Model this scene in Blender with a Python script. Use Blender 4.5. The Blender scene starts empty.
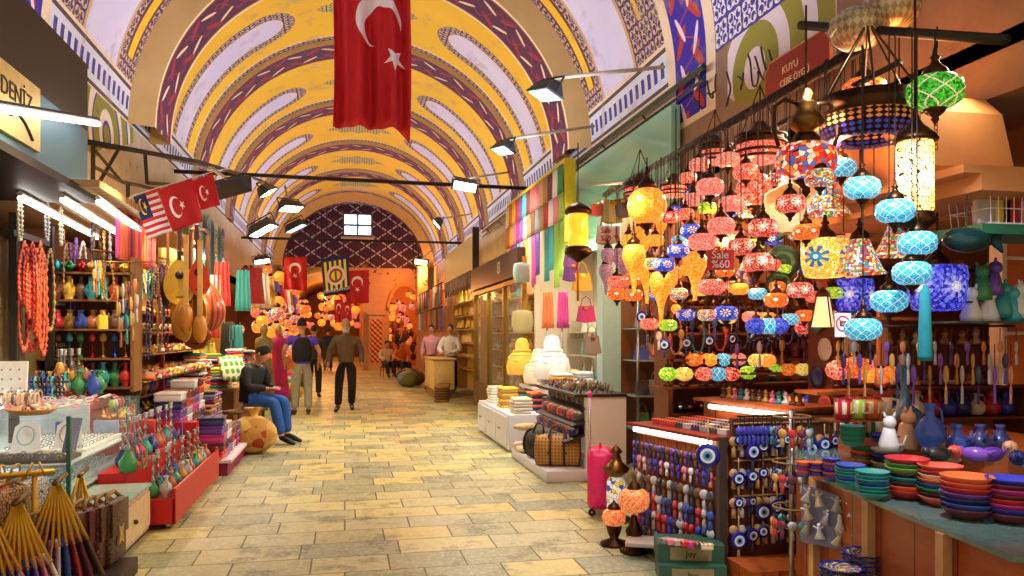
import bpy, math, random
from mathutils import Vector, Matrix
R_ = random.Random(7)
PI = math.pi
SC = bpy.context.scene
COL = SC.collection
sin, cos = math.sin, math.cos

# ------------------------------------------------------------------ camera maths (photo frame 1024 x 576)
FPX, YAW, CZ, HY = 780.0, math.radians(12.1), 1.5, 335.0
cy_, sy_ = cos(YAW), sin(YAW)
def ray(px, py):
    r = (px - 512) / FPX; u = (HY - py) / FPX
    return Vector((r * cy_ + sy_, cy_ - r * sy_, u))
def onX(px, py, X):
    v = ray(px, py); t = X / v.x; return Vector((X, v.y * t, CZ + v.z * t))
def onY(px, py, Y):
    v = ray(px, py); t = Y / v.y; return Vector((v.x * t, Y, CZ + v.z * t))
def onZ(px, py, Z):
    v = ray(px, py); t = (Z - CZ) / v.z; return Vector((v.x * t, v.y * t, Z))
def onD(px, py, D):
    v = ray(px, py); return Vector((v.x * D, v.y * D, CZ + v.z * D))

def lin(c):
    return tuple((x / 12.92 if x <= 0.04045 else ((x + 0.055) / 1.055) ** 2.4) for x in c)
def H(h):
    return lin(tuple(int(h[i:i + 2], 16) / 255 for i in (0, 2, 4)))

# ------------------------------------------------------------------ node expressions
class E:
    def __init__(s, T, k): s.T = T; s.k = k
    def _m(s, op, b=None, c=None):
        n = s.T.nodes.new('ShaderNodeMath'); n.operation = op
        for i, v in enumerate((s, b, c)):
            if v is None: continue
            if isinstance(v, E): s.T.links.new(v.k, n.inputs[i])
            else: n.inputs[i].default_value = v
        return E(s.T, n.outputs[0])
    def __add__(s, o): return s._m('ADD', o)
    def __radd__(s, o): return s._m('ADD', o)
    def __sub__(s, o): return s._m('SUBTRACT', o)
    def __rsub__(s, o): return (s * -1) + o
    def __mul__(s, o): return s._m('MULTIPLY', o)
    def __rmul__(s, o): return s._m('MULTIPLY', o)
    def __truediv__(s, o): return s._m('DIVIDE', o)
    def __lt__(s, o): return s._m('LESS_THAN', o)
    def __gt__(s, o): return s._m('GREATER_THAN', o)
    def abs(s): return s._m('ABSOLUTE')
    def sin(s): return s._m('SINE')
    def cos(s): return s._m('COSINE')
    def floor(s): return s._m('FLOOR')
    def fract(s): return s._m('FRACT')
    def sqrt(s): return s._m('SQRT')
    def mod(s, o): return s._m('FLOORED_MODULO', o)
    def pp(s, o): return s._m('PINGPONG', o)
    def mx(s, o): return s._m('MAXIMUM', o)
    def mn(s, o): return s._m('MINIMUM', o)
    def atan2(s, o): return s._m('ARCTAN2', o)
    def pw(s, o): return s._m('POWER', o)
def hyp(a, b): return (a * a + b * b).sqrt()
def band(x, a, b): return (x > a) * (x < b)

class Mat:
    """small wrapper round a node material"""
    def __init__(s, name):
        s.m = bpy.data.materials.new(name); s.m.use_nodes = True
        s.T = s.m.node_tree; s.b = s.T.nodes['Principled BSDF']
    def new(s, t): return s.T.nodes.new(t)
    def ln(s, a, b): s.T.links.new(a, b)
    def coord(s, kind='Object', sc=None):
        n = s.new('ShaderNodeTexCoord'); o = n.outputs[kind]
        if sc is not None:
            m = s.new('ShaderNodeMapping'); s.ln(o, m.inputs[0])
            m.inputs['Scale'].default_value = sc if isinstance(sc, tuple) else (sc,) * 3
            o = m.outputs[0]
        return o
    def sep(s, vec):
        n = s.new('ShaderNodeSeparateXYZ'); s.ln(vec, n.inputs[0])
        return [E(s.T, o) for o in n.outputs]
    def comb(s, x, y, z=0.0):
        n = s.new('ShaderNodeCombineXYZ')
        for i, v in enumerate((x, y, z)):
            if isinstance(v, E): s.ln(v.k, n.inputs[i])
            else: n.inputs[i].default_value = v
        return n.outputs[0]
    def noise(s, vec, scale=5, det=3, rough=.55):
        n = s.new('ShaderNodeTexNoise'); n.inputs['Scale'].default_value = scale
        n.inputs['Detail'].default_value = det; n.inputs['Roughness'].default_value = rough
        if vec is not None: s.ln(vec, n.inputs['Vector'])
        return E(s.T, n.outputs[0])
    def voro(s, vec, scale=5, feat='F1', out='Distance', dim='3D'):
        n = s.new('ShaderNodeTexVoronoi'); n.feature = feat; n.voronoi_dimensions = dim
        n.inputs['Scale'].default_value = scale
        if vec is not None: s.ln(vec, n.inputs['Vector'])
        return n.outputs[out] if out == 'Color' else E(s.T, n.outputs[out])
    def mix(s, f, a, b):
        n = s.new('ShaderNodeMix'); n.data_type = 'RGBA'
        for v, k in ((f, 0), (a, 6), (b, 7)):
            if isinstance(v, E): s.ln(v.k, n.inputs[k])
            elif isinstance(v, bpy.types.NodeSocket): s.ln(v, n.inputs[k])
            elif k == 0: n.inputs[0].default_value = v
            else: n.inputs[k].default_value = (*v[:3], 1)
        return n.outputs[2]
    def ramp(s, f, stops, interp='CONSTANT'):
        n = s.new('ShaderNodeValToRGB'); r = n.color_ramp; r.interpolation = interp
        s.ln(f.k if isinstance(f, E) else f, n.inputs[0])
        while len(r.elements) < len(stops): r.elements.new(0.5)
        for e, (p, c) in zip(r.elements, stops):
            e.position = p; e.color = (*c[:3], 1)
        return n.outputs[0]
    def oi(s, which='Color'):
        for n in s.T.nodes:
            if n.bl_idname == 'ShaderNodeObjectInfo': return n.outputs[which]
        return s.new('ShaderNodeObjectInfo').outputs[which]
    def bump(s, h, st=.3, dist=.01):
        n = s.new('ShaderNodeBump'); n.inputs['Strength'].default_value = st; n.inputs['Distance'].default_value = dist
        s.ln(h.k if isinstance(h, E) else h, n.inputs['Height']); s.ln(n.outputs[0], s.b.inputs['Normal'])
    def done(s, col=None, rough=.6, metal=0., emit=None, est=0., spec=None, alpha=None, trans=None, coat=None):
        b = s.b
        def put(key, v):
            if v is None: return
            if isinstance(v, E): s.ln(v.k, b.inputs[key])
            elif isinstance(v, bpy.types.NodeSocket): s.ln(v, b.inputs[key])
            elif isinstance(v, tuple): b.inputs[key].default_value = (*v[:3], 1)
            else: b.inputs[key].default_value = v
        put('Base Color', col); put('Roughness', rough); put('Metallic', metal)
        put('Emission Color', emit); put('Emission Strength', est); put('Specular IOR Level', spec)
        put('Alpha', alpha); put('Transmission Weight', trans); put('Coat Weight', coat)
        return s.m

_mc = {}
def plain(hexc, rough=.55, metal=0., var=.25, sc=14):
    """painted / cloth / plastic surface with a little uneven wear"""
    k = ('p', hexc, rough, metal, var)
    if k not in _mc:
        M = Mat('surface_' + hexc); c = H(hexc)
        n = M.noise(M.coord(), sc, 3)
        M_c = M.mix(n, tuple(x * (1 - var) for x in c), tuple(min(1, x * (1 + var)) for x in c))
        _mc[k] = M.done(M_c, rough, metal)
    return _mc[k]
def tint(rough=.5, metal=0., var=.2, name='tinted'):
    k = ('t', rough, metal, var)
    if k not in _mc:
        M = Mat(name); n = M.noise(M.coord(), 25, 2)
        c = M.mix(n * var, M.oi(), (1, 1, 1)) if metal < .5 else M.mix(n * var, M.oi(), (.02, .015, .01))
        _mc[k] = M.done(c, rough, metal)
    return _mc[k]
def glow(hexc, st, name=None):
    k = ('g', hexc, st)
    if k not in _mc:
        M = Mat(name or 'lamp_glow'); _mc[k] = M.done((.8, .8, .8), .5, 0, H(hexc), st)
    return _mc[k]
def metal(hexc='5a4630', rough=.35):
    return plain(hexc, rough, 1.0, .35, 30)

# ------------------------------------------------------------------ mesh builder
class MB:
    def __init__(s): s.v = []; s.f = []; s.mi = []; s.sm = []; s.uv = []; s.T = None; s.m = 0; s.has_uv = False
    def add(s, vs, fs, smooth=False, uvs=None):
        o = len(s.v)
        if s.T is not None: vs = [s.T @ Vector(p) for p in vs]
        s.v += [tuple(p) for p in vs]
        for i, f in enumerate(fs):
            s.f.append([o + k for k in f]); s.mi.append(s.m); s.sm.append(smooth)
            if uvs: s.uv.append([uvs[k] for k in f]) if not callable(uvs) else s.uv.append(uvs(i, f)); s.has_uv = True
            else: s.uv.append([(0, 0)] * len(f))
        if uvs: s.has_uv = True
        return s
    def box(s, c, d, rz=0, rx=0, ry=0):
        M = Matrix.Translation(c) @ Matrix.Rotation(rz, 4, 'Z') @ Matrix.Rotation(ry, 4, 'Y') @ Matrix.Rotation(rx, 4, 'X')
        a, b, e = d[0] / 2, d[1] / 2, d[2] / 2
        vs = [M @ Vector(p) for p in ((-a, -b, -e), (a, -b, -e), (a, b, -e), (-a, b, -e), (-a, -b, e), (a, -b, e), (a, b, e), (-a, b, e))]
        fs = [(0, 3, 2, 1), (4, 5, 6, 7), (0, 1, 5, 4), (1, 2, 6, 5), (2, 3, 7, 6), (3, 0, 4, 7)]
        q = [(0, 0), (1, 0), (1, 1), (0, 1)]
        return s.add(vs, fs, False, lambda i, f: q)
    def bb(s, x0, x1, y0, y1, z0, z1): return s.box(((x0 + x1) / 2, (y0 + y1) / 2, (z0 + z1) / 2), (abs(x1 - x0), abs(y1 - y0), abs(z1 - z0)))
    def rbox(s, c, d, r=.02, rz=0, rx=0, ry=0, n=2):
        """box with rounded vertical edges and softened rims"""
        M = Matrix.Translation(c) @ Matrix.Rotation(rz, 4, 'Z') @ Matrix.Rotation(ry, 4, 'Y') @ Matrix.Rotation(rx, 4, 'X')
        a, b, e = d[0] / 2, d[1] / 2, d[2] / 2; r = min(r, a * .95, b * .95, e * .95)
        def ring(ins, z):
            o = []
            for cx, cy, a0 in ((a - r, b - r, 0), (-a + r, b - r, PI / 2), (-a + r, -b + r, PI), (a - r, -b + r, 1.5 * PI)):
                for k in range(n + 1):
                    t = a0 + k / n * PI / 2; rr = r - ins
                    o.append(M @ Vector((cx + rr * cos(t), cy + rr * sin(t), z)))
            return o
        rings = [ring(r * .98, -e), ring(r * .3, -e + r * .3), ring(0, -e + r), ring(0, e - r), ring(r * .3, e - r * .3), ring(r * .98, e)]
        m = len(rings[0]); vs = sum(rings, []); fs = []
        for i in range(5):
            for j in range(m): fs.append((i * m + j, i * m + (j + 1) % m, (i + 1) * m + (j + 1) % m, (i + 1) * m + j))
        fs.append(tuple(reversed(range(m)))); fs.append(tuple(range(5 * m, 6 * m)))
        return s.add(vs, fs, True)
    def lathe(s, prof, seg=16, c=(0, 0, 0), sx=1, sy=1, rot=None, smooth=True, flute=None):
        M = Matrix.Translation(c)
        if rot is not None: M = M @ rot
        n = len(prof); vs = []; uv = []
        L = [0]
        for i in range(1, n): L.append(L[-1] + math.dist(prof[i], prof[i - 1]))
        for j in range(seg + 1):
            t = 2 * PI * j / seg
            for i, (r, z) in enumerate(prof):
                k = 1 + (flute[1] * cos(flute[0] * t) if flute else 0)
                vs.append(M @ Vector((r * k * cos(t) * sx, r * k * sin(t) * sy, z))); uv.append((j / seg, L[i] / (L[-1] or 1)))
        fs = []
        for j in range(seg):
            for i in range(n - 1):
                a = j * n + i; fs.append((a, a + n, a + n + 1, a + 1))
        return s.add(vs, fs, smooth, uv)
    def ball(s, c, r, seg=12, rings=7, sx=1, sy=1, sz=1, rot=None):
        pr = [(max(r * sin(PI * i / rings), 1e-5), -r * cos(PI * i / rings) * sz) for i in range(rings + 1)]
        return s.lathe(pr, seg, c, sx, sy, rot)
    def tube(s, pts, r, seg=6, caps=True, closed=False):
        P = [Vector(p) for p in pts]; n = len(P); vs = []
        rs = r if isinstance(r, (list, tuple)) else [r] * n
        up = Vector((0, 0, 1)); prev = None
        for i in range(n):
            if closed: d = P[(i + 1) % n] - P[i - 1]
            else: d = P[min(i + 1, n - 1)] - P[max(i - 1, 0)]
            d = d.normalized() if d.length > 1e-9 else Vector((0, 0, 1))
            if prev is None: a = d.cross(up) if abs(d.z) < .95 else d.cross(Vector((1, 0, 0)))
            else: a = prev - d * prev.dot(d)
            if a.length < 1e-6: a = d.orthogonal()
            a.normalize(); b = d.cross(a); prev = a
            for j in range(seg):
                t = 2 * PI * j / seg; vs.append(P[i] + (a * cos(t) + b * sin(t)) * rs[i])
        fs = []
        for i in range(n if closed else n - 1):
            for j in range(seg):
                i2 = (i + 1) % n; fs.append((i * seg + j, i * seg + (j + 1) % seg, i2 * seg + (j + 1) % seg, i2 * seg + j))
        if caps and not closed:
            fs.append(tuple(reversed(range(seg)))); fs.append(tuple(range((n - 1) * seg, n * seg)))
        return s.add(vs, fs, seg > 4)
    def ring(s, c, R, r, seg=20, ts=6, rot=None, sx=1, sy=1):
        M = Matrix.Translation(c) @ (rot if rot is not None else Matrix())
        return s.tube([M @ Vector((R * cos(2 * PI * i / seg) * sx, R * sin(2 * PI * i / seg) * sy, 0)) for i in range(seg)], r, ts, False, True)
    def prism(s, poly, z0, z1, M=None, smooth=False):
        """2D outline extruded along local z"""
        M = M or Matrix(); n = len(poly)
        ar = sum(poly[i][0] * poly[(i + 1) % n][1] - poly[(i + 1) % n][0] * poly[i][1] for i in range(n))
        if ar < 0: poly = poly[::-1]
        vs = [M @ Vector((x, y, z0)) for x, y in poly] + [M @ Vector((x, y, z1)) for x, y in poly]
        fs = [tuple(reversed(range(n))), tuple(range(n, 2 * n))] + [(i, (i + 1) % n, n + (i + 1) % n, n + i) for i in range(n)]
        xs = [p[0] for p in poly]; ys = [p[1] for p in poly]; wx = max(xs) - min(xs) or 1; wy = max(ys) - min(ys) or 1
        uv = [((x - min(xs)) / wx, (y - min(ys)) / wy) for x, y in poly] * 2
        return s.add(vs, fs, smooth, uv)
    def sheet(s, fn, nu, nv, th=0., smooth=True):
        """surface patch P(u,v); with th it becomes a closed thin slab"""
        P = [[Vector(fn(i / nu, j / nv)) for j in range(nv + 1)] for i in range(nu + 1)]
        vs = [P[i][j] for i in range(nu + 1) for j in range(nv + 1)]; uv = [(i / nu, j / nv) for i in range(nu + 1) for j in range(nv + 1)]
        W = nv + 1
        fs = [(i * W + j, (i + 1) * W + j, (i + 1) * W + j + 1, i * W + j + 1) for i in range(nu) for j in range(nv)]
        if th:
            N = []
            for i in range(nu + 1):
                for j in range(nv + 1):
                    du = P[min(i + 1, nu)][j] - P[max(i - 1, 0)][j]; dv = P[i][min(j + 1, nv)] - P[i][max(j - 1, 0)]
                    c = du.cross(dv); N.append(c.normalized() if c.length > 1e-12 else Vector((0, 0, 1)))
            o = len(vs); vs = vs + [p - n * th for p, n in zip(vs, N)]; uv = uv * 2
            fs2 = [tuple(o + k for k in reversed(f)) for f in fs]
            rim = [i * W for i in range(nu + 1)] + [nu * W + j for j in range(1, nv + 1)] + [i * W + nv for i in range(nu - 1, -1, -1)] + [j for j in range(nv - 1, 0, -1)]
            fs3 = [(rim[(k + 1) % len(rim)], rim[k], o + rim[k], o + rim[(k + 1) % len(rim)]) for k in range(len(rim))]
            fs = fs + fs2 + fs3
        return s.add(vs, fs, smooth, uv)
    def obj(s, name, mats, parent=None, loc=None, rz=0, smooth_angle=True):
        me = bpy.data.meshes.new(name); me.from_pydata(s.v, [], s.f)
        if not isinstance(mats, (list, tuple)): mats = [mats]
        for m in mats: me.materials.append(m)
        if s.has_uv:
            l = me.uv_layers.new(name='UVMap')
            flat = [c for f in s.uv for p in f for c in p]; l.data.foreach_set('uv', flat)
        me.polygons.foreach_set('material_index', s.mi); me.polygons.foreach_set('use_smooth', s.sm)
        me.update()
        o = bpy.data.objects.new(name, me); COL.objects.link(o)
        if parent is not None: o.parent = parent; KIDS.setdefault(parent, []).append(o)
        if loc is not None: o.location = loc
        if rz: o.rotation_euler = (0, 0, rz)
        return o
KIDS = {}
def tag(o, label, cat, group=None, kind=None):
    if label: o['label'] = label
    if cat: o['category'] = cat
    if group: o['group'] = group
    if kind: o['kind'] = kind
    return o
def thing(name, label, cat, loc=(0, 0, 0), rz=0, group=None):
    o = bpy.data.objects.new(name, None); COL.objects.link(o); o.empty_display_size = .05
    o.location = loc; o.rotation_euler = (0, 0, rz); return tag(o, label, cat, group)
def struct(o, kind='structure'):
    o['kind'] = kind; return o
def dup(root, loc=None, rz=None, label=None, group=None, color=None, sc=None, rot=None, _p=None):
    c = root.copy(); COL.objects.link(c)
    if _p is not None: c.parent = _p; KIDS.setdefault(_p, []).append(c)
    if loc is not None: c.location = loc
    if rot is not None: c.rotation_euler = rot
    elif rz is not None: c.rotation_euler = (c.rotation_euler[0], c.rotation_euler[1], rz)
    if sc is not None: c.scale = sc if isinstance(sc, (tuple, list)) else (sc,) * 3
    if label: c['label'] = label
    if group: c['group'] = group
    if color is not None: c.color = (*color[:3], 1)
    for k in KIDS.get(root, []): dup(k, color=color, _p=c)
    return c
class Proto:
    """the first placement moves the built thing itself, later ones copy it with its parts"""
    def __init__(s, build): s.b = build; s.o = None; s.u = False
    def put(s, loc, rz=0, label=None, group=None, color=None, sc=None, rot=None):
        if s.o is None: s.o = s.b()
        if not s.u:
            s.u = True; o = s.o; o.location = loc
            o.rotation_euler = rot if rot is not None else (0, 0, rz)
            if sc is not None: o.scale = sc if isinstance(sc, (tuple, list)) else (sc,) * 3
            if label: o['label'] = label
            if group: o['group'] = group
            if color is not None:
                for q in [o] + alld(o): q.color = (*color[:3], 1)
            return o
        return dup(s.o, loc, rz, label, group, color, sc, rot)
def alld(o):
    r = []
    for k in KIDS.get(o, []): r.append(k); r += alld(k)
    return r
def text(body, size, mat, parent, loc, rot, name='lettering', ext=.002, align='CENTER'):
    cu = bpy.data.curves.new(name, 'FONT'); cu.body = body; cu.size = size; cu.extrude = ext; cu.resolution_u = 3
    cu.align_x = align; cu.align_y = 'CENTER'
    tmp = bpy.data.objects.new(name, cu); me = bpy.data.meshes.new_from_object(tmp); bpy.data.objects.remove(tmp)
    me.materials.clear(); me.materials.append(mat)
    o = bpy.data.objects.new(name, me); COL.objects.link(o)
    if parent is not None: o.parent = parent; KIDS.setdefault(parent, []).append(o)
    o.location = loc; o.rotation_euler = rot; return o
ORD = 'first second third fourth fifth sixth seventh eighth ninth tenth eleventh twelfth thirteenth fourteenth fifteenth sixteenth seventeenth eighteenth nineteenth twentieth'.split()
def nth(i):
    return ORD[i] if i < 20 else ['twenty', 'thirty', 'forty', 'fifty'][min(3, (i + 1) // 10 - 2)] + ('-' + ORD[(i + 1) % 10 - 1] if (i + 1) % 10 else '')
def jit(a): return R_.uniform(-a, a)
# ================================================================== kinds of goods
BRASS = metal('7a5a30', .35); BRONZE = metal('4a3220', .4); STEEL = metal('a8a8a8', .3); COPPER = metal('a05a30', .3); GOLD = metal('d8a030', .3)
WOODR = plain('7a3f1e', .5); WOODO = plain('b5652c', .5); WOODL = plain('cfa56a', .5); WHITEP = plain('e6e4ea', .45, 0, .06); REDP = plain('c01a1c', .45); CORD = plain('2a2018', .7)
TINT = tint(.25, 0, .05, 'glazed_or_cloth_tint'); TINTR = tint(.8, 0, .08, 'soft_cloth_tint'); TMET = tint(.3, 1.0, .5, 'coloured_metal')
def mosaic(name, cols, est=1.6, sc=38, line='1c0e08', lw=.03, flower=None, lattice=None):
    M = Mat(name); co = M.coord('Object')
    vc = M.voro(co, sc, out='Color'); f = M.sep(vc)[0]
    n = len(cols); c = M.ramp(f, [(i / n, H(h)) for i, h in enumerate(cols)])
    x, y, z = M.sep(co); a = y.atan2(x)
    if flower:       # rosettes round the glass: centre, petals, ring
        k, fc, pc, zs = flower
        da = (a * (k / (2 * PI))).fract() - .5; dz = z * zs; r = hyp(da * 2, dz)
        c = M.mix(r < .75, c, M.mix(((dz.atan2(da * 2) * 8).cos()) > 0, H(pc), c)); c = M.mix(r < .35, c, H(fc)); c = M.mix(r < .15, c, (1, 1, .9))
    if lattice:
        k, lc, zs = lattice
        d = ((a * k + z * zs).sin()).abs().mn(((a * k - z * zs).sin()).abs())
        c = M.mix(d < .16, c, H(lc))
    e = M.voro(co, sc, 'DISTANCE_TO_EDGE')
    c = M.mix(e < lw, c, H(line))
    return M.done(c, .2, 0, c, est * .55, spec=.6)
MOS = dict(
    red=mosaic('red_mosaic_glass', ['ff5a3c', 'ff8a6a', 'd81e1e', 'ff6a50', 'ffb0a0'], 1.0, 120),
    rose=mosaic('pink_mosaic_glass', ['ff9484', 'ff7a6c', 'ffb8a4', 'f06058'], 1.05, 130),
    flower=mosaic('red_flower_mosaic_glass', ['e83020', 'ffd0a0', 'f2903a', 'd02030', 'ffe8d0', '5070c0', 'e84a28'], .95, 60),
    redwhite=mosaic('red_white_flower_glass', ['e02828', 'ff6a50', 'b81828', 'ffb090'], .95, 110, flower=(6, 'f8e0d0', 'ffd8c0', 22)),
    green=mosaic('green_mosaic_glass', ['2fae28', '5fdc3c', '187a20', '3cc83a'], .9, 110, lattice=(3, 'e8dca8', 46)),
    blue=mosaic('turquoise_mosaic_glass', ['3ab4dc', '58cdf0', '1d86c0', '48b8e0'], .95, 150, '0e4a70', .03, lattice=(5, 'c8f4ff', 70)),
    eye=mosaic('blue_eye_mosaic_glass', ['3a50d8', '5870f0', '2438b0'], .8, 130, flower=(5, 'e84a3a', 'f2f4ff', 22)),
    amber=mosaic('amber_crackle_glass', ['ff8c28', 'f47814', 'ff9e40'], 1.5, 90, 'd87a20', .02),
    lime=mosaic('lime_mosaic_glass', ['a8e030', 'd8f060', '7ac820'], 1.0, 130, flower=(4, 'f0ffc0', '50a010', 30)),
    yellow=mosaic('yellow_mosaic_glass', ['ffd25a', 'ffe88a', 'f8b83a'], 1.1, 90, flower=(4, '2a9cc8', '3a70a8', 16)),
    orange=mosaic('orange_mosaic_glass', ['ff7a2a', 'ff9848', 'f05a18'], 1.0, 110, flower=(5, 'ffe8c0', 'd83a18', 24)),
    multi=mosaic('multicolour_mosaic_glass', ['f8a030', 'e84a30', '3a8ad0', 'f8e080', '4ab060', 'd03050', 'ffffff'], .9, 75),
    cobalt=mosaic('cobalt_mosaic_glass', ['3840e0', '5a60ff', '2028b0', '7a80ff'], .9, 90, flower=(5, 'c8d0ff', 'a0a8ff', 18)),
    lilac=mosaic('lilac_glass', ['b890a8', 'c8a0b0', '9a7890'], .35, 100),
)
def globe_mesh(prof_kind='globe', n=18):
    P_ = dict(globe=[(.035, .062), (.07, .055), (.095, .035), (.102, .0), (.095, -.035), (.07, -.055), (.035, -.066)],
              ball=[(.03, .092), (.065, .078), (.09, .045), (.1, 0), (.09, -.045), (.065, -.078), (.03, -.092)],
              drop=[(.03, .09), (.062, .075), (.08, .04), (.082, .0), (.065, -.05), (.038, -.1), (.022, -.15), (.014, -.22), (.012, -.25)],
              bell=[(.03, .1), (.045, .09), (.06, .05), (.08, 0), (.11, -.06), (.125, -.08), (.12, -.078)],
              drum=[(.06, .085), (.1, .08), (.105, .04), (.1, -.03), (.085, -.08), (.07, -.085)],
              wide=[(.05, .06), (.1, .05), (.125, .02), (.12, -.02), (.1, -.06), (.095, -.065)],
              cyl=[(.06, .15), (.068, .14), (.068, -.14), (.06, -.15)])
    return P_[prof_kind]
CAPP = [(.002, .17), (.008, .165), (.01, .14), (.02, .13), (.012, .12), (.02, .105), (.042, .085), (.05, .062), (.046, .055), (.03, .055)]
def lamp_builder(scheme, shape='globe'):
    def b():
        pr = globe_mesh(shape); t = thing('hanging_lamp', 'x', 'lamp')
        top = pr[0][1]; bot = pr[-1][1]
        gs = MB().lathe(pr, 18).obj('glass_shade', MOS[scheme], t)
        MB().lathe([(r, z + top - .062) for r, z in CAPP], 14).obj('cap', BRONZE, t)
        if shape not in ('drop', 'bell', 'drum', 'wide'):
            MB().lathe([(.03, bot + .01), (.042, bot), (.03, bot - .015), (.012, bot - .03), (.016, bot - .04), (.004, bot - .055), (.001, bot - .06)], 12).obj('finial', BRONZE, gs)
        if shape in ('globe', 'wide', 'ball'): pass
        MB().tube([(0, 0, 0), (0, 0, 1)], .004, 5).obj('cord', CORD, t, (0, 0, top + .1))
        return t
    return Proto(b)
LP = {}
def lamp(px, py, wpx, dia, scheme, label, shape='globe', rodz=None, group=None, clen=.5, D=None):
    key = (scheme, shape)
    if key not in LP: LP[key] = lamp_builder(scheme, shape)
    base = {'globe': .204, 'ball': .2, 'drop': .164, 'bell': .25, 'drum': .21, 'wide': .25, 'cyl': .136}[shape]
    d = D or FPX * dia / wpx; p = onD(px, py, d); sc = dia / base
    o = LP[key].put(p, jit(3), label, group, None, sc)
    for k in KIDS[o]:
        if k.name.startswith('cord'): k.scale = (1, 1, max(.05, ((rodz or p.z + clen) - p.z) / sc - .15))
    return o
def p_bowl():
    return MB().lathe([(.0, .004), (.035, .004), (.04, 0), (.05, 0), (.075, .018), (.098, .042), (.1, .046), (.096, .046), (.072, .024), (.04, .01), (0, .008)], 24).obj('bowl', TINT)
def p_plate():
    return MB().lathe([(.0, 0), (.06, 0), (.1, .014), (.1, .018), (.06, .006), (0, .005)], 24).obj('plate', TINT)
def p_flowerplate():
    return MB().lathe([(.0, 0), (.06, 0), (.105, .02), (.105, .025), (.06, .007), (0, .005)], 60, flute=(10, .06)).obj('scalloped_plate', FLOW)
M = Mat('painted_flower_plate'); x, y, z = M.sep(M.coord('Object')); a = y.atan2(x); r = hyp(x, y)
c = M.ramp((a * (10 / (2 * PI))).fract() * .5 + (r * 40).fract() * .5, [(0, H('d03a4a')), (.25, H('f0c8a0')), (.4, H('3a9a5a')), (.6, H('3848b0')), (.8, H('e87a3a'))])
c = M.mix(r > .088, c, H('28308a')); c = M.mix(r < .02, c, H('f0d060')); FLOW = M.done(c, .25)
def p_vase():
    t = thing('vase', 'x', 'vase'); MB().lathe([(0, 0), (.045, 0), (.05, .01), (.04, .02), (.075, .07), (.085, .11), (.06, .17), (.025, .21), (.022, .25), (.035, .275), (.032, .28), (.018, .25)], 18).obj('body', TINT, t)
    MB().tube([(.03, 0, .26), (.075, 0, .24), (.085, 0, .18), (.07, 0, .14)], .007, 5).obj('handle', TINT, t); return t
def p_jug():
    t = thing('jug', 'x', 'jug'); MB().lathe([(0, 0), (.06, 0), (.085, .04), (.09, .09), (.06, .14), (.035, .16), (.03, .2), (.045, .23), (.04, .23), (.02, .2)], 18).obj('body', TINT, t)
    MB().tube([(.035, 0, .21), (.09, 0, .2), (.105, 0, .14), (.085, 0, .09)], .009, 6).obj('handle', TINT, t)
    MB().tube([(-.07, 0, .09), (-.11, 0, .13), (-.12, 0, .19)], [.018, .012, .008], 6).obj('spout', TINT, t); return t
def p_teapot():
    t = thing('teapot', 'x', 'teapot'); MB().lathe([(0, 0), (.045, 0), (.08, .03), (.085, .065), (.06, .1), (.035, .11)], 16).obj('body', TMET, t)
    MB().lathe([(.04, .108), (.03, .125), (.008, .135), (.012, .148), (0, .155)], 12).obj('lid', TMET, t)
    MB().tube([(.07, 0, .09), (.12, 0, .1), (.125, 0, .05), (.075, 0, .03)], .007, 5).obj('handle', TMET, t)
    MB().tube([(-.07, 0, .05), (-.11, 0, .08), (-.135, 0, .125)], [.018, .011, .007], 6).obj('spout', TMET, t); return t
def p_candle():
    t = thing('candlestick', 'x', 'candlestick'); MB().lathe([(0, 0), (.05, 0), (.045, .015), (.015, .03), (.01, .08), (.022, .1), (.01, .12), (.01, .17), (.03, .19), (.03, .2), (0, .2)], 14).obj('stem', TMET, t)
    MB().lathe([(.03, .19), (.04, .22), (.025, .27), (.012, .28)], 12).obj('cup', TINT, t); return t
def p_hookah():
    t = thing('water_pipe', 'x', 'water pipe'); MB().lathe([(0, 0), (.06, 0), (.085, .04), (.08, .1), (.04, .16), (.028, .2), (.03, .22)], 16).obj('glass_vase', TINT, t)
    MB().lathe([(.03, .2), (.035, .22), (.012, .25), (.012, .32), (.03, .34), (.012, .36), (.01, .44), (.04, .46), (.02, .475), (.03, .52), (.026, .53), (0, .53)], 14).obj('stem', STEEL, t)
    MB().tube([(.02, 0, .24), (.09, .02, .3), (.16, .0, .2), (.14, -.06, .06), (.08, -.12, .03), (.06, -.16, .16)], .009, 6).obj('hose', TINTR, t); return t
def p_mug():
    t = thing('mug', 'x', 'mug'); MB().lathe([(0, 0), (.036, 0), (.042, .1), (.039, .1), (.033, .008), (0, .008)], 16).obj('cup', MUG, t)
    MB().tube([(.04, 0, .08), (.07, 0, .075), (.068, 0, .03), (.038, 0, .025)], .006, 5).obj('handle', MUG, t); return t
M = Mat('painted_mug'); x, y, z = M.sep(M.coord('Object')); a = y.atan2(x)
c = M.mix(band((z * 10).fract(), .25, .8) * ((a * 6).cos() > 0), M.oi(), H('e8d8b8')); MUG = M.done(M.mix(z > .09, c, H('8a1a1a')), .3)
def p_figure():
    t = thing('figurine', 'x', 'figurine'); mb = MB(); mb.lathe([(0, 0), (.045, 0), (.05, .03), (.035, .08), (.028, .11), (.012, .12)], 14).ball((0, -.01, .14), .033, 12, 7)
    mb.obj('body', TINT, t)
    for sx in (-1, 1): MB().tube([(sx * .018, -.01, .165), (sx * .026, -.01, .19)], [.01, .003], 5).obj('ear', TINT, t)
    MB().tube([(.04, .02, .02), (.07, .0, .03), (.075, -.02, .08)], [.009, .007, .004], 5).obj('tail', TINT, t)
    return t
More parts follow.
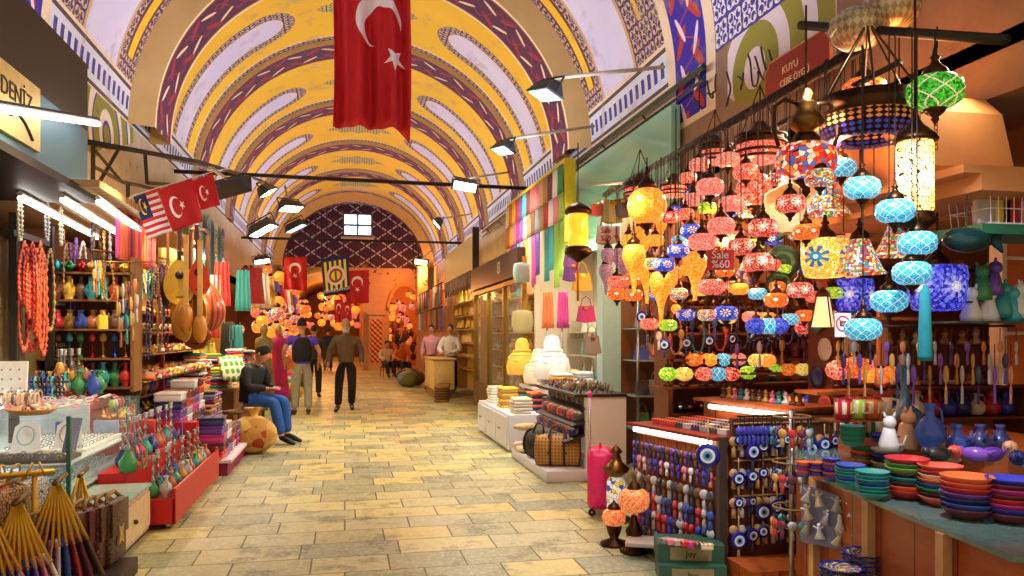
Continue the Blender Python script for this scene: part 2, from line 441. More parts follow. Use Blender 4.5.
def p_turban():
    t = thing('turbaned_head', 'x', 'figurine'); MB().lathe([(0, 0), (.05, 0), (.055, .03), (.03, .05), (.025, .07)], 14).ball((0, 0, .1), .035, 12, 8, .9, 1, 1.15).obj('body', TINT, t)
    MB().ring((0, 0, .125), .03, .014, 14, 6).ball((0, 0, .135), .026, 10, 6).obj('turban', TMET, t); return t
def eye_mats(): return [plain('14208c', .15), plain('e8eef8', .2, 0, .05), plain('58a8e0', .2), plain('0c0c14', .2)]
def p_eye():
    """flat blue glass eye on a plaited cord; faces -x, hangs from origin"""
    t = thing('evil_eye_charm', 'x', 'charm'); mats = eye_mats(); rt = Matrix.Rotation(-PI / 2, 4, 'Y')
    mb = MB(); mb.lathe([(0, 0), (.05, 0), (.055, .005), (.05, .012), (.034, .014)], 20, (0, 0, -.16), rot=rt); mb.m = 1; mb.lathe([(.034, .014), (.022, .0145)], 20, (0, 0, -.16), rot=rt); mb.m = 2; mb.lathe([(.022, .0145), (.011, .015)], 20, (0, 0, -.16), rot=rt)
    mb.m = 3; mb.lathe([(.011, .015), (.0, .0165)], 12, (0, 0, -.16), rot=rt); mb.obj('glass_eye', mats, t)
    mb = MB(); mb.tube([(0, 0, 0), (0, 0, -.105)], .005, 5); mb.obj('cord', plain('b8985c', .8), t)
    mb = MB(); mb.lathe([(.004, -.215), (.008, -.225), (.012, -.28), (.001, -.282)], 8); mb.obj('tassel', TINTR, t); return t
def p_charm():
    """small bead-and-tassel keychain hanging from origin"""
    t = thing('keychain', 'x', 'keychain'); MB().tube([(0, 0, 0), (0, 0, -.05)], .003, 4).obj('cord', CORD, t)
    MB().ball((0, 0, -.07), .022, 10, 6, .6, 1, 1).obj('bead', TINT, t); MB().lathe([(.003, -.09), (.009, -.1), (.011, -.135), (0, -.137)], 7).obj('tassel', TINTR, t); return t
def p_bag():
    """handbag hanging from its handle at origin, face towards -y"""
    t = thing('handbag', 'x', 'handbag')
    def f(u, v):
        w = .13 * (1 - .25 * v); a = 2 * PI * u
        return (w * cos(a), .045 * sin(a) * (1.1 - v), -.33 + .2 * v - .02 * (1 - abs(cos(a))) * (1 - v))
    mb = MB(); mb.sheet(f, 20, 5); mb.add([f(i / 20, 0) for i in range(20)], [tuple(reversed(range(20)))]); mb.add([f(i / 20, 1) for i in range(20)], [tuple(range(20))]); bo = mb.obj('body', TINTR, t)
    MB().tube([(-.07, 0, -.14), (-.05, 0, -.04), (0, 0, 0), (.05, 0, -.04), (.07, 0, -.14)], .007, 5).obj('handle', TINTR, t)
    MB().box((0, -.03, -.16), (.05, .012, .03)).obj('clasp', GOLD, bo); return t
def p_necklace():
    """string of beads hanging from origin in a plane facing +x"""
    n = 28; q = [2 * PI * i / (n * 3) for i in range(n * 3)]
    return MB().tube([(0, .045 * sin(a) * (1.25 - .25 * cos(a)), -.2 + .2 * cos(a)) for a in q], [.014 if i % 3 == 1 else .008 if i % 3 == 2 else .004 for i in range(n * 3)], 6, False, True).obj('bead_necklace', TINT)
def p_bead():
    return MB().ball((0, 0, 0), .014, 8, 5).obj('stone_bead', TINT)
def p_scarf():
    def f(u, v): return (.11 * (u - .5) * 2 * (.75 + .25 * (1 - v)), .012 * sin(u * 22), -.5 * (1 - v))
    return MB().sheet(f, 24, 4, .004).obj('scarf', TINTR)
def p_cushion():
    def f(u, v):
        a = u * 2 * PI; r = sin(PI * v); q = 1 / max(abs(cos(a)), abs(sin(a))) ** .55
        return (.2 * cos(a) * q * r ** .6, .2 * sin(a) * q * r ** .6, .06 + .06 * -cos(PI * v))
    return MB().sheet(f, 24, 8).obj('cushion', CUSH)
M = Mat('patterned_cushion_cloth'); x, y, z = M.sep(M.coord('Object')); f = ((x * 190).sin() * (y * 190).sin()).abs() > .4
CUSH = M.done(M.mix(f, M.oi(), H('e6d5a4')), .9)
def p_fold():
    mb = MB(); mb.rbox((0, 0, .02), (.34, .24, .04), .018); return mb.obj('folded_cloth', FOLD)
M = Mat('striped_folded_cloth'); x, y, z = M.sep(M.coord('Object')); FOLD = M.done(M.mix(((x * 14).fract() < .3) * ((y * 20).fract() < .8), M.oi(), H('c89a52')), .9)
def p_slipper():
    t = thing('slipper', 'x', 'slipper'); o = [(.04 * cos(2 * PI * i / 16) * (1.1 if sin(2 * PI * i / 16) > 0 else .85), .12 * sin(2 * PI * i / 16)) for i in range(16)]
    MB().prism(o, 0, .014).obj('sole', plain('6a4a2a'), t)
    MB().sheet(lambda u, v: ((.042 - .02 * v ** 2) * cos(PI * u), .0 + .12 * v, .012 + .05 * sin(PI * u) * (1 - .6 * v)), 10, 5, .004).obj('upper', TINTR, t)
    MB().tube([(0, .115, .03), (0, .14, .05), (0, .135, .07)], [.01, .006, .003], 5).obj('toe', TINTR, t); return t
def p_box():
    t = thing('gift_box', 'x', 'box'); MB().rbox((0, 0, .035), (.2, .13, .07), .004).obj('base', TINT, t); MB().rbox((0, 0, .075), (.206, .136, .025), .004).obj('lid', FOLD, t); return t
def p_wallet():
    t = thing('wallet', 'x', 'wallet'); MB().rbox((0, 0, .05), (.19, .025, .1), .01).obj('body', TINT, t); MB().rbox((0, -.014, .07), (.192, .008, .055), .004).obj('flap', TINT, t); MB().ball((0, -.019, .05), .006, 6, 4).obj('stud', GOLD, t); return t
def p_bracelet():
    return MB().ring((0, 0, 0), .034, .006, 16, 6).obj('bangle', TINT)
VASE, JUG, TEAPOT, CANDLE, HOOK, MUGP, FIG, TURB, EYE, CHARM, BAG, NECK, SCARF, CUSHP, FOLDP, SLIP, BOXP, WAL, BANG, BOWL, PLATE, FPL = [Proto(f) for f in (p_vase, p_jug, p_teapot, p_candle, p_hookah, p_mug, p_figure, p_turban, p_eye, p_charm, p_bag, p_necklace, p_scarf, p_cushion, p_fold, p_slipper, p_box, p_wallet, p_bracelet, p_bowl, p_plate, p_flowerplate)]
BEAD = Proto(p_bead)
CN = dict(red='c8202a', orange='e8722a', yellow='eec23a', lime='9cc83a', green='2f8a48', teal='1f9a98', turquoise='3ab8c8', blue='2450b8', navy='18246a', purple='6a3aa8', violet='8a5ad0', magenta='c82a90', pink='ee88a8', brown='6a4426', tan='b08a5a', cream='e8dcc0', white='eeeef0', black='1a1a1e', grey='8a8a90', gold='c89a3a', copper='b0683a', silver='b8b8bc', burgundy='6a1a2c', olive='6f6a2c', charcoal='35353a', peach='f2b48a', coral='f0604a', cobalt='2a34c0', bronze='6a4a28')
def col(n): return H(CN[n])
NEUT = list(CN)
def label_row(tmpl, n, i, c, place):
    return tmpl.format(c=c, n=nth(i), last='last', place=place)
def row(P_, p0, p1, n, cols, tmpl, group=None, rz=0., sc=1., jz=.0, jr=0., js=0., name=None, rot=None):
    """n goods along a shelf edge from p0 to p1. tmpl may use {c} colour and {n} ordinal"""
    p0 = Vector(p0); p1 = Vector(p1); out = []
    for i in range(n):
        p = p0.lerp(p1, i / max(1, n - 1)) + Vector((jit(jz), jit(jz), 0))
        c = cols[i % len(cols)] if not callable(cols) else cols(i)
        s = sc * (1 + jit(js))
        out.append(P_.put(p, rz + jit(jr), tmpl.format(c=c, n=nth(i)), group, col(c), s, rot))
    return out
def shelfboard(name, label, x0, x1, y0, y1, z, th=.025, mat=None, cat='shelf'):
    mb = MB(); mb.bb(x0, x1, y0, y1, z - th, z); return tag(mb.obj(name, mat or WOODR), label, cat)
# ================================================================== the street: floor, walls, painted vault
VX, VW, VZ, VH = .4, 3.2, 4.3, 3.0
# floor ------------------------------------------------------------
M = Mat('worn_limestone_slabs')
co = M.coord('Object')
xx, yy, zz = M.sep(co)
nn = M.noise(co, 1.3, 2)
br = M.new('ShaderNodeTexBrick'); M.ln(M.comb(xx + 3, yy), br.inputs['Vector'])
br.offset = .43; br.squash = 1.35; br.squash_frequency = 3
for k, v in (('Scale', 1), ('Mortar Size', .0065), ('Mortar Smooth', .2), ('Bias', 0), ('Brick Width', .5), ('Row Height', .36)): br.inputs[k].default_value = v
br.inputs['Color1'].default_value = (0, 0, 0, 1); br.inputs['Color2'].default_value = (1, 1, 1, 1); br.inputs['Mortar'].default_value = (.5, .5, .5, 1)
slab = M.ramp(br.outputs['Color'], [(0, H('c2ba84')), (.15, H('9a9c76')), (.32, H('cdc07c')), (.45, H('b9b48a')), (.6, H('909680')), (.72, H('d2be72')), (.86, H('aca678'))])
stain = M.noise(co, 2.4, 6, .68); st2 = M.noise(co, 9, 5, .7)
c1 = M.mix(((stain - .52) * 9).mx(0).mn(1) * .7, slab, H('565743'))
c2 = M.mix(((st2 - .56) * 6).mx(0).mn(1) * .6, c1, H('6b6247'))
c3 = M.mix(((M.noise(co, 30, 3) - .5) * 3).mx(0).mn(.35), c2, H('e8e0a8'))
c4 = M.mix(E(M.T, br.outputs['Fac']), c3, H('4a4028'))
M.bump(E(M.T, br.outputs['Fac']) * -1 + st2 * .4, .35, .01)
M_floor = M.done(c4, (st2 * .5 + .17), 0, spec=.5)
mb = MB(); mb.bb(-9, 14, -1, 62, -.2, 0); struct(mb.obj('floor', M_floor))

# painted vault ------------------------------------------------------
CREAM, TAN, YEL, WHT, PURP, NAVY, RED, GREEN = H('e2cfae'), H('b79c62'), H('edb419'), H('dcdcf4'), H('4a0d3e'), H('2a1a8c'), H('a3281c'), H('8c8b2a')
def filigree(M, s, y, dark, lite, sc=1.0, acc=None):
    """tile-like scrolls: blue on white"""
    k = 2 * PI / (.3 * sc)
    a = ((s * k).sin() * (y * k).sin()).abs()
    b = (((s + y) * (k * 1.5)).sin() * ((s - y) * (k * 1.5)).sin())
    f = ((a - .45).abs() < .13).mx(b > .42)
    c = M.mix(f, dark, lite)
    if acc is not None: c = M.mix(((s * k).cos() * (y * k).cos()).abs() > .93, c, acc)
    return c
def leafband(M, s, y, half, bg, leaf1, leaf2, L=.62):
    """two rows of slanted leaves along a painted rib; y runs -half..half"""
    def leaf(ds, dy, ang, a, b, L2):
        p = (s + ds).mod(L2) - L2 / 2; q = y + dy
        u = p * cos(ang) + q * sin(ang); v = q * cos(ang) - p * sin(ang)
        return ((u / a) * (u / a) + (v / b) * (v / b)) < 1
    c = M.mix(leaf(0, half * .5, .75, .2, .055, L).mx(leaf(L / 2, -half * .5, -.75, .2, .055, L)), bg, leaf1)
    vine = ((y - (s * (2 * PI / L)).sin() * half * .6).abs() < .022)
    c = M.mix(vine, c, leaf1)
    c = M.mix(leaf(.31, half * .45, -.5, .17, .035, L).mx(leaf(.62, -half * .45, .5, .17, .035, L)), c, leaf2)
    return c
M = Mat('painted_vault_plaster')
u, y, _z = M.sep(M.coord('UV'))          # u: metres from the crown along the arc, y: metres along the street
s = u.abs()
wob = M.noise(M.coord('Object'), 1.2, 4)
yel = M.mix(wob, H('f2c826'), H('e2b012'))
wht = M.mix(M.noise(M.coord('Object'), .8, 5), H('bcbcea'), H('e4e2f4'))
fil = filigree(M, u, y, H('3a2460'), H('c8b094'), 1.0, H('8c5a2c'))
filb = filigree(M, u, y, H('3a2f86'), H('dadbe4'), .9)
# far bays, repeating every 4.1 m
v = (y - 12.3).mod(4.1)
dv = v - 1.95; dx = (1.9 - s).mx(0)
dist = hyp(dx, dv) - .36
c = yel
ang = u.atan2(v - 1.75); rad = hyp(u / 1.5, v - 1.75)
med = (rad - (ang * 8).cos() * .07) < .52
c = M.mix(med, c, filigree(M, u, v, H('6b6a1c'), H('d8c98a'), .8))
c = M.mix((dist < .25) , c, M.mix((dist - .0).abs() < .03, fil, CREAM))
c = M.mix(dist < 0, c, wht)
c = M.mix(((v < .16).mx(v > 3.05)), c, fil)
c = M.mix(((v - .16).abs() < .035).mx((v - 3.05).abs() < .035), c, H('e8c88c'))
pb = leafband(M, u, v - 3.7, .36, H('430c46'), H('8f1d34'), H('e0c39c'))
c = M.mix(v > 3.3, c, pb)
c = M.mix(((v - 3.3).abs() < .05).mx(v > 4.05), c, CREAM)
far = c
# near bay
c = M.mix(band(y, 10.68, 10.95) * (s < 4.1), fil, yel)
c = M.mix(((y - 10.68).abs() < .03).mx((y - 10.95).abs() < .03) * (s < 4.1), c, H('5b2a3a'))
c = M.mix(band(y, 9.2, 10.42), c, wht)
c = M.mix(((y - 9.2).abs() < .035).mx((y - 10.42).abs() < .035), c, H('c9a878'))
c = M.mix(band(y, 8.72, 8.8) * (s < 3.9), c, yel)
c = M.mix(band(y, 8.1, 8.3), c, CREAM)
c = M.mix(band(y, 7.35, 8.1), c, leafband(M, u, y - 7.72, .36, H('2b1698'), H('b02f20'), H('dfd3d6'), .5))
c = M.mix(band(y, 7.15, 7.35), c, CREAM)
c = M.mix(y < 7.15, c, filb)
near = c
c = M.mix(y > 11.2, near, far)
# foot of the vault: cream margin and blue dentil strip
sp = (s - 4.62)
nb = y > 8.3
c = M.mix((s > 4.35) * nb, c, M.mix(y > 11.2, CREAM, H('d5cdc8')))
dent = M.mix(((y * 5).fract() < .5) * ((s - 4.62).abs() < .09), H('cfd6e6'), H('39308c'))
c = M.mix(band(s, 4.42, 4.82) * nb, c, dent)
c = M.mix(((s - 4.42).abs() < .025).mx((s - 4.82).abs() < .025) * nb, c, H('4b3a44'))
grime = M.noise(M.coord('Object'), 2.2, 6, .7)
c = M.mix(((grime - .55) * 4).mx(0).mn(.4), c, H('9a8b74'))
M_vault = M.done(c, .65)
ARC = [0.]; NTH = 72
pt = lambda th, dr=0: ((VW - dr) * cos(th), (VH - dr) * sin(th))
for i in range(NTH): ARC.append(ARC[-1] + math.dist(pt(PI * i / NTH), pt(PI * (i + 1) / NTH)))
TOT = ARC[-1]
def vault(y0, y1, name):
    vs = []; uv = []; fs = []; ny = max(1, int((y1 - y0) / 2)); n = NTH + 1
    for j in range(ny + 1):
        Y = y0 + (y1 - y0) * j / ny
        for i in range(n):
            x, z = pt(PI * i / NTH); vs.append((VX + x, Y, VZ + z)); uv.append((ARC[i] - TOT / 2, Y))
    for j in range(ny):
        for i in range(NTH): a = j * n + i; fs.append((a, a + n, a + n + 1, a + 1))
    o = len(vs); vs2 = [(VX + (x - VX) * 1.08, Y, VZ + (z - VZ) * 1.08) for x, Y, z in vs]
    mb = MB(); mb.add(vs, fs, True, uv); mb.add(vs2, [tuple(reversed(f)) for f in fs], True, uv)
    return struct(mb.obj(name, M_vault))
vault(2.2, 34.2, 'ceiling')
# projecting ribs: cream side faces, painted underside
M = Mat('painted_rib_underside'); u, y, _z = M.sep(M.coord('UV'))
c = leafband(M, u, y, .4, H('470d3c'), H('8c1a34'), H('e6cda6'), .7)
c = M.mix(y.abs() > .42, c, H('ead3a4')); c = M.mix((y.abs() - .42).abs() < .02, c, H('7b4a2c'))
M_ribu = M.done(c, .6)
M = Mat('tan_rib_plaster'); n = M.noise(M.coord('Object'), 2, 5)
M_ribs = M.done(M.mix(n, H('a98c52'), H('cdb27c')), .65)
def rib(y0, y1, pr, name, side=M_ribs, bev=.0):
    mb = MB(); prof = [(y0 - bev, 0), (y0, pr), (y1, pr), (y1, 0)]
    n = NTH + 1
    for q in range(3):
        (ya, pa), (yb, pb_) = prof[q], prof[q + 1]; vs = []; uv = []; mb.m = 1 if q == 1 else 0
        for i in range(n):
            th = PI * i / NTH
            for (Y, p, w) in ((ya, pa, -1), (yb, pb_, 1)):
                x, z = pt(th, p); vs.append((VX + x, Y, VZ + z)); uv.append((ARC[i] - TOT / 2, w * (y1 - y0) / 2))
        mb.add(vs, [(2 * i, 2 * i + 1, 2 * i + 3, 2 * i + 2) for i in range(NTH)], True, uv)
    return struct(mb.obj(name, [side, M_ribu]))
rib(11.3, 12.3, .3, 'trim_1', bev=.16)
for k, Y in enumerate((15.95, 20.05, 24.15, 28.25)):
    rib(Y - .4, Y + .4, .1, 'trim_%d' % (k + 2), plain('c9a56a', .65))
rib(32.6, 33.1, .35, 'trim_6', plain('c79a52', .65), bev=.3)
# upper side walls under the vault -------------------------------------
M = Mat('dirty_plaster_wall'); co = M.coord('Object')
n1 = M.noise(co, 1.1, 6, .7); n2 = M.noise(co, 6, 5, .7)
c = M.mix(n1, H('e0cbb0'), H('8d8676')); _x, _y, _z = M.sep(co); _o = (_x < 0) * 3.9 + 5.5; rr = hyp(_y - _o - .8, _z - 3.9); orn = (_z > 3.55) * (_y > _o) * (_y < _o + 2.0)
c = M.mix(orn * ((_y - _o) * .3 + 3.5 < _z), c, M.mix(((rr * 16 + _y.atan2(_z) * 9).sin()) > .2, H('8a8a34'), M.mix(((rr * 16).sin()) > .3, H('e0dcd0'), H('4a3a9a')))); c = M.mix(((n2 - .58) * 5).mx(0).mn(.7), c, H('5d4d40')); M.bump(n2, .3, .02)
M_plast = M.done(c, .8)
M = Mat('ochre_plaster_wall'); co = M.coord('Object'); n1 = M.noise(co, 1.5, 6, .7)
M_ochre = M.done(M.mix(n1, H('dc9a5c'), H('a8683a')), .75)
M = Mat('dimmed_brown_plaster'); co = M.coord('Object'); n1 = M.noise(co, 1.6, 6, .7); _x, _y, _z = M.sep(co)  # dirty plaster, with the near wall's dimness put into its duller browns
rr = hyp(_y - 6.4, _z - 3.9); c = M.mix(n1, H('a88a72'), H('5a4638')); c = M.mix((_z > 3.6) * band(_y, 5.2, 6.9) * (_z * 1.0 - _y * .6 > -.35), c, M.mix((rr * 16).sin() > .2, H('8a8a34'), H('d8d0dc'))); c = M.mix(band(_y, 7.15, 8.3) * (_z > 3.75), c, CREAM); c = M.mix(band(_y, 7.35, 8.1) * (_z > 3.82), c, leafband(M, _z + .25, _y - 7.72, .36, H('2b1698'), H('b02f20'), H('dfd3d6'), .5)); M.bump(n1, .4, .03); M_brown = M.done(c, .8)
mb = MB(); mb.bb(3.6, 4.0, 8.1, 34.2, 3.1, 4.32); struct(mb.obj('wall_right', M_plast)); mb = MB(); mb.bb(3.6, 4.0, 1.5, 8.1, 2.85, 4.32); struct(mb.obj('wall_right_near', M_brown))
mb = MB(); mb.bb(-3.2, -2.8, 2, 34.2, 3.0, 4.32); struct(mb.obj('wall_left', M_plast))
M = Mat('shop_back_wall'); co = M.coord('Object'); M_back = M.done(M.mix(M.noise(co, 2, 4), H('7b4a26'), H('a87038')), .7)
mb = MB(); mb.bb(-4.6, -4.4, 2, 62, 0, 3.2); mb.bb(-4.6, -2.8, 34.2, 34.6, 0, 4.3); struct(mb.obj('wall_back_left', M_back))
mb = MB(); mb.bb(5.1, 5.3, 1, 8.5, 0, 3.2); mb.bb(4.6, 4.8, 8.5, 62, 0, 3.2); struct(mb.obj('wall_back_right', M_back))
mb = MB(); mb.bb(-4.6, -2.8, 2, 34.2, 3.0, 3.1); struct(mb.obj('ceiling_left', plain('9b7c4c')))
mb = MB(); mb.bb(3.6, 5.3, 1.2, 34.2, 3.1, 3.2); struct(mb.obj('ceiling_right', plain('7c5a38')))
# iron cornice rails carrying cables
def pipe(name, pts, r, mat=None, label=None, cat='pipe', seg=6):
    o = MB().tube(pts, r, seg).obj(name, mat or metal('3a342c', .5))
    return tag(o, label, cat)
RAIL = metal('4b5348', .5)
mb = MB(); mb.tube([(3.5, 7.2, 4.18), (3.5, 20, 4.18)], .035, 4); mb.tube([(3.5, 7.2, 4.05), (3.5, 20, 4.05)], .02, 4)
for k in range(9): mb.tube([(3.5, 7.4 + k * 1.5, 4.18), (3.62, 7.4 + k * 1.5, 4.05)], .015, 4)
tag(mb.obj('cable_rail', RAIL), 'grey iron rail running along the right cornice above the shops', 'rail')
# end wall with lunette ---------------------------------------------------
YE = 33.6
M = Mat('lattice_painted_lunette'); x, _y, z = M.sep(M.coord('Object'))
def cell(px, pz):
    a = (px).mod(.9) - .45; b = (pz).mod(.62) - .31; return (a / .45).abs() + (b / .31).abs()
d = cell(x, z)
arc = ((d - 1).abs() < .1) * (((x * (2 * PI / .225)).sin()) > -.75)
c = M.mix(arc, H('3d1230'), H('b9a9b4'))
fade = M.noise(M.coord('Object'), 1.2, 6, .7)
c = M.mix(((fade - .6) * 9).mx(0).mn(1) * .8, c, H('c49a6c'))
M_lun = M.done(c, .7)
def arch_outline(x0, x1, zs, rise, n=16, zb=0):
    o = [(x0, zb), (x1, zb)]
    for i in range(n + 1):
        t = PI * i / n; o.append(((x0 + x1) / 2 + (x1 - x0) / 2 * cos(t), zs + rise * sin(t)))
    return o
RX = Matrix.Rotation(PI / 2, 4, 'X')
mb = MB(); lun = [(VX + VW * cos(PI * i / 30), 4.35 + 2.95 * sin(PI * i / 30)) for i in range(31)]
wx0, wx1, wz0, wz1 = -.05, 1.12, 5.7, 6.62    # window opening
# wall pieces round the window, then lower part with two arched openings
def ring_fill(mb, outer_fn, ya, yb):
    pass
def lun_top(xv):
    t = max(-1, min(1, (xv - VX) / VW)); return 4.35 + 2.95 * math.sqrt(max(0, 1 - t * t))
for (a, b, n) in ((VX - VW, wx0, 12), (wx1, VX + VW, 12)):
    pts = [(a + (b - a) * i / n, lun_top(a + (b - a) * i / n)) for i in range(n + 1)]
    mb.prism([(b, 4.3), (a, 4.3)] + pts, 0, .3, Matrix.Translation((0, YE + .3, 0)) @ RX)
mb.prism([(wx0, 4.3), (wx1, 4.3), (wx1, wz0), (wx0, wz0)], 0, .3, Matrix.Translation((0, YE + .3, 0)) @ RX)
mb.prism([(wx0, wz1), (wx1, wz1)] + [(wx1 + (wx0 - wx1) * i / 6, lun_top(wx1 + (wx0 - wx1) * i / 6)) for i in range(7)], 0, .3, Matrix.Translation((0, YE + .3, 0)) @ RX)
struct(mb.obj('wall_end_upper', M_lun))
# window
mb = MB()
for xv in (wx0, (wx0 + wx1) / 2, wx1): mb.bb(xv - .035, xv + .035, YE - .03, YE + .07, wz0, wz1)
for zv in (wz0, (wz0 + wz1) / 2 - .02, wz1): mb.bb(wx0, wx1, YE - .03, YE + .07, zv - .035, zv + .035)
win = struct(mb.obj('window_1', plain('4c4048')))
M = Mat('daylight_window_glass'); co = M.coord('Object')
c = M.mix(((M.noise(co, 2.2, 3) - .4) * 4).mx(0).mn(1), H('9fc4ff'), (1, 1, 1))
mb = MB(); mb.bb(wx0, wx1, YE + .08, YE + .1, wz0, wz1); mb.obj('pane', M.done((.8, .85, .9), .1, 0, c, 2.2), win)
mb = MB(); mb.tube([(wx0 - .1, YE - .05, wz0 - .1), (wx1 + .1, YE - .05, wz0 - .1)], .06, 4); mb.obj('window_sill', plain('c9b39a'), win)
# lower end wall: two arches
M = Mat('orange_lit_stone'); co = M.coord('Object'); n1 = M.noise(co, 1.4, 6, .7)
n2 = M.noise(co, 2.1, 3, .7)
c = M.mix(n1, H('dfac80'), H('b98458')); c = M.mix(((n2 - .56) * 14).mx(0).mn(1) * band(M.sep(co)[2], 3.5, 4.4), c, H('4f2331')); M.bump(n1, .4, .03)
M_orange = M.done(c, .75)
def wall_with_arches(name, x0, x1, ztop, arches, y0, y1, mat):
    mb = MB(); cuts = []
    xs = x0
    for (a, b, zs, rise) in arches:
        mb.bb(xs, a, y0, y1, 0, ztop); n = 14
        top = [(a + (b - a) * (1 - cos(PI * i / n)) / 2, zs + rise * sin(PI * i / n)) for i in range(n + 1)]
        mb.prism([(b, ztop), (a, ztop)] + top, 0, y1 - y0, Matrix.Translation((0, y1, 0)) @ RX)
        xs = b
    mb.bb(xs, x1, y0, y1, 0, ztop)
    return struct(mb.obj(name, mat))
wall_with_arches('wall_end', -2.9, 4.6, 4.35, [(-2.3, .75, 3.0, 1.15), (1.85, 3.15, 2.6, 1.0)], YE, YE + .5, M_orange)
# archivolt mouldings
mb = MB(); mb.tube([(VX - .4 - .77 + 1.6 * cos(PI * i / 24), YE - .05, 3.0 + 1.22 * sin(PI * i / 24)) for i in range(25)], .1, 6); struct(mb.obj('trim_7', plain('cfa85a', .6)))
mb = MB(); mb.tube([(2.5 + .7 * cos(PI * i / 24), YE - .05, 2.6 + 1.05 * sin(PI * i / 24)) for i in range(25)], .08, 6); struct(mb.obj('trim_8', plain('d98f52', .6)))
# carved stone pillar in the middle of the end wall
mb = MB(); mb.bb(.98, 1.62, YE - .3, YE - .02, 0, 2.35); mb.bb(.9, 1.7, YE - .36, YE - .02, 2.35, 2.5); mb.bb(.94, 1.66, YE - .33, YE - .02, 0, .2)
pil = struct(mb.obj('trim_9', M_orange))
M = Mat('carved_stone_panel'); x, _y, z = M.sep(M.coord('Object'))
k = 2 * PI / .22; f = ((x * k).sin() * (z * k).sin() + ((x + z) * k).sin() * .5) > .15
mb = MB(); mb.bb(1.05, 1.55, YE - .33, YE - .3, .35, 2.15); mb.obj('carved_panel', M.done(M.mix(f, H('8a3c1c'), H('f0a56c')), .7), pil)
# the passage that goes on beyond the end wall
mb = MB(); mb.bb(-3.2, -2.9, 34.1, 62, 0, 5); mb.bb(.95, 1.25, 34.1, 62, 0, 5); struct(mb.obj('wall_passage', M_ochre))
mb = MB(); mb.sheet(lambda a, b: (-.95 + 2.0 * cos(PI * a), 34.1 + 28 * b, 3.6 + 1.3 * sin(PI * a)), 24, 4, .1); struct(mb.obj('ceiling_passage', plain('c99a4a')))
mb = MB(); mb.bb(-4, 6, 61.5, 62, 0, 6); struct(mb.obj('wall_passage_end', plain('d89a52')))
mb = MB(); mb.bb(1.25, 5, 38, 38.3, 0, 5); struct(mb.obj('wall_side_room', M_ochre))
mb = MB(); mb.bb(1.0, 5, 34.1, 38, 4.3, 4.4); struct(mb.obj('ceiling_side_room', M_ochre))
# camera ----------------------------------------------------------------------
cam = bpy.data.cameras.new('camera'); co_ = bpy.data.objects.new('camera', cam); COL.objects.link(co_)
cam.sensor_fit = 'HORIZONTAL'; cam.sensor_width = 36; cam.lens = 36 * FPX / 1024; cam.shift_y = (HY - 288) / 1024
cam.clip_start = .05; cam.clip_end = 200
co_.location = (0, 0, CZ); co_.rotation_euler = (PI / 2, 0, -YAW); SC.camera = co_
# ================================================================== flags, rods, floodlights, signs
def flag_mat(name, W, Hh, cres=None, star=None, base='d4141f', extra=None):
    M = Mat(name); u, v, _ = M.sep(M.coord('UV')); x = u * W; y = v * Hh
    c = M.mix(M.noise(M.coord('Object'), 4, 3), H(base), H('b30d18'))
    if extra: c = extra(M, u, v, x, y, c)
    if cres:
        cx, cy, r, ox, oy, r2, col = cres
        m = (hyp(x - cx, y - cy) < r) * (hyp(x - ox, y - oy) > r2)
        c = M.mix(m, c, H(col))
    if star:
        cx, cy, R, a0, col = star
        dx = x - cx; dy = y - cy; a = (dy.atan2(dx) + (2 * PI + a0)).mod(2 * PI / 5) - PI / 5; rr = hyp(dx, dy)
        px_ = rr * a.cos(); py_ = (rr * a.sin()).abs()
        # edge from inner corner (on axis) to outer tip at 36 degrees
        ri = R * .382; tx, ty = R * cos(PI / 5), R * sin(PI / 5)
        m = ((px_ - ri) * ty - py_ * (tx - ri)) < 0
        c = M.mix(m, c, H(col))
    return M.done(c, .7)
def flag(name, label, corners, mat, W, Hh, waves=2.5, amp=.02, grp=None, cat='flag'):
    """corners: top-left, top-right, bottom-right, bottom-left"""
    a, b, c, d = [Vector(p) for p in corners]; n = (b - a).cross(d - a).normalized()
    f = lambda u, v: (a * (1 - u) + b * u) * v + (d * (1 - u) + c * u) * (1 - v) + n * amp * sin(u * waves * 2 * PI + v * 1.5) * (1.1 - v)
    mb = MB(); mb.sheet(f, 28, 14, .004); o = mb.obj(name, mat); return tag(o, label, cat, grp)
TRv = flag_mat('red_flag_cloth_hoist_up', 1.0, 1.95, (.58, 1.28, .3, .63, 1.2, .24, 'f4f0ee'), (.78, .83, .15, .3, 'f4f0ee'))
P = onY
y0 = 9.6
mb = MB()
A = onY(333, 122, y0); B = onY(410, 132, y0); W = B.x - A.x; zt = A.z + 1.95
def ff(u, v):
    x = A.x + W * u + .03 * sin(v * 3) * (1 - v); z = A.z + 1.95 * v - (.05 + .16 * max(0, (u - .86) / .14)) * (1 - v)
    return (x, y0 + .07 * sin(u * 15 + v * 1.2) * (1.1 - .5 * v) + .04 * sin(u * 31), z)
mb.sheet(ff, 60, 20, .004)
tag(mb.obj('national_flag', TRv), 'huge red Turkish flag hanging in folds high above the middle of the street', 'flag')
tag(MB().tube([(-2.75, y0, zt + .05), (A.x, y0, zt - .02), (B.x, y0, zt - .02), (3.5, y0, zt + .05)], .012, 5).obj('flag_cord', plain('4c4038')), 'taut cord across the vault carrying the huge red flag', 'cord')
TRh = flag_mat('red_flag_cloth', 1.5, 1.0, (.5, .5, .25, .5625, .5, .2, 'f6f2f0'), (.79, .5, .125, PI / 5, 'f6f2f0'))
TRd = flag_mat('red_flag_cloth_upright', 1.0, 1.45, (.48, .95, .25, .48, .88, .2, 'f6e8e0'), (.48, .62, .12, .3, 'f6e8e0'))
def malay(M, u, v, x, y, c):
    st = (v * 7).fract() > .5
    c = M.mix(st, H('efe9ea'), H('cf1f2b'))
    return M.mix((u < .52) * (v > .43), c, H('24205e'))
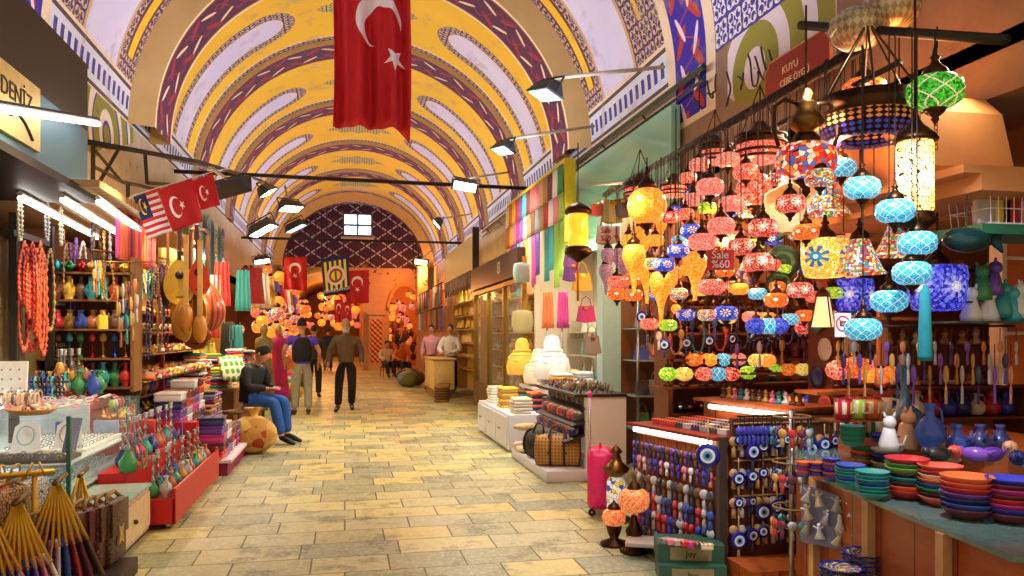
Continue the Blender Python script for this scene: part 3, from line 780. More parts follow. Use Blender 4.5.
MYS = flag_mat('striped_flag_cloth', 1.5, 1.0, (.36, .72, .19, .42, .72, .16, 'f2cf2a'), (.5, .72, .13, .3, 'f2cf2a'), extra=malay)
def quad(pts, Y): return [onY(px, py, Y) for px, py in pts]
flag('malaysian_flag', 'small striped flag with dark blue canton, leftmost of three strung flags', quad([(133, 197), (156, 189), (172, 231), (148, 239)], 8.2), MYS, 1.5, 1, 1.2, .01)
flag('national_flag', 'square red Turkish flag strung between the striped flag and a smaller red one', quad([(157, 190), (192, 178), (203, 221), (173, 232)], 8.2), TRh, 1.5, 1, 1.5, .012)
flag('national_flag', 'smallest strung red Turkish flag, rightmost of the three over the lutes', quad([(192, 181), (213, 173), (220, 205), (201, 210)], 8.25), TRh, 1.5, 1, 1.5, .01)
tag(MB().tube(quad([(120, 205), (133, 196), (157, 188), (192, 178), (215, 171), (232, 168)], 8.22), .006, 5).obj('flag_cord', plain('d8d0c4')), 'thin sagging line holding the three small flags', 'cord')
flag('national_flag', 'red Turkish flag hanging with its lower half folded beside the club banner', quad([(284, 257), (307, 257), (307, 291), (284, 289)], 19), TRd, 1, 1.45, 2, .05)
flag('national_flag', 'red Turkish flag hanging to the right of the club banner', quad([(346, 271), (369, 270), (369, 303), (347, 304)], 19), TRd, 1, 1.45, 2, .03)
flag('national_flag', 'small far red flag low behind the club banner, nearer the lamps', quad([(334, 300), (343, 299), (344, 322), (335, 323)], 25), TRd, 1, 1.45, 2, .03)
flag('national_flag', 'small far red flag low beneath the upright Turkish flag', quad([(343, 303), (351, 301), (352, 321), (344, 324)], 26), TRd, 1, 1.45, 2, .03)
def fb(M, u, v, x, y, c):
    st = ((u * 5.5).fract() > .5)
    c = M.mix(st, H('16194c'), H('f2dd3a'))
    c = M.mix((v > .9).mx(v < .13), c, H('1b2266'))
    r = hyp((u - .5) * .75, v - .5)
    c = M.mix(r < .26, c, H('e9d6da')); c = M.mix(r < .19, c, H('b5232f')); c = M.mix((r < .13), c, H('f2dd3a')); c = M.mix((r < .13) * ((u - .5).abs() < .04), c, H('2f7a3a'))
    return c
FB = flag_mat('club_banner_cloth', 1, 1.3, None, None, '16194c', fb)
cb = flag('club_banner', 'navy and yellow striped football club banner with round badge', quad([(321, 259), (348, 255), (350, 291), (324, 297)], 18.8), FB, 1, 1.3, 1, .01, cat='banner')
a, b = onY(324, 295, 18.75), onY(350, 290, 18.75)
text('FENERBAHÇE', .1, plain('f2f0ea'), cb, (a + b) / 2 + Vector((0, 0, .06)), (PI / 2, 0, .0), ext=.002).rotation_euler = (PI / 2, -math.atan2(b.z - a.z, b.x - a.x), 0)
# tie rods ------------------------------------------------------------------
IRON = plain('2e2824', .5, .6)
def rod(label, pts, r=.03): return tag(MB().tube(pts, r, 8).obj('tie_rod', IRON), label, 'tie rod')
rod('black iron tie rod spanning the vault just beneath the big flag', [(-2.8, 14, 4.25), (3.6, 14, 4.2)], .035)
rod('far iron tie rod spanning the vault below the end window', [(-2.8, 22.7, 4.2), (3.6, 22.7, 4.2)], .035)
rod('thin long iron rod slanting along the left side above the strung flags', [onY(88, 142, 7.6), onY(200, 162, 10), onY(262, 181, 13.9)], .025)
# black truss bracket on the left shop
mb = MB(); a = lambda x, y: onX(x, y, -2.45)
fr = [((93, 145), (93, 190)), ((93, 145), (145, 152)), ((145, 152), (147, 183)), ((93, 148), (122, 182)), ((118, 150), (96, 188)), ((122, 182), (160, 190)), ((145, 152), (215, 170)), ((128, 183), (128, 205)), ((147, 183), (200, 186)), ((93, 166), (122, 182))]
for p, q in fr: mb.tube([a(*p), a(*q)], .022, 4)
tag(mb.obj('truss_bracket', IRON), 'black square-tube truss bracket next to the dark sign box', 'bracket')
# floodlights ---------------------------------------------------------------
GL = glow('fff6e6', 9, 'floodlight_glow'); GLC = glow('aef0f0', 3.5, 'cool_floodlight_glow'); BLK = plain('26282a', .45)
def floodlight(label, p, w, face, arm=None, g=GL, dirx=0., energy=0):
    """housing whose glass looks along 'face'; arm is a world point on the wall"""
    d = Vector(face).normalized(); side = Vector((cos(dirx), sin(dirx), 0)); side = (side - d * side.dot(d)).normalized(); up = side.cross(d)
    Mx = Matrix((side, up, d)).transposed().to_4x4(); Mx.translation = p
    t = thing('floodlight', label, 'floodlight', (0, 0, 0))
    mb = MB(); mb.T = Mx; h = w * .5
    hv = [(-w / 2, -h / 2, 0), (w / 2, -h / 2, 0), (w / 2, h / 2, 0), (-w / 2, h / 2, 0), (-w * .38, -h * .18, -w * .32), (w * .38, -h * .18, -w * .32), (w * .38, h * .32, -w * .28), (-w * .38, h * .32, -w * .28)]
    mb.add(hv, [(3, 2, 1, 0)[::-1], (4, 5, 6, 7)[::-1], (0, 1, 5, 4)[::-1], (1, 2, 6, 5)[::-1], (2, 3, 7, 6)[::-1], (3, 0, 4, 7)[::-1]]); mb.box((0, 0, .005), (w * 1.04, h * 1.04, .02))
    mb.obj('housing', BLK, t)
    mb = MB(); mb.T = Mx; mb.box((0, 0, .018), (w * .88, h * .84, .01)); mb.obj('glass', g, t)
    mb = MB(); mb.T = Mx; mb.tube([(-w * .53, 0, -.05 * w), (-w * .53, 0, -w * .42), (w * .53, 0, -w * .42), (w * .53, 0, -.05 * w)], .012, 4); mb.obj('yoke', IRON, t)
    back = Mx @ Vector((0, 0, -w * .42))
    if arm is not None: MB().tube([back, arm], .022, 6).obj('arm', plain('a9a08c', .5), t)
    if energy:
        l = bpy.data.lights.new('floodlight_lamp', 'SPOT'); l.energy = energy; l.color = H('fff2dc'); l.spot_size = 2.2; l.spot_blend = .6; l.shadow_soft_size = .12
        o = bpy.data.objects.new('floodlight_lamp', l); COL.objects.link(o); o.location = p + d * .06; o.rotation_euler = (-d).to_track_quat('Z', 'Y').to_euler()
    return t
floodlight('large floodlight on a pale arm from the painted vault, nearest the big flag', onX(545, 94, 2.1), .46, (-.45, .1, -.9), onX(664, 67, 3.55), GLC, 1.9, 220)
floodlight('floodlight with cool glass on the second pale arm above the scarf board', onX(503, 150, 2.1), .4, (-.4, .0, -.85), onX(594, 126, 3.5), GLC, 1.9, 200)
floodlight('blazing white floodlight on the right beyond the scarf board', onX(465, 186, 1.95), .42, (-.2, -.55, -.8), onX(510, 172, 3.5), GL, 0, 160)
floodlight('dark small floodlight on the far right side beneath the tie rod', onX(437, 224, 2.1), .5, (-.7, .1, -.6), onX(470, 214, 3.5), GL, 1.5)
floodlight('far right floodlight with orange glare by the end wall', onX(421, 262, 2.4), .45, (-.2, -.7, -.6), onX(432, 250, 3.5), glow('ffc070', 6), 0)
floodlight('big black floodlight seen from behind next to the smallest strung flag', onY(233, 188, 9.4), .42, (.3, .75, -.4), onY(212, 168, 9.8), GL, .2)
floodlight('black floodlight under the slanting rod, left of the row of four', onY(268, 192, 12), .4, (.6, .1, -.8), onY(262, 182, 12.3), GL, 1.2)
floodlight('black floodlight with lit rim hanging just below the tie rod', onY(291, 208, 13.6), .42, (.3, -.25, -.9), onY(285, 186, 14), GL, .7)
floodlight('bright tilted floodlight lowest of the left row of lamps', onY(263, 230, 12.5), .44, (.35, -.2, -.9), onY(252, 208, 13), GL, -.5, 160)
floodlight('small floodlight with cyan glass beside the far tie rod', onY(296, 228, 16), .42, (.35, -.1, -.9), onY(292, 216, 16.5), GLC, -.5)
floodlight('tiny far floodlight glaring above the red folded flag', onY(262, 261, 20), .4, (.2, -.4, -.9), onY(258, 254, 20.6), GL, 0)
# shop sign box with yellow name board ------------------------------------------
t = thing('sign_box', 'dark shop sign box with a pale yellow name board reading DENİZ', 'sign', (0, 0, 0))
M = Mat('sign_box_painted_light'); x, y, z = M.sep(M.coord('Object'))
mb = MB(); mb.bb(-2.9, -2.2, 2.6, 7.45, 2.72, 3.86); mb.obj('box', M.done(M.mix((z - 3.28) > 0, H('557f92'), H('241b1a')), .5), t)  # blue light on the lower half is put into the box colour
mb = MB(); mb.bb(-2.2, -2.17, 4.6, 6.28, 2.83, 3.29); mb.obj('name_board', plain('dcc27c', .5), t)
text('DENİZ', .17, plain('2a2018'), t, (-2.165, 5.86, 3.12), (PI / 2, 0, PI / 2))
MB().tube([(-2.165, 5.6, 3.0), (-2.165, 5.75, 2.96), (-2.165, 5.85, 3.01), (-2.165, 5.98, 2.97), (-2.165, 6.05, 2.93), (-2.165, 6.12, 2.88)], .012, 5).obj('emblem', plain('2a2018'), t)
mb = MB(); mb.bb(-2.95, -2.1, 2.6, 7.5, 2.66, 2.72); mb.obj('bottom_rail', IRON, t)
a, b = onX(-8, 108, -2.02), onX(98, 124, -2.02)
t = thing('led_strip', 'glaring white strip light crossing in front of the dark sign box', 'strip light')
MB().tube([a, b], .022, 6).obj('tube', glow('fff4ea', 9), t); d = Vector((0, 0, .035)); MB().tube([a + d, b + d], .02, 4).obj('channel', BLK, t)
for i, (p, q) in enumerate((((20, 198), (97, 238)), ((62, 200), (125, 238)), ((98, 202), (147, 236)))):
    a, b = onZ(*p, 2.6), onZ(*q, 2.6)
    t = thing('fluorescent_lamp', ['first', 'second', 'third'][i] + ' slanting fluorescent tube from the left under the jewellery shop ceiling', 'lamp')
    MB().tube([a, b], .02, 8).obj('tube', glow('fff8f0', 9), t)
    n = Vector((0, 0, .035)); MB().tube([a + n, b + n], .025, 4).obj('batten', plain('cfc8b8'), t)
# slatted shop ceiling
M = Mat('ochre_slat_ceiling'); x, y, z = M.sep(M.coord('Object'))
mb = MB(); mb.bb(-4.4, -1.95, 6.9, 11.5, 2.7, 2.76); struct(mb.obj('ceiling_shop', M.done(M.mix((y * 7).fract() < .12, M.mix(M.noise(M.coord('Object', (1, 8, 1)), 4), H('b8935c'), H('8a6a3c')), H('3a2c1a')), .6)))
# red street sign
c0 = onX(800, 66, 3.45)
SGN = Matrix(((0, 0, -1, 0), (-1, 0, 0, 0), (0, 1, 0, 0), (0, 0, 0, 1)))
def side_sign(c, W, Hh, notch, mat, th=.02):
    """board facing the street on the right wall; local x runs towards the camera"""
    w, h, n = W / 2, Hh / 2, notch
    o = [(-w + n, -h), (w - n, -h), (w - n * .8, -h + n * .5), (w, -h + n), (w, h - n), (w - n * .8, h - n * .5), (w - n, h), (-w + n, h), (-w + n * .8, h - n * .5), (-w, h - n), (-w, -h + n), (-w + n * .8, -h + n * .5)]
    M4 = Matrix.Translation(c) @ SGN
    return o, M4
e0, e1 = onX(767, 84, 3.45), onX(833, 50, 3.45); W = abs(e0.y - e1.y); cc = (e0 + e1) / 2
t = thing('street_sign', 'dark red plaque with notched corners and pale lettering on the lantern shop wall', 'sign')
o, M4 = side_sign(cc, W, .34, .07, None)
MB().prism(o, 0, .02, M4).obj('border', plain('d89a70'), t)
MB().prism([(x * .965, y * .9) for x, y in o], .02, .026, M4).obj('plaque', plain('8c1c12', .4), t)
mrot = (PI / 2, 0, -PI / 2)
text('KUYU     ', .085, plain('e8d2b4'), t, cc + Vector((-.03, 0, .03)), mrot)
text('CEBE ÖYGÜ', .075, plain('e8d2b4'), t, cc + Vector((-.03, 0, -.07)), mrot, 'small_lettering')
# ================================================================== people
SKIN = plain('c48a66', .55, 0, .06)
def skin(name, pts, edges, mat, parent, sub=1, root=0):
    me = bpy.data.meshes.new(name); me.from_pydata([p[:3] for p in pts], edges, []); me.materials.append(mat)
    o = bpy.data.objects.new(name, me); COL.objects.link(o); o.parent = parent; KIDS.setdefault(parent, []).append(o)
    md = o.modifiers.new('skin', 'SKIN'); md.use_smooth_shade = True; md.branch_smoothing = .6
    for i, v in enumerate(me.skin_vertices[0].data):
        r = pts[i][3]; v.radius = r if isinstance(r, tuple) else (r, r); v.use_root = (i == root)
    s = o.modifiers.new('smooth', 'SUBSURF'); s.levels = sub; s.render_levels = sub
    return o
def person(label, loc, rz, pose, cols, hair='1c1410', scale=1., beard=False, shirt_len=1., sub=2):
    """pose: joint -> (x,y,z), facing -y. cols: shirt, trousers, shoe, skin"""
    J = dict(pel=(0, 0, .96), wai=(0, 0, 1.1), che=(0, .01, 1.32), nec=(0, .01, 1.5), hea=(0, -.02, 1.66),
             shL=(.19, .01, 1.43), elL=(.25, .03, 1.15), haL=(.26, -.06, .9), shR=(-.19, .01, 1.43), elR=(-.25, .03, 1.15), haR=(-.26, -.06, .9),
             hiL=(.1, 0, .93), knL=(.11, -.02, .5), anL=(.11, .03, .09), toL=(.13, -.15, .03), hiR=(-.1, 0, .93), knR=(-.11, -.02, .5), anR=(-.11, .03, .09), toR=(-.13, -.15, .03))
    J.update(pose); J = {k: Vector(v) for k, v in J.items()}
    t = thing('person', label, 'person', loc, rz); t.scale = (scale,) * 3
    wide = cols.get('wide', 1.)
    sleeve = cols.get('sleeve', 1.)
    def P(j, r): return (*J[j], r)
    def mix_(a, b, f): return J[a].lerp(J[b], f)
    # skin: one continuous body - pelvis, spine, neck, head base, arms, hands with fingers, legs
    pts = [P('pel', .09), P('che', .085), P('nec', .055), (*(J['hea'] + Vector((0, 0, -.06))), .06)]
    ed = [(0, 1), (1, 2), (2, 3)]
    for s in 'LR':
        b = len(pts); hd = (J['ha' + s] - J['el' + s]).normalized()
        w = J['ha' + s]; sd = 1 if s == 'L' else -1
        pts += [P('sh' + s, .055), P('el' + s, .042), (*(w - hd * .02), .028), (*(w + hd * .045), (.042, .02))]
        ed += [(1, b), (b, b + 1), (b + 1, b + 2), (b + 2, b + 3)]
        side = hd.cross(Vector((0, 1, .2))).normalized()
        inn = Vector((0, -1, 0)); inn = (inn - hd * inn.dot(hd)).normalized()
        for k, (o, L) in enumerate(((-.028, .06), (-.01, .072), (.01, .068), (.028, .052))):
            q = w + hd * .07 + inn * -o * 1.0; e = q + hd * L * .55; f = q + hd * L + side * .015 * sd
            n = len(pts); pts += [(*q, .0095), (*e, .009), (*f, .0075)]; ed += [(b + 3, n), (n, n + 1), (n + 1, n + 2)]
        n = len(pts); q = w + hd * .02 + inn * .035; pts += [(*q, .011), (*(q + hd * .045 + inn * .02), .009)]; ed += [(b + 2, n), (n, n + 1)]
        b = len(pts); pts += [P('hi' + s, .09), P('kn' + s, .06), P('an' + s, .04), P('to' + s, (.04, .03))]
        ed += [(0, b), (b, b + 1), (b + 1, b + 2), (b + 2, b + 3)]
    body = skin('body', pts, ed, cols.get('skin', SKIN), t, sub)
    # head with face
    hc = J['hea']; pitch = cols.get('pitch', 0.); RM = Matrix.Translation(hc) @ Matrix.Scale(1.12, 4) @ Matrix.Rotation(cols.get('turn', 0), 4, 'Z') @ Matrix.Rotation(pitch, 4, 'X')
    mb = MB(); mb.T = RM; vs = []
    NR, NS = 14, 18
    for i in range(NR + 1):
        a = PI * i / NR; z = cos(a); r = sin(a)
        for j in range(NS):
            b = 2 * PI * j / NS; x = r * sin(b); y = -r * cos(b)
            X = x * .076 * (1 - .18 * max(0, -z - .1)); Y = y * .095 * (1 - .1 * max(0, -z)); Z = z * .118
            fr = max(0, cos(b)) * r
            if abs(b) < .4 or b > 2 * PI - .4:
                if -.25 < z < .2: Y -= .018 * (1 - abs(z + .05) / .25)          # nose
                if -.75 < z < -.45: Y -= .006
            if z < -.55: Y -= .012 * fr                                      # chin
            vs.append((X, Y, Z))
    fs = [(i * NS + j, (i + 1) * NS + j, (i + 1) * NS + (j + 1) % NS, i * NS + (j + 1) % NS) for i in range(NR) for j in range(NS)]
    mb.add(vs, fs, True)
    for sd in (-1, 1): mb.ball((sd * .077, .005, -.005), .022, 8, 5, .45, .8, 1.2)
    mb.obj('head', cols.get('skin', SKIN), t)
    for sd in (-1, 1):
        mb = MB(); mb.T = RM; mb.ball((sd * .03, -.086, .012), .009, 8, 5, 1.3, .6, .8); mb.obj('eye', plain('2a1a14', .3), t)
    mb = MB(); mb.T = RM; mb.ball((0, -.094, -.056), .012, 8, 5, 2.0, .6, .5); mb.obj('mouth', plain('9a4a3c'), t)
    if hair:
        mb = MB(); mb.T = RM
        def hf(u, v):
            a = v * PI * .56; b = 2 * PI * u; front = max(0, cos(b))
            a *= 1 - .42 * front ** 2
            r = sin(a); return (r * sin(b) * .079, -r * cos(b) * .098 + .003, cos(a) * .122)
        mb.sheet(hf, 20, 8, .0); mb.obj('hair', plain(hair, .8), t)
    if beard:
        mb = MB(); mb.T = RM; mb.sheet(lambda u, v: (.072 * sin((u - .5) * 2.6) * (1 - .2 * v), -.098 * cos((u - .5) * 2.6) + .005, -.04 - .085 * v), 10, 4); mb.obj('beard', plain(beard, .9), t)
    # shirt
    k = wide
    pts = [(*(mix_('pel', 'wai', -.25)), .165 * k), (*J['wai'], .165 * k), (*J['che'], .17 * k), (*mix_('che', 'nec', .75), .1), (*J['nec'], .066)]
    ed = [(0, 1), (1, 2), (2, 3), (3, 4)]
    for s in 'LR':
        b = len(pts); pts += [P('sh' + s, .09)]; ed += [(2, b)]
        if sleeve > .5: pts += [P('el' + s, .068), (*mix_('el' + s, 'ha' + s, .88), .05)]; ed += [(b, b + 1), (b + 1, b + 2)]
        elif sleeve > 0: pts += [(*mix_('sh' + s, 'el' + s, .6), .062)]; ed += [(b, b + 1)]
    skin('shirt', pts, ed, cols['shirt'], t, sub, 1)
    # trousers
    pts = [P('pel', .16 * k), (*mix_('pel', 'wai', .5), .15 * k)]; ed = [(0, 1)]
    for s in 'LR':
        b = len(pts); pts += [P('hi' + s, .118), (*mix_('hi' + s, 'kn' + s, .5), .1), P('kn' + s, .085), (*mix_('kn' + s, 'an' + s, .5), .08), (*mix_('kn' + s, 'an' + s, .95), .075)]
        ed += [(0, b), (b, b + 1), (b + 1, b + 2), (b + 2, b + 3), (b + 3, b + 4)]
    skin('trousers', pts, ed, cols['trousers'], t, sub)
    for s in 'LR':
        a = J['an' + s]; b = J['to' + s]; m = a.lerp(b, .45)
        skin('shoe', [(*(a + (a - b).normalized() * .03 + Vector((0, 0, -.03))), .045), (a.x, a.y, a.z, .05), (*m, (.048, .045)), (*b, (.045, .03)), (*(b + (b - a).normalized() * .05), (.035, .022))], [(0, 1), (1, 2), (2, 3), (3, 4)], cols['shoe'], t, 1, 2)
    if cols.get('vest'):
        pts = [(*(mix_('pel', 'wai', -.2)), .18 * k), (*J['wai'], .18 * k), (*J['che'], .19 * k), (*mix_('che', 'nec', .7), .12)]
        skin('vest', pts, [(0, 1), (1, 2), (2, 3)], cols['vest'], t, sub)
    return t
DARK = plain('1b1b1f', .7); BLACK = plain('121214', .5)
# man in the dark top seen from behind, on the left of the aisle
person('man seen from behind in black vest over a violet shirt and light grey trousers', onZ(302, 415, 0), .15 + PI,
       dict(anL=(.13, .0, .09), toL=(.16, -.14, .03), elL=(.33, .02, 1.18), haL=(.3, -.14, .95), elR=(-.31, .04, 1.16), haR=(-.3, -.08, .93)),
       dict(shirt=plain('5b3cc0', .8), vest=plain('101218', .8), trousers=plain('a09a88', .85), shoe=plain('4a4034'), sleeve=.4, wide=1.08), '17110e', 1.02)
person('bearded older man in olive brown shirt and black trousers walking towards the camera', onZ(346, 411, 0), -.05,
       dict(knL=(.12, -.12, .5), anL=(.1, .1, .12), toL=(.12, -.07, .05), knR=(-.13, -.06, .5), anR=(-.15, -.05, .09), toR=(-.18, -.22, .03), elL=(.3, .05, 1.14), haL=(.3, -.08, .9), elR=(-.31, .04, 1.14), haR=(-.33, -.04, .9)),
       dict(shirt=plain('6a5440', .8), trousers=plain('141210', .8), shoe=BLACK, wide=1.15), 'a39a92', 1.02, beard='c8c0b8')
person('distant man in navy jacket and dark jeans walking away between the lamps', onZ(328, 371, 0), PI + .1,
       dict(knL=(.12, -.1, .5), anL=(.12, .08, .1), toL=(.13, -.06, .04)), dict(shirt=plain('161c3a', .8), trousers=plain('202a44', .8), shoe=BLACK, wide=1.15), '17110e', 1.0)
person('person in a dark coat half hidden right behind the man with the vest', onZ(314, 398, 0), PI,
       dict(elL=(.28, -.02, 1.16), haL=(.22, -.2, 1.0)), dict(shirt=plain('3a2c20', .8), trousers=plain('16140f', .8), shoe=BLACK), '17110e', .97)
# seated man with phone
sp_ = onZ(262, 441, 0)
SZ = .08
person('young man seated on a low bench in black jacket and blue jeans looking down', (sp_.x - .08, sp_.y - .1, 0), math.radians(62),
       dict(pel=(0, .12, .5 + SZ), wai=(0, .13, .64 + SZ), che=(0, .05, .87 + SZ), nec=(0, -.02, 1.03 + SZ), hea=(0, -.12, 1.16 + SZ),
            shL=(.19, .01, .97 + SZ), elL=(.25, -.04, .7 + SZ), haL=(.07, -.27, .68 + SZ), shR=(-.19, .01, .97 + SZ), elR=(-.25, -.04, .7 + SZ), haR=(-.07, -.27, .68 + SZ),
            hiL=(.1, .08, .5 + SZ), knL=(.14, -.38, .5 + SZ), anL=(.13, -.42, .1), toL=(.15, -.6, .03), hiR=(-.1, .08, .5 + SZ), knR=(-.12, -.38, .5 + SZ), anR=(-.1, -.48, .1), toR=(-.12, -.66, .03)),
       dict(shirt=plain('15151b', .75), trousers=plain('2257a4', .85), shoe=BLACK, pitch=.55), '1a110c', 1.0)
# shopkeeper in white behind his counter, two at the far arch
person('shopkeeper in a white shirt leaning behind the yellow counter on the right', (2.75, 20.6, 0), -.5,
       dict(elL=(.3, -.1, 1.12), haL=(.1, -.3, 1.02), elR=(-.3, -.1, 1.12), haR=(-.1, -.3, 1.02)), dict(shirt=plain('f2f0f4', .7), trousers=DARK, shoe=BLACK, wide=1.2), '2a1a12', 1.0)
person('man beside the white-shirted shopkeeper wearing a pink shirt', (2.35, 21.6, 0), -.3, {}, dict(shirt=plain('d89ab0', .7), trousers=DARK, shoe=BLACK), '2a1a12', 1.0)
SIT = dict(pel=(0, .1, .5), wai=(0, .13, .64), che=(0, .08, .87), nec=(0, .04, 1.03), hea=(0, 0, 1.18), shL=(.19, .06, .97), elL=(.27, .0, .72), haL=(.12, -.24, .62), shR=(-.19, .06, .97), elR=(-.27, .0, .72), haR=(-.12, -.24, .62),
           hiL=(.1, .08, .48), knL=(.14, -.36, .48), anL=(.13, -.36, .1), toL=(.15, -.52, .03), hiR=(-.1, .08, .48), knR=(-.12, -.36, .48), anR=(-.1, -.38, .1), toR=(-.12, -.54, .03))
for px, lab, c in ((387, 'person in a cream top seated under the far orange arch', 'e8c49a'), (402, 'person in an orange top seated at the far orange arch', 'e06a30')):
    q = onZ(px, 377, 0)
    person(lab, (q.x, q.y, 0), .3, SIT, dict(shirt=plain(c, .8), trousers=DARK, shoe=BLACK), '1a110c', 1.0)
    mb = MB(); mb.rbox((0, 0, .42), (.4, .38, .05), .02)
    st = thing('stool', 'low stool under the person in the ' + ('cream' if px == 387 else 'orange') + ' top', 'stool', (q.x, q.y, 0), .3)
    MB().rbox((0, .08, .36), (.38, .34, .05), .02).obj('seat', plain('6a4526'), st)
    for sx in (-1, 1):
        for sy in (-1, 1): MB().tube([(sx * .15, .08 + sy * .13, .34), (sx * .17, .08 + sy * .15, 0)], .015, 5).obj('leg', plain('6a4526'), st)
mb = MB()
st = thing('bench', 'low wooden bench under the seated young man', 'bench', (sp_.x - .08, sp_.y - .1, 0), math.radians(62))
MB().rbox((0, .16, .44), (.7, .3, .05), .02).obj('seat', plain('6a4526'), st)
for sx in (-1, 1):
    for sy in (-1, 1): MB().tube([(sx * .28, .16 + sy * .1, .42), (sx * .3, .16 + sy * .12, 0)], .02, 5).obj('leg', plain('6a4526'), st)
# ================================================================== RIGHT SIDE: lantern and souvenir shop
# teal fascia above the bag shop and pale pillar
M = Mat('pale_teal_panel'); FASC = M.done(H('7cc0b4'), .12, 0, spec=.7)
mb = MB(); mb.bb(3.46, 3.56, 7.9, 12.1, 2.7, 4.0); tag(mb.obj('fascia_panel', FASC), 'large glossy pale teal panel above the bag shop', 'panel')
t = thing('pillar_post', 'pale teal square post between the bag shop and the lantern shop', 'post')
MB().bb(2.9, 3.12, 8.55, 8.75, 0, 3.05).obj('shaft', plain('a9cfc6', .4, 0, .08), t); MB().bb(2.86, 3.16, 8.51, 8.79, 0, .12).obj('foot', plain('8fb0a8'), t)
mb = MB(); mb.bb(3.12, 4.6, 8.62, 8.72, 0, 3.1); struct(mb.obj('wall_partition', plain('8a5a34')))
# plaster corbel and dark beam at upper right, hanging rods
mb = MB(); mb.prism([(0, 0), (1.0, 0), (1.0, .62), (.0, .62), (-.12, .5), (-.2, .18)], 0, .55, Matrix.Translation(onX(985, 208, 3.58)) @ Matrix(((0, 0, -1, 0), (1, 0, 0, 0), (0, 1, 0, 0), (0, 0, 0, 1))))
struct(mb.obj('trim_20', M_ochre))
mb = MB(); mb.bb(3.0, 3.6, 3.2, 5.6, 2.2, 2.28); mb.bb(2.9, 3.6, 3.2, 5.6, 2.28, 2.32); struct(mb.obj('trim_21', M_ochre))
def bar(name, label, a, b, r, mat=IRON, cat='rod'): return tag(MB().tube([a, b], r, 8).obj(name, mat), label, cat)
bar('hanging_rail', 'thick dark metal rail with hooks at the upper right over the green lamp', onD(800, 25, 4.9), onD(1008, 40, 3.9), .028)
bar('hanging_rail', 'long dark rail slanting down along the lantern shop front', onX(866, 45, 3.0), onX(605, 195, 3.0), .035)
bar('hanging_rail', 'second thinner rail along the lantern shop front with red lamps', onX(900, 62, 2.9), onX(690, 170, 2.9), .018)
bar('bag_rail', 'straight metal rail holding the hanging handbags by the teal panel', onX(588, 184, 2.95), onX(666, 181, 2.6), .02, STEEL)
# black tangled cables on the plaster
for k in range(9):
    a = onX(700 + k * 9, 88 - k * 5 + jit(8), 3.52); b = onX(690 + k * 13, 112 - k * 6 + jit(16), 3.5); m = (a + b) / 2 + Vector((jit(.03), jit(.25), -.25 - .1 * R_.random()))
    cp = [a.lerp(m, i / 10).lerp(m.lerp(b, i / 10), i / 10) + Vector((0, .05 * sin(i * .6 + k), .03 * cos(i * .7 + k))) for i in range(11)]
    tag(MB().tube(cp, .009, 5).obj('cable', plain('2a2622')), 'loose drooping cable, ' + nth(k) + ' from the scarf board side, on the plaster wall', 'cable')
# ---- hanging lamps
RZ = 3.1
def L(px, py, w, dia, sch, lab, shape='globe', rz=RZ):
    yr = 45 + (866 - px) * .575 if px < 866 else 36
    return lamp(px, py, w, dia, sch, lab, shape, CZ + (HY - yr) * dia / w)
# the large ones
L(806, 161, 60, .32, 'flower', 'large red flower mosaic globe lamp under the twin-handled bronze urn top')
L(935, 92, 54, .27, 'green', 'green mosaic globe lamp with cream zigzags at the upper right')
L(864, 92, 44, .26, 'orange', 'orange rosette mosaic globe above the big bronze ring lamp')
L(825, 258, 48, .3, 'yellow', 'yellow drum lamp with a turquoise flower hanging mid height', 'drum')
L(827, 200, 46, .28, 'multi', 'bell shaped mosaic lamp in red and orange next to the turquoise globes', 'bell')
L(860, 258, 50, .3, 'multi', 'wide bell mosaic lamp with orange flowers behind the turquoise globes', 'bell')
L(899, 240, 50, .3, 'multi', 'bell mosaic lamp with blue and orange flowers behind the middle turquoise globe', 'bell')
L(853, 295, 40, .28, 'cobalt', 'cobalt blue drum lamp hanging left of the lowest turquoise globes', 'drum')
L(937, 288, 56, .32, 'cobalt', 'large cobalt flower drum lamp behind the turquoise tassel', 'drum')
L(873, 205, 34, .26, 'cobalt', 'purple-blue bell lamp half hidden behind the turquoise globes', 'bell')
L(754, 190, 36, .24, 'red', 'round glowing red-orange ball lamp beneath the bronze basket lamp', 'ball')
names = ['top left', 'upper', 'second', 'middle', 'fourth', 'fifth', 'lowest']
for (x, y, w), nm in zip(((841, 168, 30), (862, 188, 36), (895, 211, 38), (917, 243, 38), (912, 273, 38), (889, 301, 36), (863, 329, 36)), ('small one highest up beside the ring lamp', 'directly under the ring lamp', 'touching the filigree cylinder lamp', 'under the foot of the filigree cylinder lamp', 'with the turquoise tassel beneath it', 'second from the bottom of the cascade', 'lowest of the cascade beside the no-camera sign')):
    L(x, y, w, .17, 'blue', 'turquoise mosaic globe lamp, ' + nm)
t = MB(); t.lathe([(.005, 0), (.02, -.03), (.03, -.3), (.028, -.32), (0, -.32)], 12); tag(t.obj('tassel', plain('1d8c9c', .9), None, onD(925, 285, 3.3)), 'long turquoise silk tassel hanging beneath the turquoise globes', 'tassel')
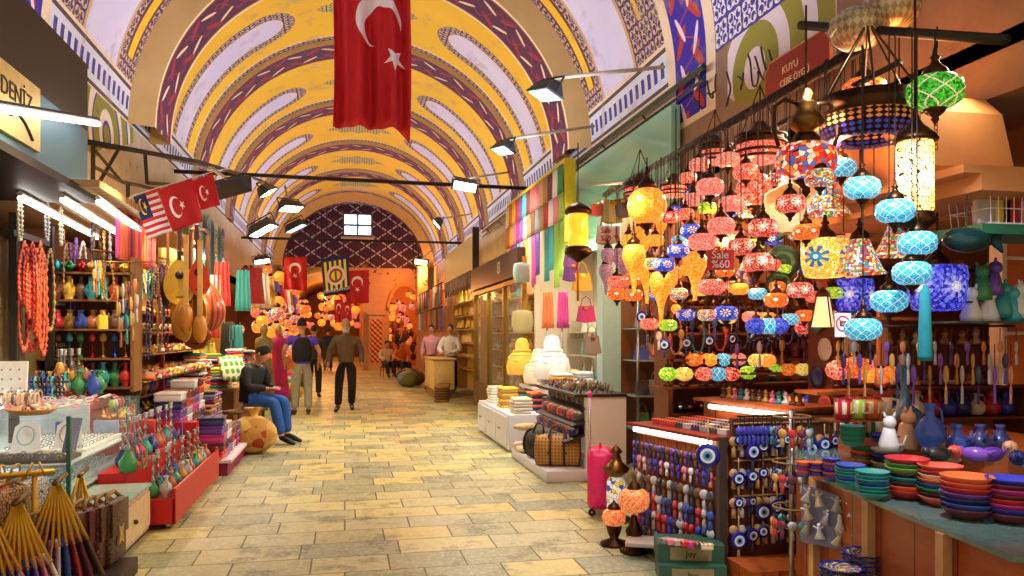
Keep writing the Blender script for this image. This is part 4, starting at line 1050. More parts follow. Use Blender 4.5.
# red and pink cluster on the left part of the shop
red = [(710, 187, 28, 'rose', 'beside the tiny folded paper flags'), (731, 204, 26, 'rose', 'just left of the red ball lamp'), (721, 226, 28, 'rose', 'between the two upper pink lamps and the sale sign'), (702, 242, 28, 'rose', 'directly above the solid red sale sign'),
       (711, 287, 26, 'red', 'directly below the solid red sale sign'), (733, 287, 20, 'redwhite', 'beside the one below the sale sign'), (790, 204, 30, 'redwhite', 'inside the pale pierced gourd'), (763, 228, 30, 'redwhite', 'in front of the dark green plates, upper'),
       (741, 247, 28, 'redwhite', 'in front of the dark green plates, left'), (758, 262, 30, 'redwhite', 'in front of the dark green plates, lowest'), (694, 200, 22, 'rose', 'highest above the blue eye lamps'), (746, 172, 26, 'red', 'tucked under the bronze basket lamp'), (728, 160, 24, 'rose', 'between the two bronze basket lamps'), (706, 214, 20, 'orange', 'hidden between pink lamps'), (768, 200, 22, 'orange', 'right behind the red ball lamp'),
       (700, 165, 22, 'rose', 'upper left near the bag rail'), (688, 178, 18, 'red', 'far left of the pink cluster'), (712, 262, 20, 'orange', 'just right of the amber tulip lamp'), (776, 180, 22, 'flower', 'left of the large red flower globe'), (786, 225, 20, 'orange', 'under the pierced gourd'), (806, 232, 26, 'orange', 'left of the bell lamp'), (800, 290, 26, 'redwhite', 'beside the small pink plates'), (776, 300, 24, 'orange', 'lying low under the dark green plates'), (820, 178, 30, 'multi', 'half hidden behind the large red flower globe')]
for x, y, w, s, wh in red:
    nm = {'rose': 'small pink mosaic globe lamp ', 'red': 'small solid red mosaic globe lamp ', 'redwhite': 'small red globe lamp with white flowers ', 'orange': 'small orange mosaic globe lamp ', 'flower': 'small red and cream mosaic globe lamp ', 'multi': 'small multicoloured mosaic globe lamp '}[s]
    L(x, y, w, .155, s, nm + wh)
for i, (x, y, w) in enumerate(((675, 212, 20), (691, 231, 22), (678, 251, 22), (664, 265, 22), (726, 313, 24), (693, 195, 18))):
    L(x, y, w, .14, 'eye', 'blue eye-pattern globe lamp, ' + ['upper left above the amber drops', 'right of the highest amber drop', 'in the middle of the amber drops', 'lowest among the amber drops', 'near the bottom by the small shelf', 'highest, beside the pink lamps'][i])
for i, (x, y, w) in enumerate(((657, 224, 20), (642, 238, 22), (634, 257, 24), (647, 270, 22), (661, 284, 24), (671, 240, 18), (695, 264, 24), (629, 243, 16))):
    L(x, y, w, .16, 'amber', 'amber teardrop glass lamp, ' + ['topmost of the drops', 'second one down on the left', 'lowest at the left edge of the drops', 'in the middle of the lower drops', 'lowest of all the drops', 'behind the blue eye globe lamps', 'yellow tulip one by the sale sign', 'small one next to the paper sale sign'][i], 'drop')
L(647, 206, 40, .26, 'amber', 'amber round lamp under a wide bronze brim by the bag rail', 'ball')
for i, (x, y) in enumerate(((617, 282), (617, 294), (633, 279), (633, 295))):
    L(x, y, 20, .15, 'red' if i == 0 else 'orange', 'small %s globe lamp, %s of the four by the teal post' % ('red' if i == 0 else 'orange', ['upper left', 'lower left', 'upper right', 'lower right'][i]), rz=2.9)
for i, (x, y) in enumerate(((608, 256), (619, 256), (627, 268), (606, 272), (650, 252))):
    L(x, y, 15, .12, 'lilac', 'unlit lilac glass drop lamp, %s by the teal post' % nth(i), 'drop', rz=2.9)
for i, z in enumerate((279, 288, 297, 306)): pass
t = thing('hanging_lamp', 'amber lamp of four stacked glass balls in a column beside the lowest drops', 'lamp', onD(676, 290, 5.6))
for i in range(4): MB().ball((0, 0, .12 - i * .085), .048 - .004 * i, 14, 8).obj('glass_ball', MOS['amber'], t)
MB().tube([(0, 0, .16), (0, 0, 1.3)], .005, 5).obj('cord', CORD, t)
# bronze basket lamps with red lattice glass
def basket(px, py, w, dia, lab, ring_=True):
    d = FPX * dia / w; p = onD(px, py, d); t = thing('hanging_lamp', lab, 'lamp', p); R = dia / 2
    MB().lathe([(R * .55, R * .5), (R * .85, R * .4), (R * .95, R * .12), (R * .9, R * .1)], 24).obj('upper_band', BRONZE, t)
    MB().lathe([(R * .2, R * .95), (R * .3, R * .8), (R * .55, R * .55)], 20).obj('cap', BRONZE, t)
    MB().lathe([(R * .86, R * .4), (R * .9, R * .12), (R * .88, -.2 * R), (R * .8, -R * .45)], 24).obj('glass_shade', MOS['red'], t)
    for i, z in enumerate((.38, .1, -.22, -.45)): MB().ring((0, 0, R * z), R * (.97 - .05 * abs(z)), R * .06, 28, 6).obj('ring', BRONZE, t)
    MB().lathe([(R * .8, -R * .48), (R * .6, -R * .6), (R * .2, -R * .7), (0, -R * .72)], 20).obj('bottom_glass', MOS['rose'], t)
    for k in range(3): MB().tube([(R * .9 * cos(2.1 * k), R * .9 * sin(2.1 * k), R * .4), (0, 0, R * 2.4)], R * .03, 4).obj('chain', BRONZE, t)
    return t
basket(760, 147, 52, .34, 'bronze basket lamp with rows of red lattice glass, the larger one')
basket(715, 153, 36, .28, 'bronze basket lamp with red glass, the smaller one left of its twin')
basket(674, 188, 30, .28, 'dark bronze basket lamp hanging above the topmost blue eye lamp')
basket(640, 190, 34, .3, 'dark bronze basket lamp hanging by the bag rail')
# urn top and ring lamp
p = onD(806, 118, 4.15); t = thing('bronze_urn', 'bronze urn with two arched handles above the large red flower globe', 'urn', p)
MB().lathe([(.02, .16), (.035, .13), (.025, .1), (.06, .07), (.05, .04), (.09, 0), (.1, -.03), (.05, -.07), (.03, -.1), (.06, -.12)], 20).obj('body', BRASS, t)
for s in (-1, 1): MB().tube([(s * .03, 0, .07), (s * .13, 0, .09), (s * .185, 0, .05), (s * .19, 0, -.08), (s * .16, 0, -.16)], .011, 6).obj('handle', BRONZE, t)
MB().tube([(0, 0, .16), (0, 0, .6)], .006, 5).obj('chain', BRONZE, t)
p = onD(868, 118, 4.3); t = thing('ring_lamp', 'wide bronze ring lamp with pierced band, chains and blue glass beneath', 'lamp', p); R = .27
MB().lathe([(R, .09), (R * 1.03, .1), (R, .03), (R * 1.01, .0), (R * .97, .0), (R * .97, .09)], 32).obj('upper_band', BRONZE, t)
M = Mat('pierced_bronze'); x, y, z = M.sep(M.coord('Object')); a = y.atan2(x)
pf = ((a * 18 + z * 120).sin() * (a * 18 - z * 120).sin()) > .12
MB().lathe([(R * .98, .02), (R * .96, -.05), (R * .85, -.12), (R * .7, -.13), (R * .5, -.12)], 32).obj('pierced_bowl', M.done(M.mix(pf, H('2a1a12'), M.mix(z > -.06, H('3038a0'), H('d8843a'))), .4, pf * -.7 + .8, M.mix(z > -.06, H('4858e0'), H('ff9a50')), pf * .14), t)
for k in range(6): MB().tube([(R * cos(k * PI / 3), R * sin(k * PI / 3), .09), (.02 * cos(k), .02 * sin(k), .5)], .006, 4).obj('chain', BRONZE, t)
for k in range(8): MB().tube([(R * .8 * cos(k * PI / 4), R * .8 * sin(k * PI / 4), -.12), (R * .8 * cos(k * PI / 4), R * .8 * sin(k * PI / 4), -.4 - .1 * (k % 3))], .004, 4).obj('bead_string', BRONZE, t)
# filigree cylinder lamp
M = Mat('filigree_over_lit_glass'); x, y, z = M.sep(M.coord('Object')); a = y.atan2(x) * .068
e1 = M.voro(M.coord('Object'), 42, 'DISTANCE_TO_EDGE')
g1 = e1 < .06
FIL = M.done(M.mix(g1, H('ffcf80'), H('3a2010')), .3, 0, M.mix(g1, M.mix((z.abs() * 9).mn(1), H('fff0c0'), H('ffb45c')), H('3a2010')), (g1 * -1 + 1) * 2.2)
p = onD(915, 178, 3.6); t = thing('hanging_lamp', 'tall cylinder lamp glowing warm white through bronze filigree', 'lamp', p)
MB().lathe([(.06, .17), (.075, .165), (.08, .15), (.08, -.15), (.075, -.165), (.06, -.17)], 24).obj('filigree_shade', FIL, t)
MB().lathe([(.004, .33), (.012, .3), (.02, .27), (.04, .24), (.085, .2), (.1, .175), (.095, .165), (.06, .165)], 20).obj('cap', BRONZE, t)
MB().lathe([(.08, -.16), (.085, -.18), (.1, -.2), (.06, -.23), (.03, -.26), (.05, -.28), (0, -.3)], 20).obj('foot', BRONZE, t)
MB().tube([(0, 0, .33), (0, 0, .9)], .006, 5).obj('chain', BRONZE, t)
# chain below green lamp, cut glass domes on the rail
mb = MB(); p = onD(936, 118, 3.9)
for i in range(7): mb.ring((p.x, p.y, p.z - i * .024), .011, .003, 8, 4, Matrix.Rotation(PI / 2, 4, 'X') @ Matrix.Rotation((i % 2) * PI / 2, 4, 'Y'), 1, 1.4)
tag(mb.obj('chain', metal('8a4a2a')), 'short rusty chain dangling beneath the green mosaic lamp', 'chain')
M = Mat('cut_clear_glass'); x, y, z = M.sep(M.coord('Object')); CUTG = M.done(M.mix(((y.atan2(x) * 12 + z * 60).sin() * (y.atan2(x) * 12 - z * 60).sin()) > 0, H('9a8a6a'), H('c8b894')), .15, .3)
for x_, y_, l in ((890, 12, 'rightmost'), (858, 30, 'leftmost')):
    t = thing('glass_dome', 'unlit cut-glass dome on top of the dark hook rail, ' + l + ' of two', 'lampshade', onD(x_, y_, 4.6)); MB().lathe([(.02, .12), (.1, .11), (.16, .06), (.17, 0), (.14, -.07), (.08, -.11), (.0, -.12)], 24, flute=(16, .02)).obj('glass', CUTG, t); MB().lathe([(.0, .15), (.03, .14), (.03, .11)], 12).obj('cap', BRONZE, t)
# yellow cylinder lamp by scarf board
p = onD(578, 232, 7.0); t = thing('hanging_lamp', 'bronze lantern with a glowing yellow cylinder beside the scarf board', 'lamp', p)
MB().lathe([(.085, .16), (.09, .15), (.09, -.13), (.085, -.14)], 20).obj('glass', mosaic('plain_yellow_glass', ['ffbe28', 'ffc838'], 1.3, 8, 'ffb820', .001), t)
MB().lathe([(.0, .27), (.03, .26), (.1, .22), (.125, .19), (.12, .165), (.09, .16)], 20).obj('cap', BRONZE, t); MB().lathe([(.09, -.13), (.12, -.15), (.125, -.19), (.09, -.22), (.03, -.26), (0, -.28)], 20).obj('foot', BRONZE, t)
MB().tube([(0, 0, -.27), (0, 0, -.62)], .012, 6).obj('tassel', plain('c87a1c', .9), t); MB().tube([(0, 0, .27), (0, 0, .8)], .006, 5).obj('chain', BRONZE, t)
# cream lantern + pierced gourd + plates
p = onD(823, 312, 5.2); t = thing('hanging_lamp', 'cream four-sided lantern flaring downwards near the no-camera sign', 'lamp', p)
MB().lathe([(.05, .1), (.09, -.1)], 4, smooth=False).obj('glass', mosaic('cream_panel_glass', ['ffe0a8', 'ffd898'], 1.3, 8, 'ffd890', .001), t); MB().lathe([(0, .17), (.05, .13), (.06, .1)], 4, smooth=False).obj('cap', BRONZE, t)
for k in range(4): MB().tube([(.05 * cos(k * PI / 2), .05 * sin(k * PI / 2), .1), (.09 * cos(k * PI / 2), .09 * sin(k * PI / 2), -.1)], .006, 4).obj('corner_bar', BRONZE, t)
p = onD(791, 205, 4.75); t = thing('gourd_lantern', 'pale cut-open gourd shell curling round the red and white lamp', 'lantern', p)
MB().sheet(lambda u, v: (.17 * sin(v * PI) * cos(PI + u * PI * .9 + .2), .14 * sin(v * PI) * sin(u * PI * .9 + .2), .16 * cos(v * PI) - .03 * sin(v * PI * 3)), 18, 10, .01).obj('shell', plain('ecc9a0', .4), t)
def wallplate(px, py, w, d, c, lab):
    R = w * d / FPX / 2; o = MB().lathe([(0, 0), (R * .6, 0), (R, .03), (R, .038), (R * .6, .012), (0, .01)], 24, flute=(12, .03)).obj('decor_plate', PLT, None, onD(px, py, d)); o.rotation_euler = (PI / 2, 0, -.6); o.color = (*col(c), 1)
    return tag(o, lab, 'plate')
M = Mat('carved_plate_rings'); x, y, z = M.sep(M.coord('Object')); r = hyp(x, y); f = (((r * 90).sin() > .2) * (((y.atan2(x) * 14).sin()) > -.3)); PLT = M.done(M.mix(f, M.oi(), H('c8a8a0')), .4)
M = Mat('dark_carved_plate'); x, y, z = M.sep(M.coord('Object')); r = hyp(x, y); PLTD = M.done(M.mix((r * 120).sin() > .3, H('0e2a22'), H('2a5a48')), .35)
for x_, y_, w, c, l in ((771, 222, 42, 'green', 'dark green carved wall plate, uppermost and largest'), (783, 262, 34, 'green', 'dark green carved wall plate under the largest one'), (779, 285, 26, 'green', 'smallest dark green carved plate, lowest of three')):
    wallplate(x_, y_, w, 5.4, c, l).data.materials[0] = PLTD
for x_, y_, w, c, l in ((796, 262, 20, 'burgundy', 'oval wine-red plate hung beside the yellow drum lamp, upper'), (802, 284, 20, 'burgundy', 'oval wine-red plate hung beside the yellow drum lamp, lower'), (818, 286, 24, 'coral', 'round red spiral plate under the yellow drum lamp'), (748, 276, 22, 'navy', 'small dark blue plate behind the low red flower lamps')):
    wallplate(x_, y_, w, 5.5, c, l)
# sale signs -----------------------------------------------------------------
def board(px0, py0, px1, py1, d0, d1, name, label, mat, th=.006):
    a = onD(px0, py1, d0); b = onD(px1, py1, d1); c = onD(px1, py0, d1); e = onD(px0, py0, d0)
    n = (b - a).cross(e - a).normalized(); mb = MB(); mb.add([a, b, c, e, a - n * th, b - n * th, c - n * th, e - n * th], [(0, 1, 2, 3), (7, 6, 5, 4), (0, 4, 5, 1), (1, 5, 6, 2), (2, 6, 7, 3), (3, 7, 4, 0)], False, [(0, 0), (1, 0), (1, 1), (0, 1)] * 2)
    o = mb.obj(name, mat); return tag(o, label, 'sign'), a, b, c, e, n
RW = plain('f6eef0', .5)
def sign_text(o, a, b, e, n, u, v, s, size, m):
    x = (b - a).normalized(); y = n.cross(x); t_ = text(s, size, m, None, (0, 0, 0), (0, 0, 0))
    p = a + (b - a) * u + (e - a) * v + n * .004
    M4 = Matrix((x, y, n)).transposed().to_4x4(); M4.translation = p; t_.matrix_world = M4; t_.parent = o; return t_
o, a, b, c, e, n = board(707, 250, 734, 270, 3.9, 3.9, 'sale_sign', 'solid red sale sign with white lettering among the pink lamps', plain('d81c24', .5))
sign_text(o, a, b, e, n, .48, .74, 'Sale', .055, RW); sign_text(o, a, b, e, n, .5, .28, '%60', .055, RW)
M = Mat('sale_paper'); u, v, _ = M.sep(M.coord('UV')); arr = band(u, .8, .9) * (v > .35); tri = (v < .45) * (v > .1) * ((u - .85).abs() < (v - .1) * .35)
o, a, b, c, e, n = board(597, 226, 620, 243, 6.6, 6.4, 'sale_sign', 'white and orange paper sale sign with a red down arrow beside the bags', M.done(M.mix(arr.mx(tri), M.mix(v, H('f8b890'), H('f8e8e4')), H('d8202a')), .6))
sign_text(o, a, b, e, n, .4, .72, 'Sale', .07, plain('c01828')); sign_text(o, a, b, e, n, .4, .25, '%60', .07, plain('c01828'))
M = Mat('no_camera_sign'); u, v, _ = M.sep(M.coord('UV')); r = hyp((u - .5) * .75, v - .55); body = band(u, .3, .7) * band(v, .44, .66)
c = M.mix(body, H('f0eaec'), H('201c1c')); c = M.mix(hyp((u - .5) * .75, v - .55) < .06, c, H('d0d0d0')); c = M.mix(band(r, .27, .34), c, H('d02028')); c = M.mix((((u - .5) * .75 + v - .55).abs() < .035) * (r < .3), c, H('d02028'))
board(835, 313, 851, 337, 3.9, 3.9, 'no_camera_sign', 'white sign with a crossed-out camera in a red ring among the lamps', M.done(c, .5))
# ================================================================== RIGHT SIDE: goods on tables and shelves
def slab(name, label, pts, z, th, mat, cat='table', z2=None):
    mb = MB(); mb.prism([(p.x, p.y) for p in pts], z - th, z); return tag(mb.obj(name, mat), label, cat)
def V2(x, y): return Vector((x, y, 0))
M = Mat('orange_wood_panels'); x, y, z = M.sep(M.coord('Object')); n = M.noise(M.coord('Object', (3, 3, 14)), 2, 4)
WOODP = M.done(M.mix(((x + y) * 3.2).fract() < .03, M.mix(n, H('c0662c'), H('8a4018')), H('4a200c')), .4)
# ---- crockery table (glass top on wooden panels)
TZ = .78
A, B_, C_, D_ = onZ(786, 462, TZ), onZ(905, 513, TZ), onZ(1012, 556, TZ), V2(3.9, 2.6)
tp = [A, B_, C_, V2(2.6, 1.9), D_, V2(3.9, 4.4), V2(3.0, 4.7)]
t = thing('display_table', 'orange wooden panelled table with thin glass top carrying the crockery', 'table')
mb = MB(); mb.prism([(p.x, p.y) for p in tp], TZ - .02, TZ); mb.obj('table_top', plain('5a7a74', .1), t)
cx_ = sum(p.x for p in tp) / 7; cyy = sum(p.y for p in tp) / 7
mb = MB(); mb.prism([(cx_ + (p.x - cx_) * .93, cyy + (p.y - cyy) * .93) for p in tp], .0, TZ - .02); mb.obj('panelled_base', WOODP, t)
for k in range(3):
    p = A.lerp(C_, .2 + k * .3); MB().bb(p.x - .02, p.x + .02, p.y - .02, p.y + .02, .0, TZ - .02).obj('edge_post', plain('c8a070', .4), t)
# raised tiers behind
def tier(name, label, pts, z, z0=TZ, mat=WOODP):
    mb = MB(); mb.prism([(p.x, p.y) for p in pts], z0, z); return tag(mb.obj(name, mat), label, 'tier')
t1 = [onZ(838, 428, .92), onZ(985, 452, .92), V2(3.9, 3.0), V2(3.9, 4.4)]
tier('display_tier', 'orange wooden riser behind the bowl stacks carrying vases and mugs', t1, .92)
def stack(px, py0, py1, w, cols, what, P_=BOWL, z=TZ):
    p = onZ(px, py1, z); d = (z - CZ) / ray(px, py1).z; sc = w * d / FPX / .2
    h = (py1 - py0) * d / FPX - .02; st = .021 * sc; n = max(2, min(12, int(h / st)))
    for i in range(n):
        c = cols[(n - 1 - i) % len(cols)]; pos = 'topmost' if i == n - 1 else ('lowest' if i == 0 else nth(n - 1 - i) + ' from the top')
        P_.put((p.x + jit(.003), p.y + jit(.003), z + i * st), jit(3), f"{CN_N(c)} glazed bowl, {pos} {what}", 'glazed bowls stacked on the crockery table', col(c), sc)
def CN_N(c): return {'cream': 'cream', 'burgundy': 'wine red', 'charcoal': 'dark grey'}.get(c, c)
S = stack
S(967, 474, 518, 50, ['orange', 'coral', 'red', 'purple', 'navy', 'blue', 'burgundy', 'turquoise', 'orange'], 'in the large stack topped with orange')
S(1010, 478, 522, 46, ['cobalt', 'burgundy', 'magenta', 'burgundy', 'red', 'magenta'], 'in the magenta stack at far right')
S(940, 463, 505, 42, ['coral', 'red', 'cream', 'orange', 'blue', 'green', 'black'], 'in the coral-topped stack near the orange one')
S(907, 454, 498, 42, ['red', 'green', 'lime', 'black', 'teal', 'charcoal', 'orange'], 'in the red-topped stack above the purple doll')
S(872, 469, 499, 33, ['teal', 'teal', 'teal', 'blue', 'teal'], 'in the plain teal stack, right of the pair')
S(850, 461, 489, 29, ['blue', 'teal', 'teal', 'teal'], 'in the blue-rimmed teal stack, left of the pair')
S(831, 456, 481, 18, ['blue', 'navy', 'coral', 'blue', 'red'], 'in the narrow blue stack beside the teal bowls')
S(817, 459, 479, 16, ['orange', 'navy', 'purple', 'blue'], 'in the narrow navy stack of small bowls')
S(804, 458, 477, 16, ['orange', 'coral', 'blue', 'red', 'purple'], 'in the narrow orange stack beside the rack')
S(864, 446, 464, 26, ['green', 'orange', 'red'], 'in the low stack behind the teal pair')
S(887, 447, 468, 30, ['cream', 'purple', 'blue', 'black'], 'in the cream-topped stack behind the red-topped one')
S(962, 449, 472, 46, ['blue', 'cream', 'orange', 'black', 'cream'], 'in the wide stack behind the orange-topped one')
S(852, 424, 446, 24, ['teal', 'green', 'teal', 'green'], 'in the high dark green stack beside the mugs', z=.92)
S(925, 447, 458, 40, ['blue', 'navy'], 'in the shallow patterned pair behind the coral stack')
S(889, 436, 446, 36, ['cobalt', 'navy'], 'in the shallow cobalt pair at the foot of the mugs', z=.92)
for i, (x_, y_, w) in enumerate(((865, 574, 40), (897, 572, 42), (842, 580, 40), (940, 580, 44))):
    p = onZ(x_, y_, .42); d = (CZ - .42) / -ray(x_, y_).z
    for k in range([5, 4, 3, 3][i]): FPL.put((p.x, p.y, .42 + k * .02), jit(1), 'scalloped painted plate, %s in the %s' % (['lowest', 'second', 'third', 'fourth', 'topmost'][k] + ' up', ['tallest stack on the low shelf', 'stack right of the tallest one', 'stack at the left shelf end', 'stack in front of the white cloth'][i]), 'scalloped plates on the low shelf', None, w * d / FPX / .2)
mb = MB(); a = onZ(812, 560, .4); b = onZ(960, 560, .4); mb.bb(1.55, 2.15, 1.85, 2.95, .38, .42); tag(mb.obj('low_shelf', WOODP), 'low wooden shelf in front of the crockery table holding scalloped plates', 'shelf')
c = onZ(900, 545, .5); mb = MB(); mb.rbox((c.x + .05, c.y + .1, .53), (.3, .26, .2), .01, .3); tag(mb.obj('cloth_covered_box', plain('c8c4ee', .7)), 'box under a pale lilac cloth behind the scalloped plates', 'box')
mb = MB(); mb.bb(1.56, 2.2, 1.9, 2.9, 0, .38); tag(mb.obj('plinth', WOODP), 'wooden block under the low plate shelf', 'plinth')
# grey board with little white dolls
p0, p1 = onZ(806, 484, .72), onZ(876, 505, .7); d_ = (p1 - p0).normalized(); nrm = Vector((-abs(d_.y), d_.x if d_.x < 0 else -d_.x, 0)).normalized()
p0 = p0 + nrm * .03; p1 = p1 + nrm * .03
mb = MB(); mb.add([p0 + Vector((0, 0, 0)), p1, p1 + Vector((0, 0, -.24)), p0 + Vector((0, 0, -.3)), p0 - nrm * .01, p1 - nrm * .01, p1 + Vector((0, 0, -.24)) - nrm * .01, p0 + Vector((0, 0, -.3)) - nrm * .01], [(0, 1, 2, 3), (7, 6, 5, 4), (0, 4, 5, 1), (1, 5, 6, 2), (2, 6, 7, 3), (3, 7, 4, 0)])
tag(mb.obj('display_board', plain('7c7ca0', .7)), 'grey-violet hanging board pinned with little white dervish dolls', 'board')
def p_doll():
    t = thing('doll', 'x', 'doll'); MB().lathe([(0, 0), (.028, 0), (.01, .045), (.012, .06), (.004, .065)], 10, flute=(5, .1)).obj('skirt', TINTR, t)
    MB().ball((0, 0, .072), .011, 8, 5).obj('head', TINT, t)
    for s in (-1, 1): MB().tube([(s * .008, 0, .055), (s * .035, 0, .07)], [.006, .004], 5).obj('arm', TINTR, t)
    return t
DOLL = Proto(p_doll); k = 0
for r in range(3):
    for c in range(4 if r < 2 else 3):
        f = (c + .5 + .25 * (r % 2)) / 4.3; p = p0.lerp(p1, f) + Vector((0, 0, -.075 - .082 * r)) + nrm * .025
        DOLL.put(p, jit(1), 'little white dervish doll, %s in the %s row of the grey board' % (nth(c), ['top', 'middle', 'bottom'][r]), 'white dervish dolls on the grey board', col(['white', 'cream', 'silver'][k % 3]), .95, rot=(jit(.3), jit(.4), jit(1))); k += 1
p = onZ(931, 504, .7) + Vector((-.06, -.03, -.02)); t = thing('hanging_doll', 'purple knitted donkey doll dangling over the glass edge under the bowls', 'toy', p)
MB().ball((0, 0, 0), .04, 12, 7, 1.7, 1, .8).obj('body', plain('3a2a78', .9), t); MB().ball((-.085, -.01, .03), .026, 10, 6, 1.4).obj('head', plain('c8a078', .9), t)
for i, (a, b) in enumerate(((-.05, -.02), (-.01, -.02), (.04, .02), (.06, -.02))): MB().tube([(a, b, -.02), (a + .01, b, -.07), (a + .0, b, -.12)], [.016, .013, .015], 6).obj('leg', plain('3a2a78', .9), t)
# keychain rack, left end of the table
rk = onZ(800, 560, .2); t = thing('keychain_rack', 'tall wire rack hung with beaded strings at the near end of the amulet wall', 'rack', (2.42, 3.9, 0))
MB().tube([(0, 0, 0), (0, 0, 1.08)], .015, 6).obj('pole', STEEL, t)
for z_ in (.55, .8, 1.05): MB().ring((0, 0, z_), .1, .006, 16, 5).obj('hoop', plain('8a6a3a'), t)
MB().lathe([(0, 0), (.13, 0), (.13, .02), (.02, .03)], 16).obj('foot', STEEL, t)
for lv, z_ in enumerate((.55, .8, 1.05)):
    for k in range(12):
        a = 2 * PI * k / 12; CHARM.put((2.42 + .1 * cos(a), 3.9 + .1 * sin(a), z_ - .005), a, 'small beaded keychain hanging from the %s hoop of the wire rack' % ['lowest', 'middle', 'top'][lv], 'keychains on the %s hoop of the wire rack' % ['lowest', 'middle', 'top'][lv], col(['red', 'gold', 'navy', 'teal', 'silver', 'burgundy'][(k * 5 + lv) % 6]), 1.15)
t = MB(); c = onZ(792, 572, .45); t.lathe([(0, 0), (.1, 0), (.13, .06), (.135, .06), (.1, .01), (0, .01)], 20, (c.x, c.y, .3)); tag(t.obj('basket', plain('1c3a9c', .5)), 'round blue basket on the floor shelf below the wire rack', 'basket')
for i in range(12): BANG.put((c.x + jit(.07), c.y + jit(.07), .335 + .006 * (i % 4)), 0, 'blue beaded bangle heaped in the round blue basket', 'blue bangles in the basket', col(['cobalt', 'blue', 'navy'][i % 3]), .9, rot=(jit(.5), jit(.5), 0))
mb = MB(); mb.bb(2.3, 3.0, 4.1, 4.42, 0, .13); tag(mb.obj('wooden_plinth', WOODP), 'orange-red wooden plinth at the foot of the amulet wall', 'plinth')
# ---- vases, mugs and animals on the riser
def put(P_, px, py, z, w, base, lab, grp, c, rz=None, sc=None):
    p = onZ(px, py, z); d = (z - CZ) / ray(px, py).z; return P_.put(p, jit(3) if rz is None else rz, lab, grp, col(c), sc or w * d / FPX / base)
put(VASE, 930, 452, .92, 26, .15, 'bright blue glazed vase with narrow neck in the middle of the riser', None, 'blue', 0)
put(JUG, 957, 452, .92, 24, .2, 'blue glazed jug with spout right of the bright blue vase', None, 'blue', 1.9)
put(JUG, 980, 452, .92, 24, .2, 'dark navy glazed jug standing to the right of the blue jug', None, 'navy', 1.2)
put(JUG, 1000, 450, .92, 22, .2, 'dark navy jug at the far right end of the riser', None, 'navy', .4)
p = onZ(905, 432, .92); t = thing('onion_vase', 'grey-green onion-shaped vase with very tall slim neck and ball top', 'vase', p); s_ = .0011 * 4.4
MB().lathe([(0, 0), (.06, 0), (.1, .03), (.115, .075), (.08, .13), (.035, .17), (.022, .25), (.03, .36), (.04, .4), (.03, .42), (.036, .45), (.0, .48)], 20).obj('body', plain('3c5a6c', .3, 0, .4, 30), t)
put(FIG, 906, 448, .92, 22, .1, 'round pale pottery pomegranate cat figure in front of the onion vase', None, 'peach', .4)
put(FIG, 889, 450, .92, 20, .1, 'white pottery cat figure sitting left of the pale cat', None, 'white', -.4)
for i, (x_, y_, c) in enumerate(((857, 418, 'lime'), (843, 419, 'red'), (872, 418, 'orange'), (883, 416, 'cream'), (843, 436, 'burgundy'), (857, 438, 'red'), (883, 438, 'cream'), (870, 437, 'green'))):
    put(MUGP, x_, y_, 1.05 if i < 4 else .92, 17, .08, ['lime band painted mug, upper row beside the glowing lamps', 'red painted mug at the left of the upper row', 'orange painted mug in the upper row', 'cream painted mug with red flowers, right of the upper row', 'wine red mug at the left of the lower row', 'red mug with white crescent, lower row', 'cream mug at the right of the lower row', 'green banded mug in the lower row'][i], 'painted mugs on the riser', c)
shelfboard('glass_shelf', 'small glass shelf carrying the upper row of painted mugs', 0, 0, 0, 0, 0) if 0 else None
mb = MB(); q0, q1 = onZ(836, 419, 1.05), onZ(890, 416, 1.05); mb.box(((q0.x + q1.x) / 2, (q0.y + q1.y) / 2, 1.04), (.5, .14, .012)); 
for xx_ in (-.2, .2): mb.tube([((q0.x + q1.x) / 2 + xx_, (q0.y + q1.y) / 2, .92), ((q0.x + q1.x) / 2 + xx_, (q0.y + q1.y) / 2, 1.04)], .01, 5)
tag(mb.obj('shelf_riser', WOODR), 'little wooden step carrying the upper row of painted mugs', 'riser')
for i, (x_, y_, c, l) in enumerate(((955, 460, 'coral', 'salmon pottery turtle before the blue jugs'), (975, 462, 'violet', 'violet pottery fish before the navy jug'), (992, 462, 'purple', 'purple pottery fish beside the violet one'), (1010, 455, 'peach', 'pale pink pottery pig at the far right'), (1018, 466, 'navy', 'dark blue pottery fish at the right edge'), (938, 462, 'charcoal', 'dark pottery elephant beside the bright blue vase'))):
    p = onZ(x_, y_, .92); t = thing('pottery_animal', l, 'figurine', p, jit(1)); m = plain(CN[c], .25)
    MB().ball((0, 0, .035), .035, 14, 8, 1.7, 1, 1).obj('body', m, t); MB().ball((-.06, 0, .05), .02, 10, 6).obj('head', m, t); MB().tube([(.05, 0, .04), (.085, 0, .06)], [.014, .003], 6).obj('tail', m, t)
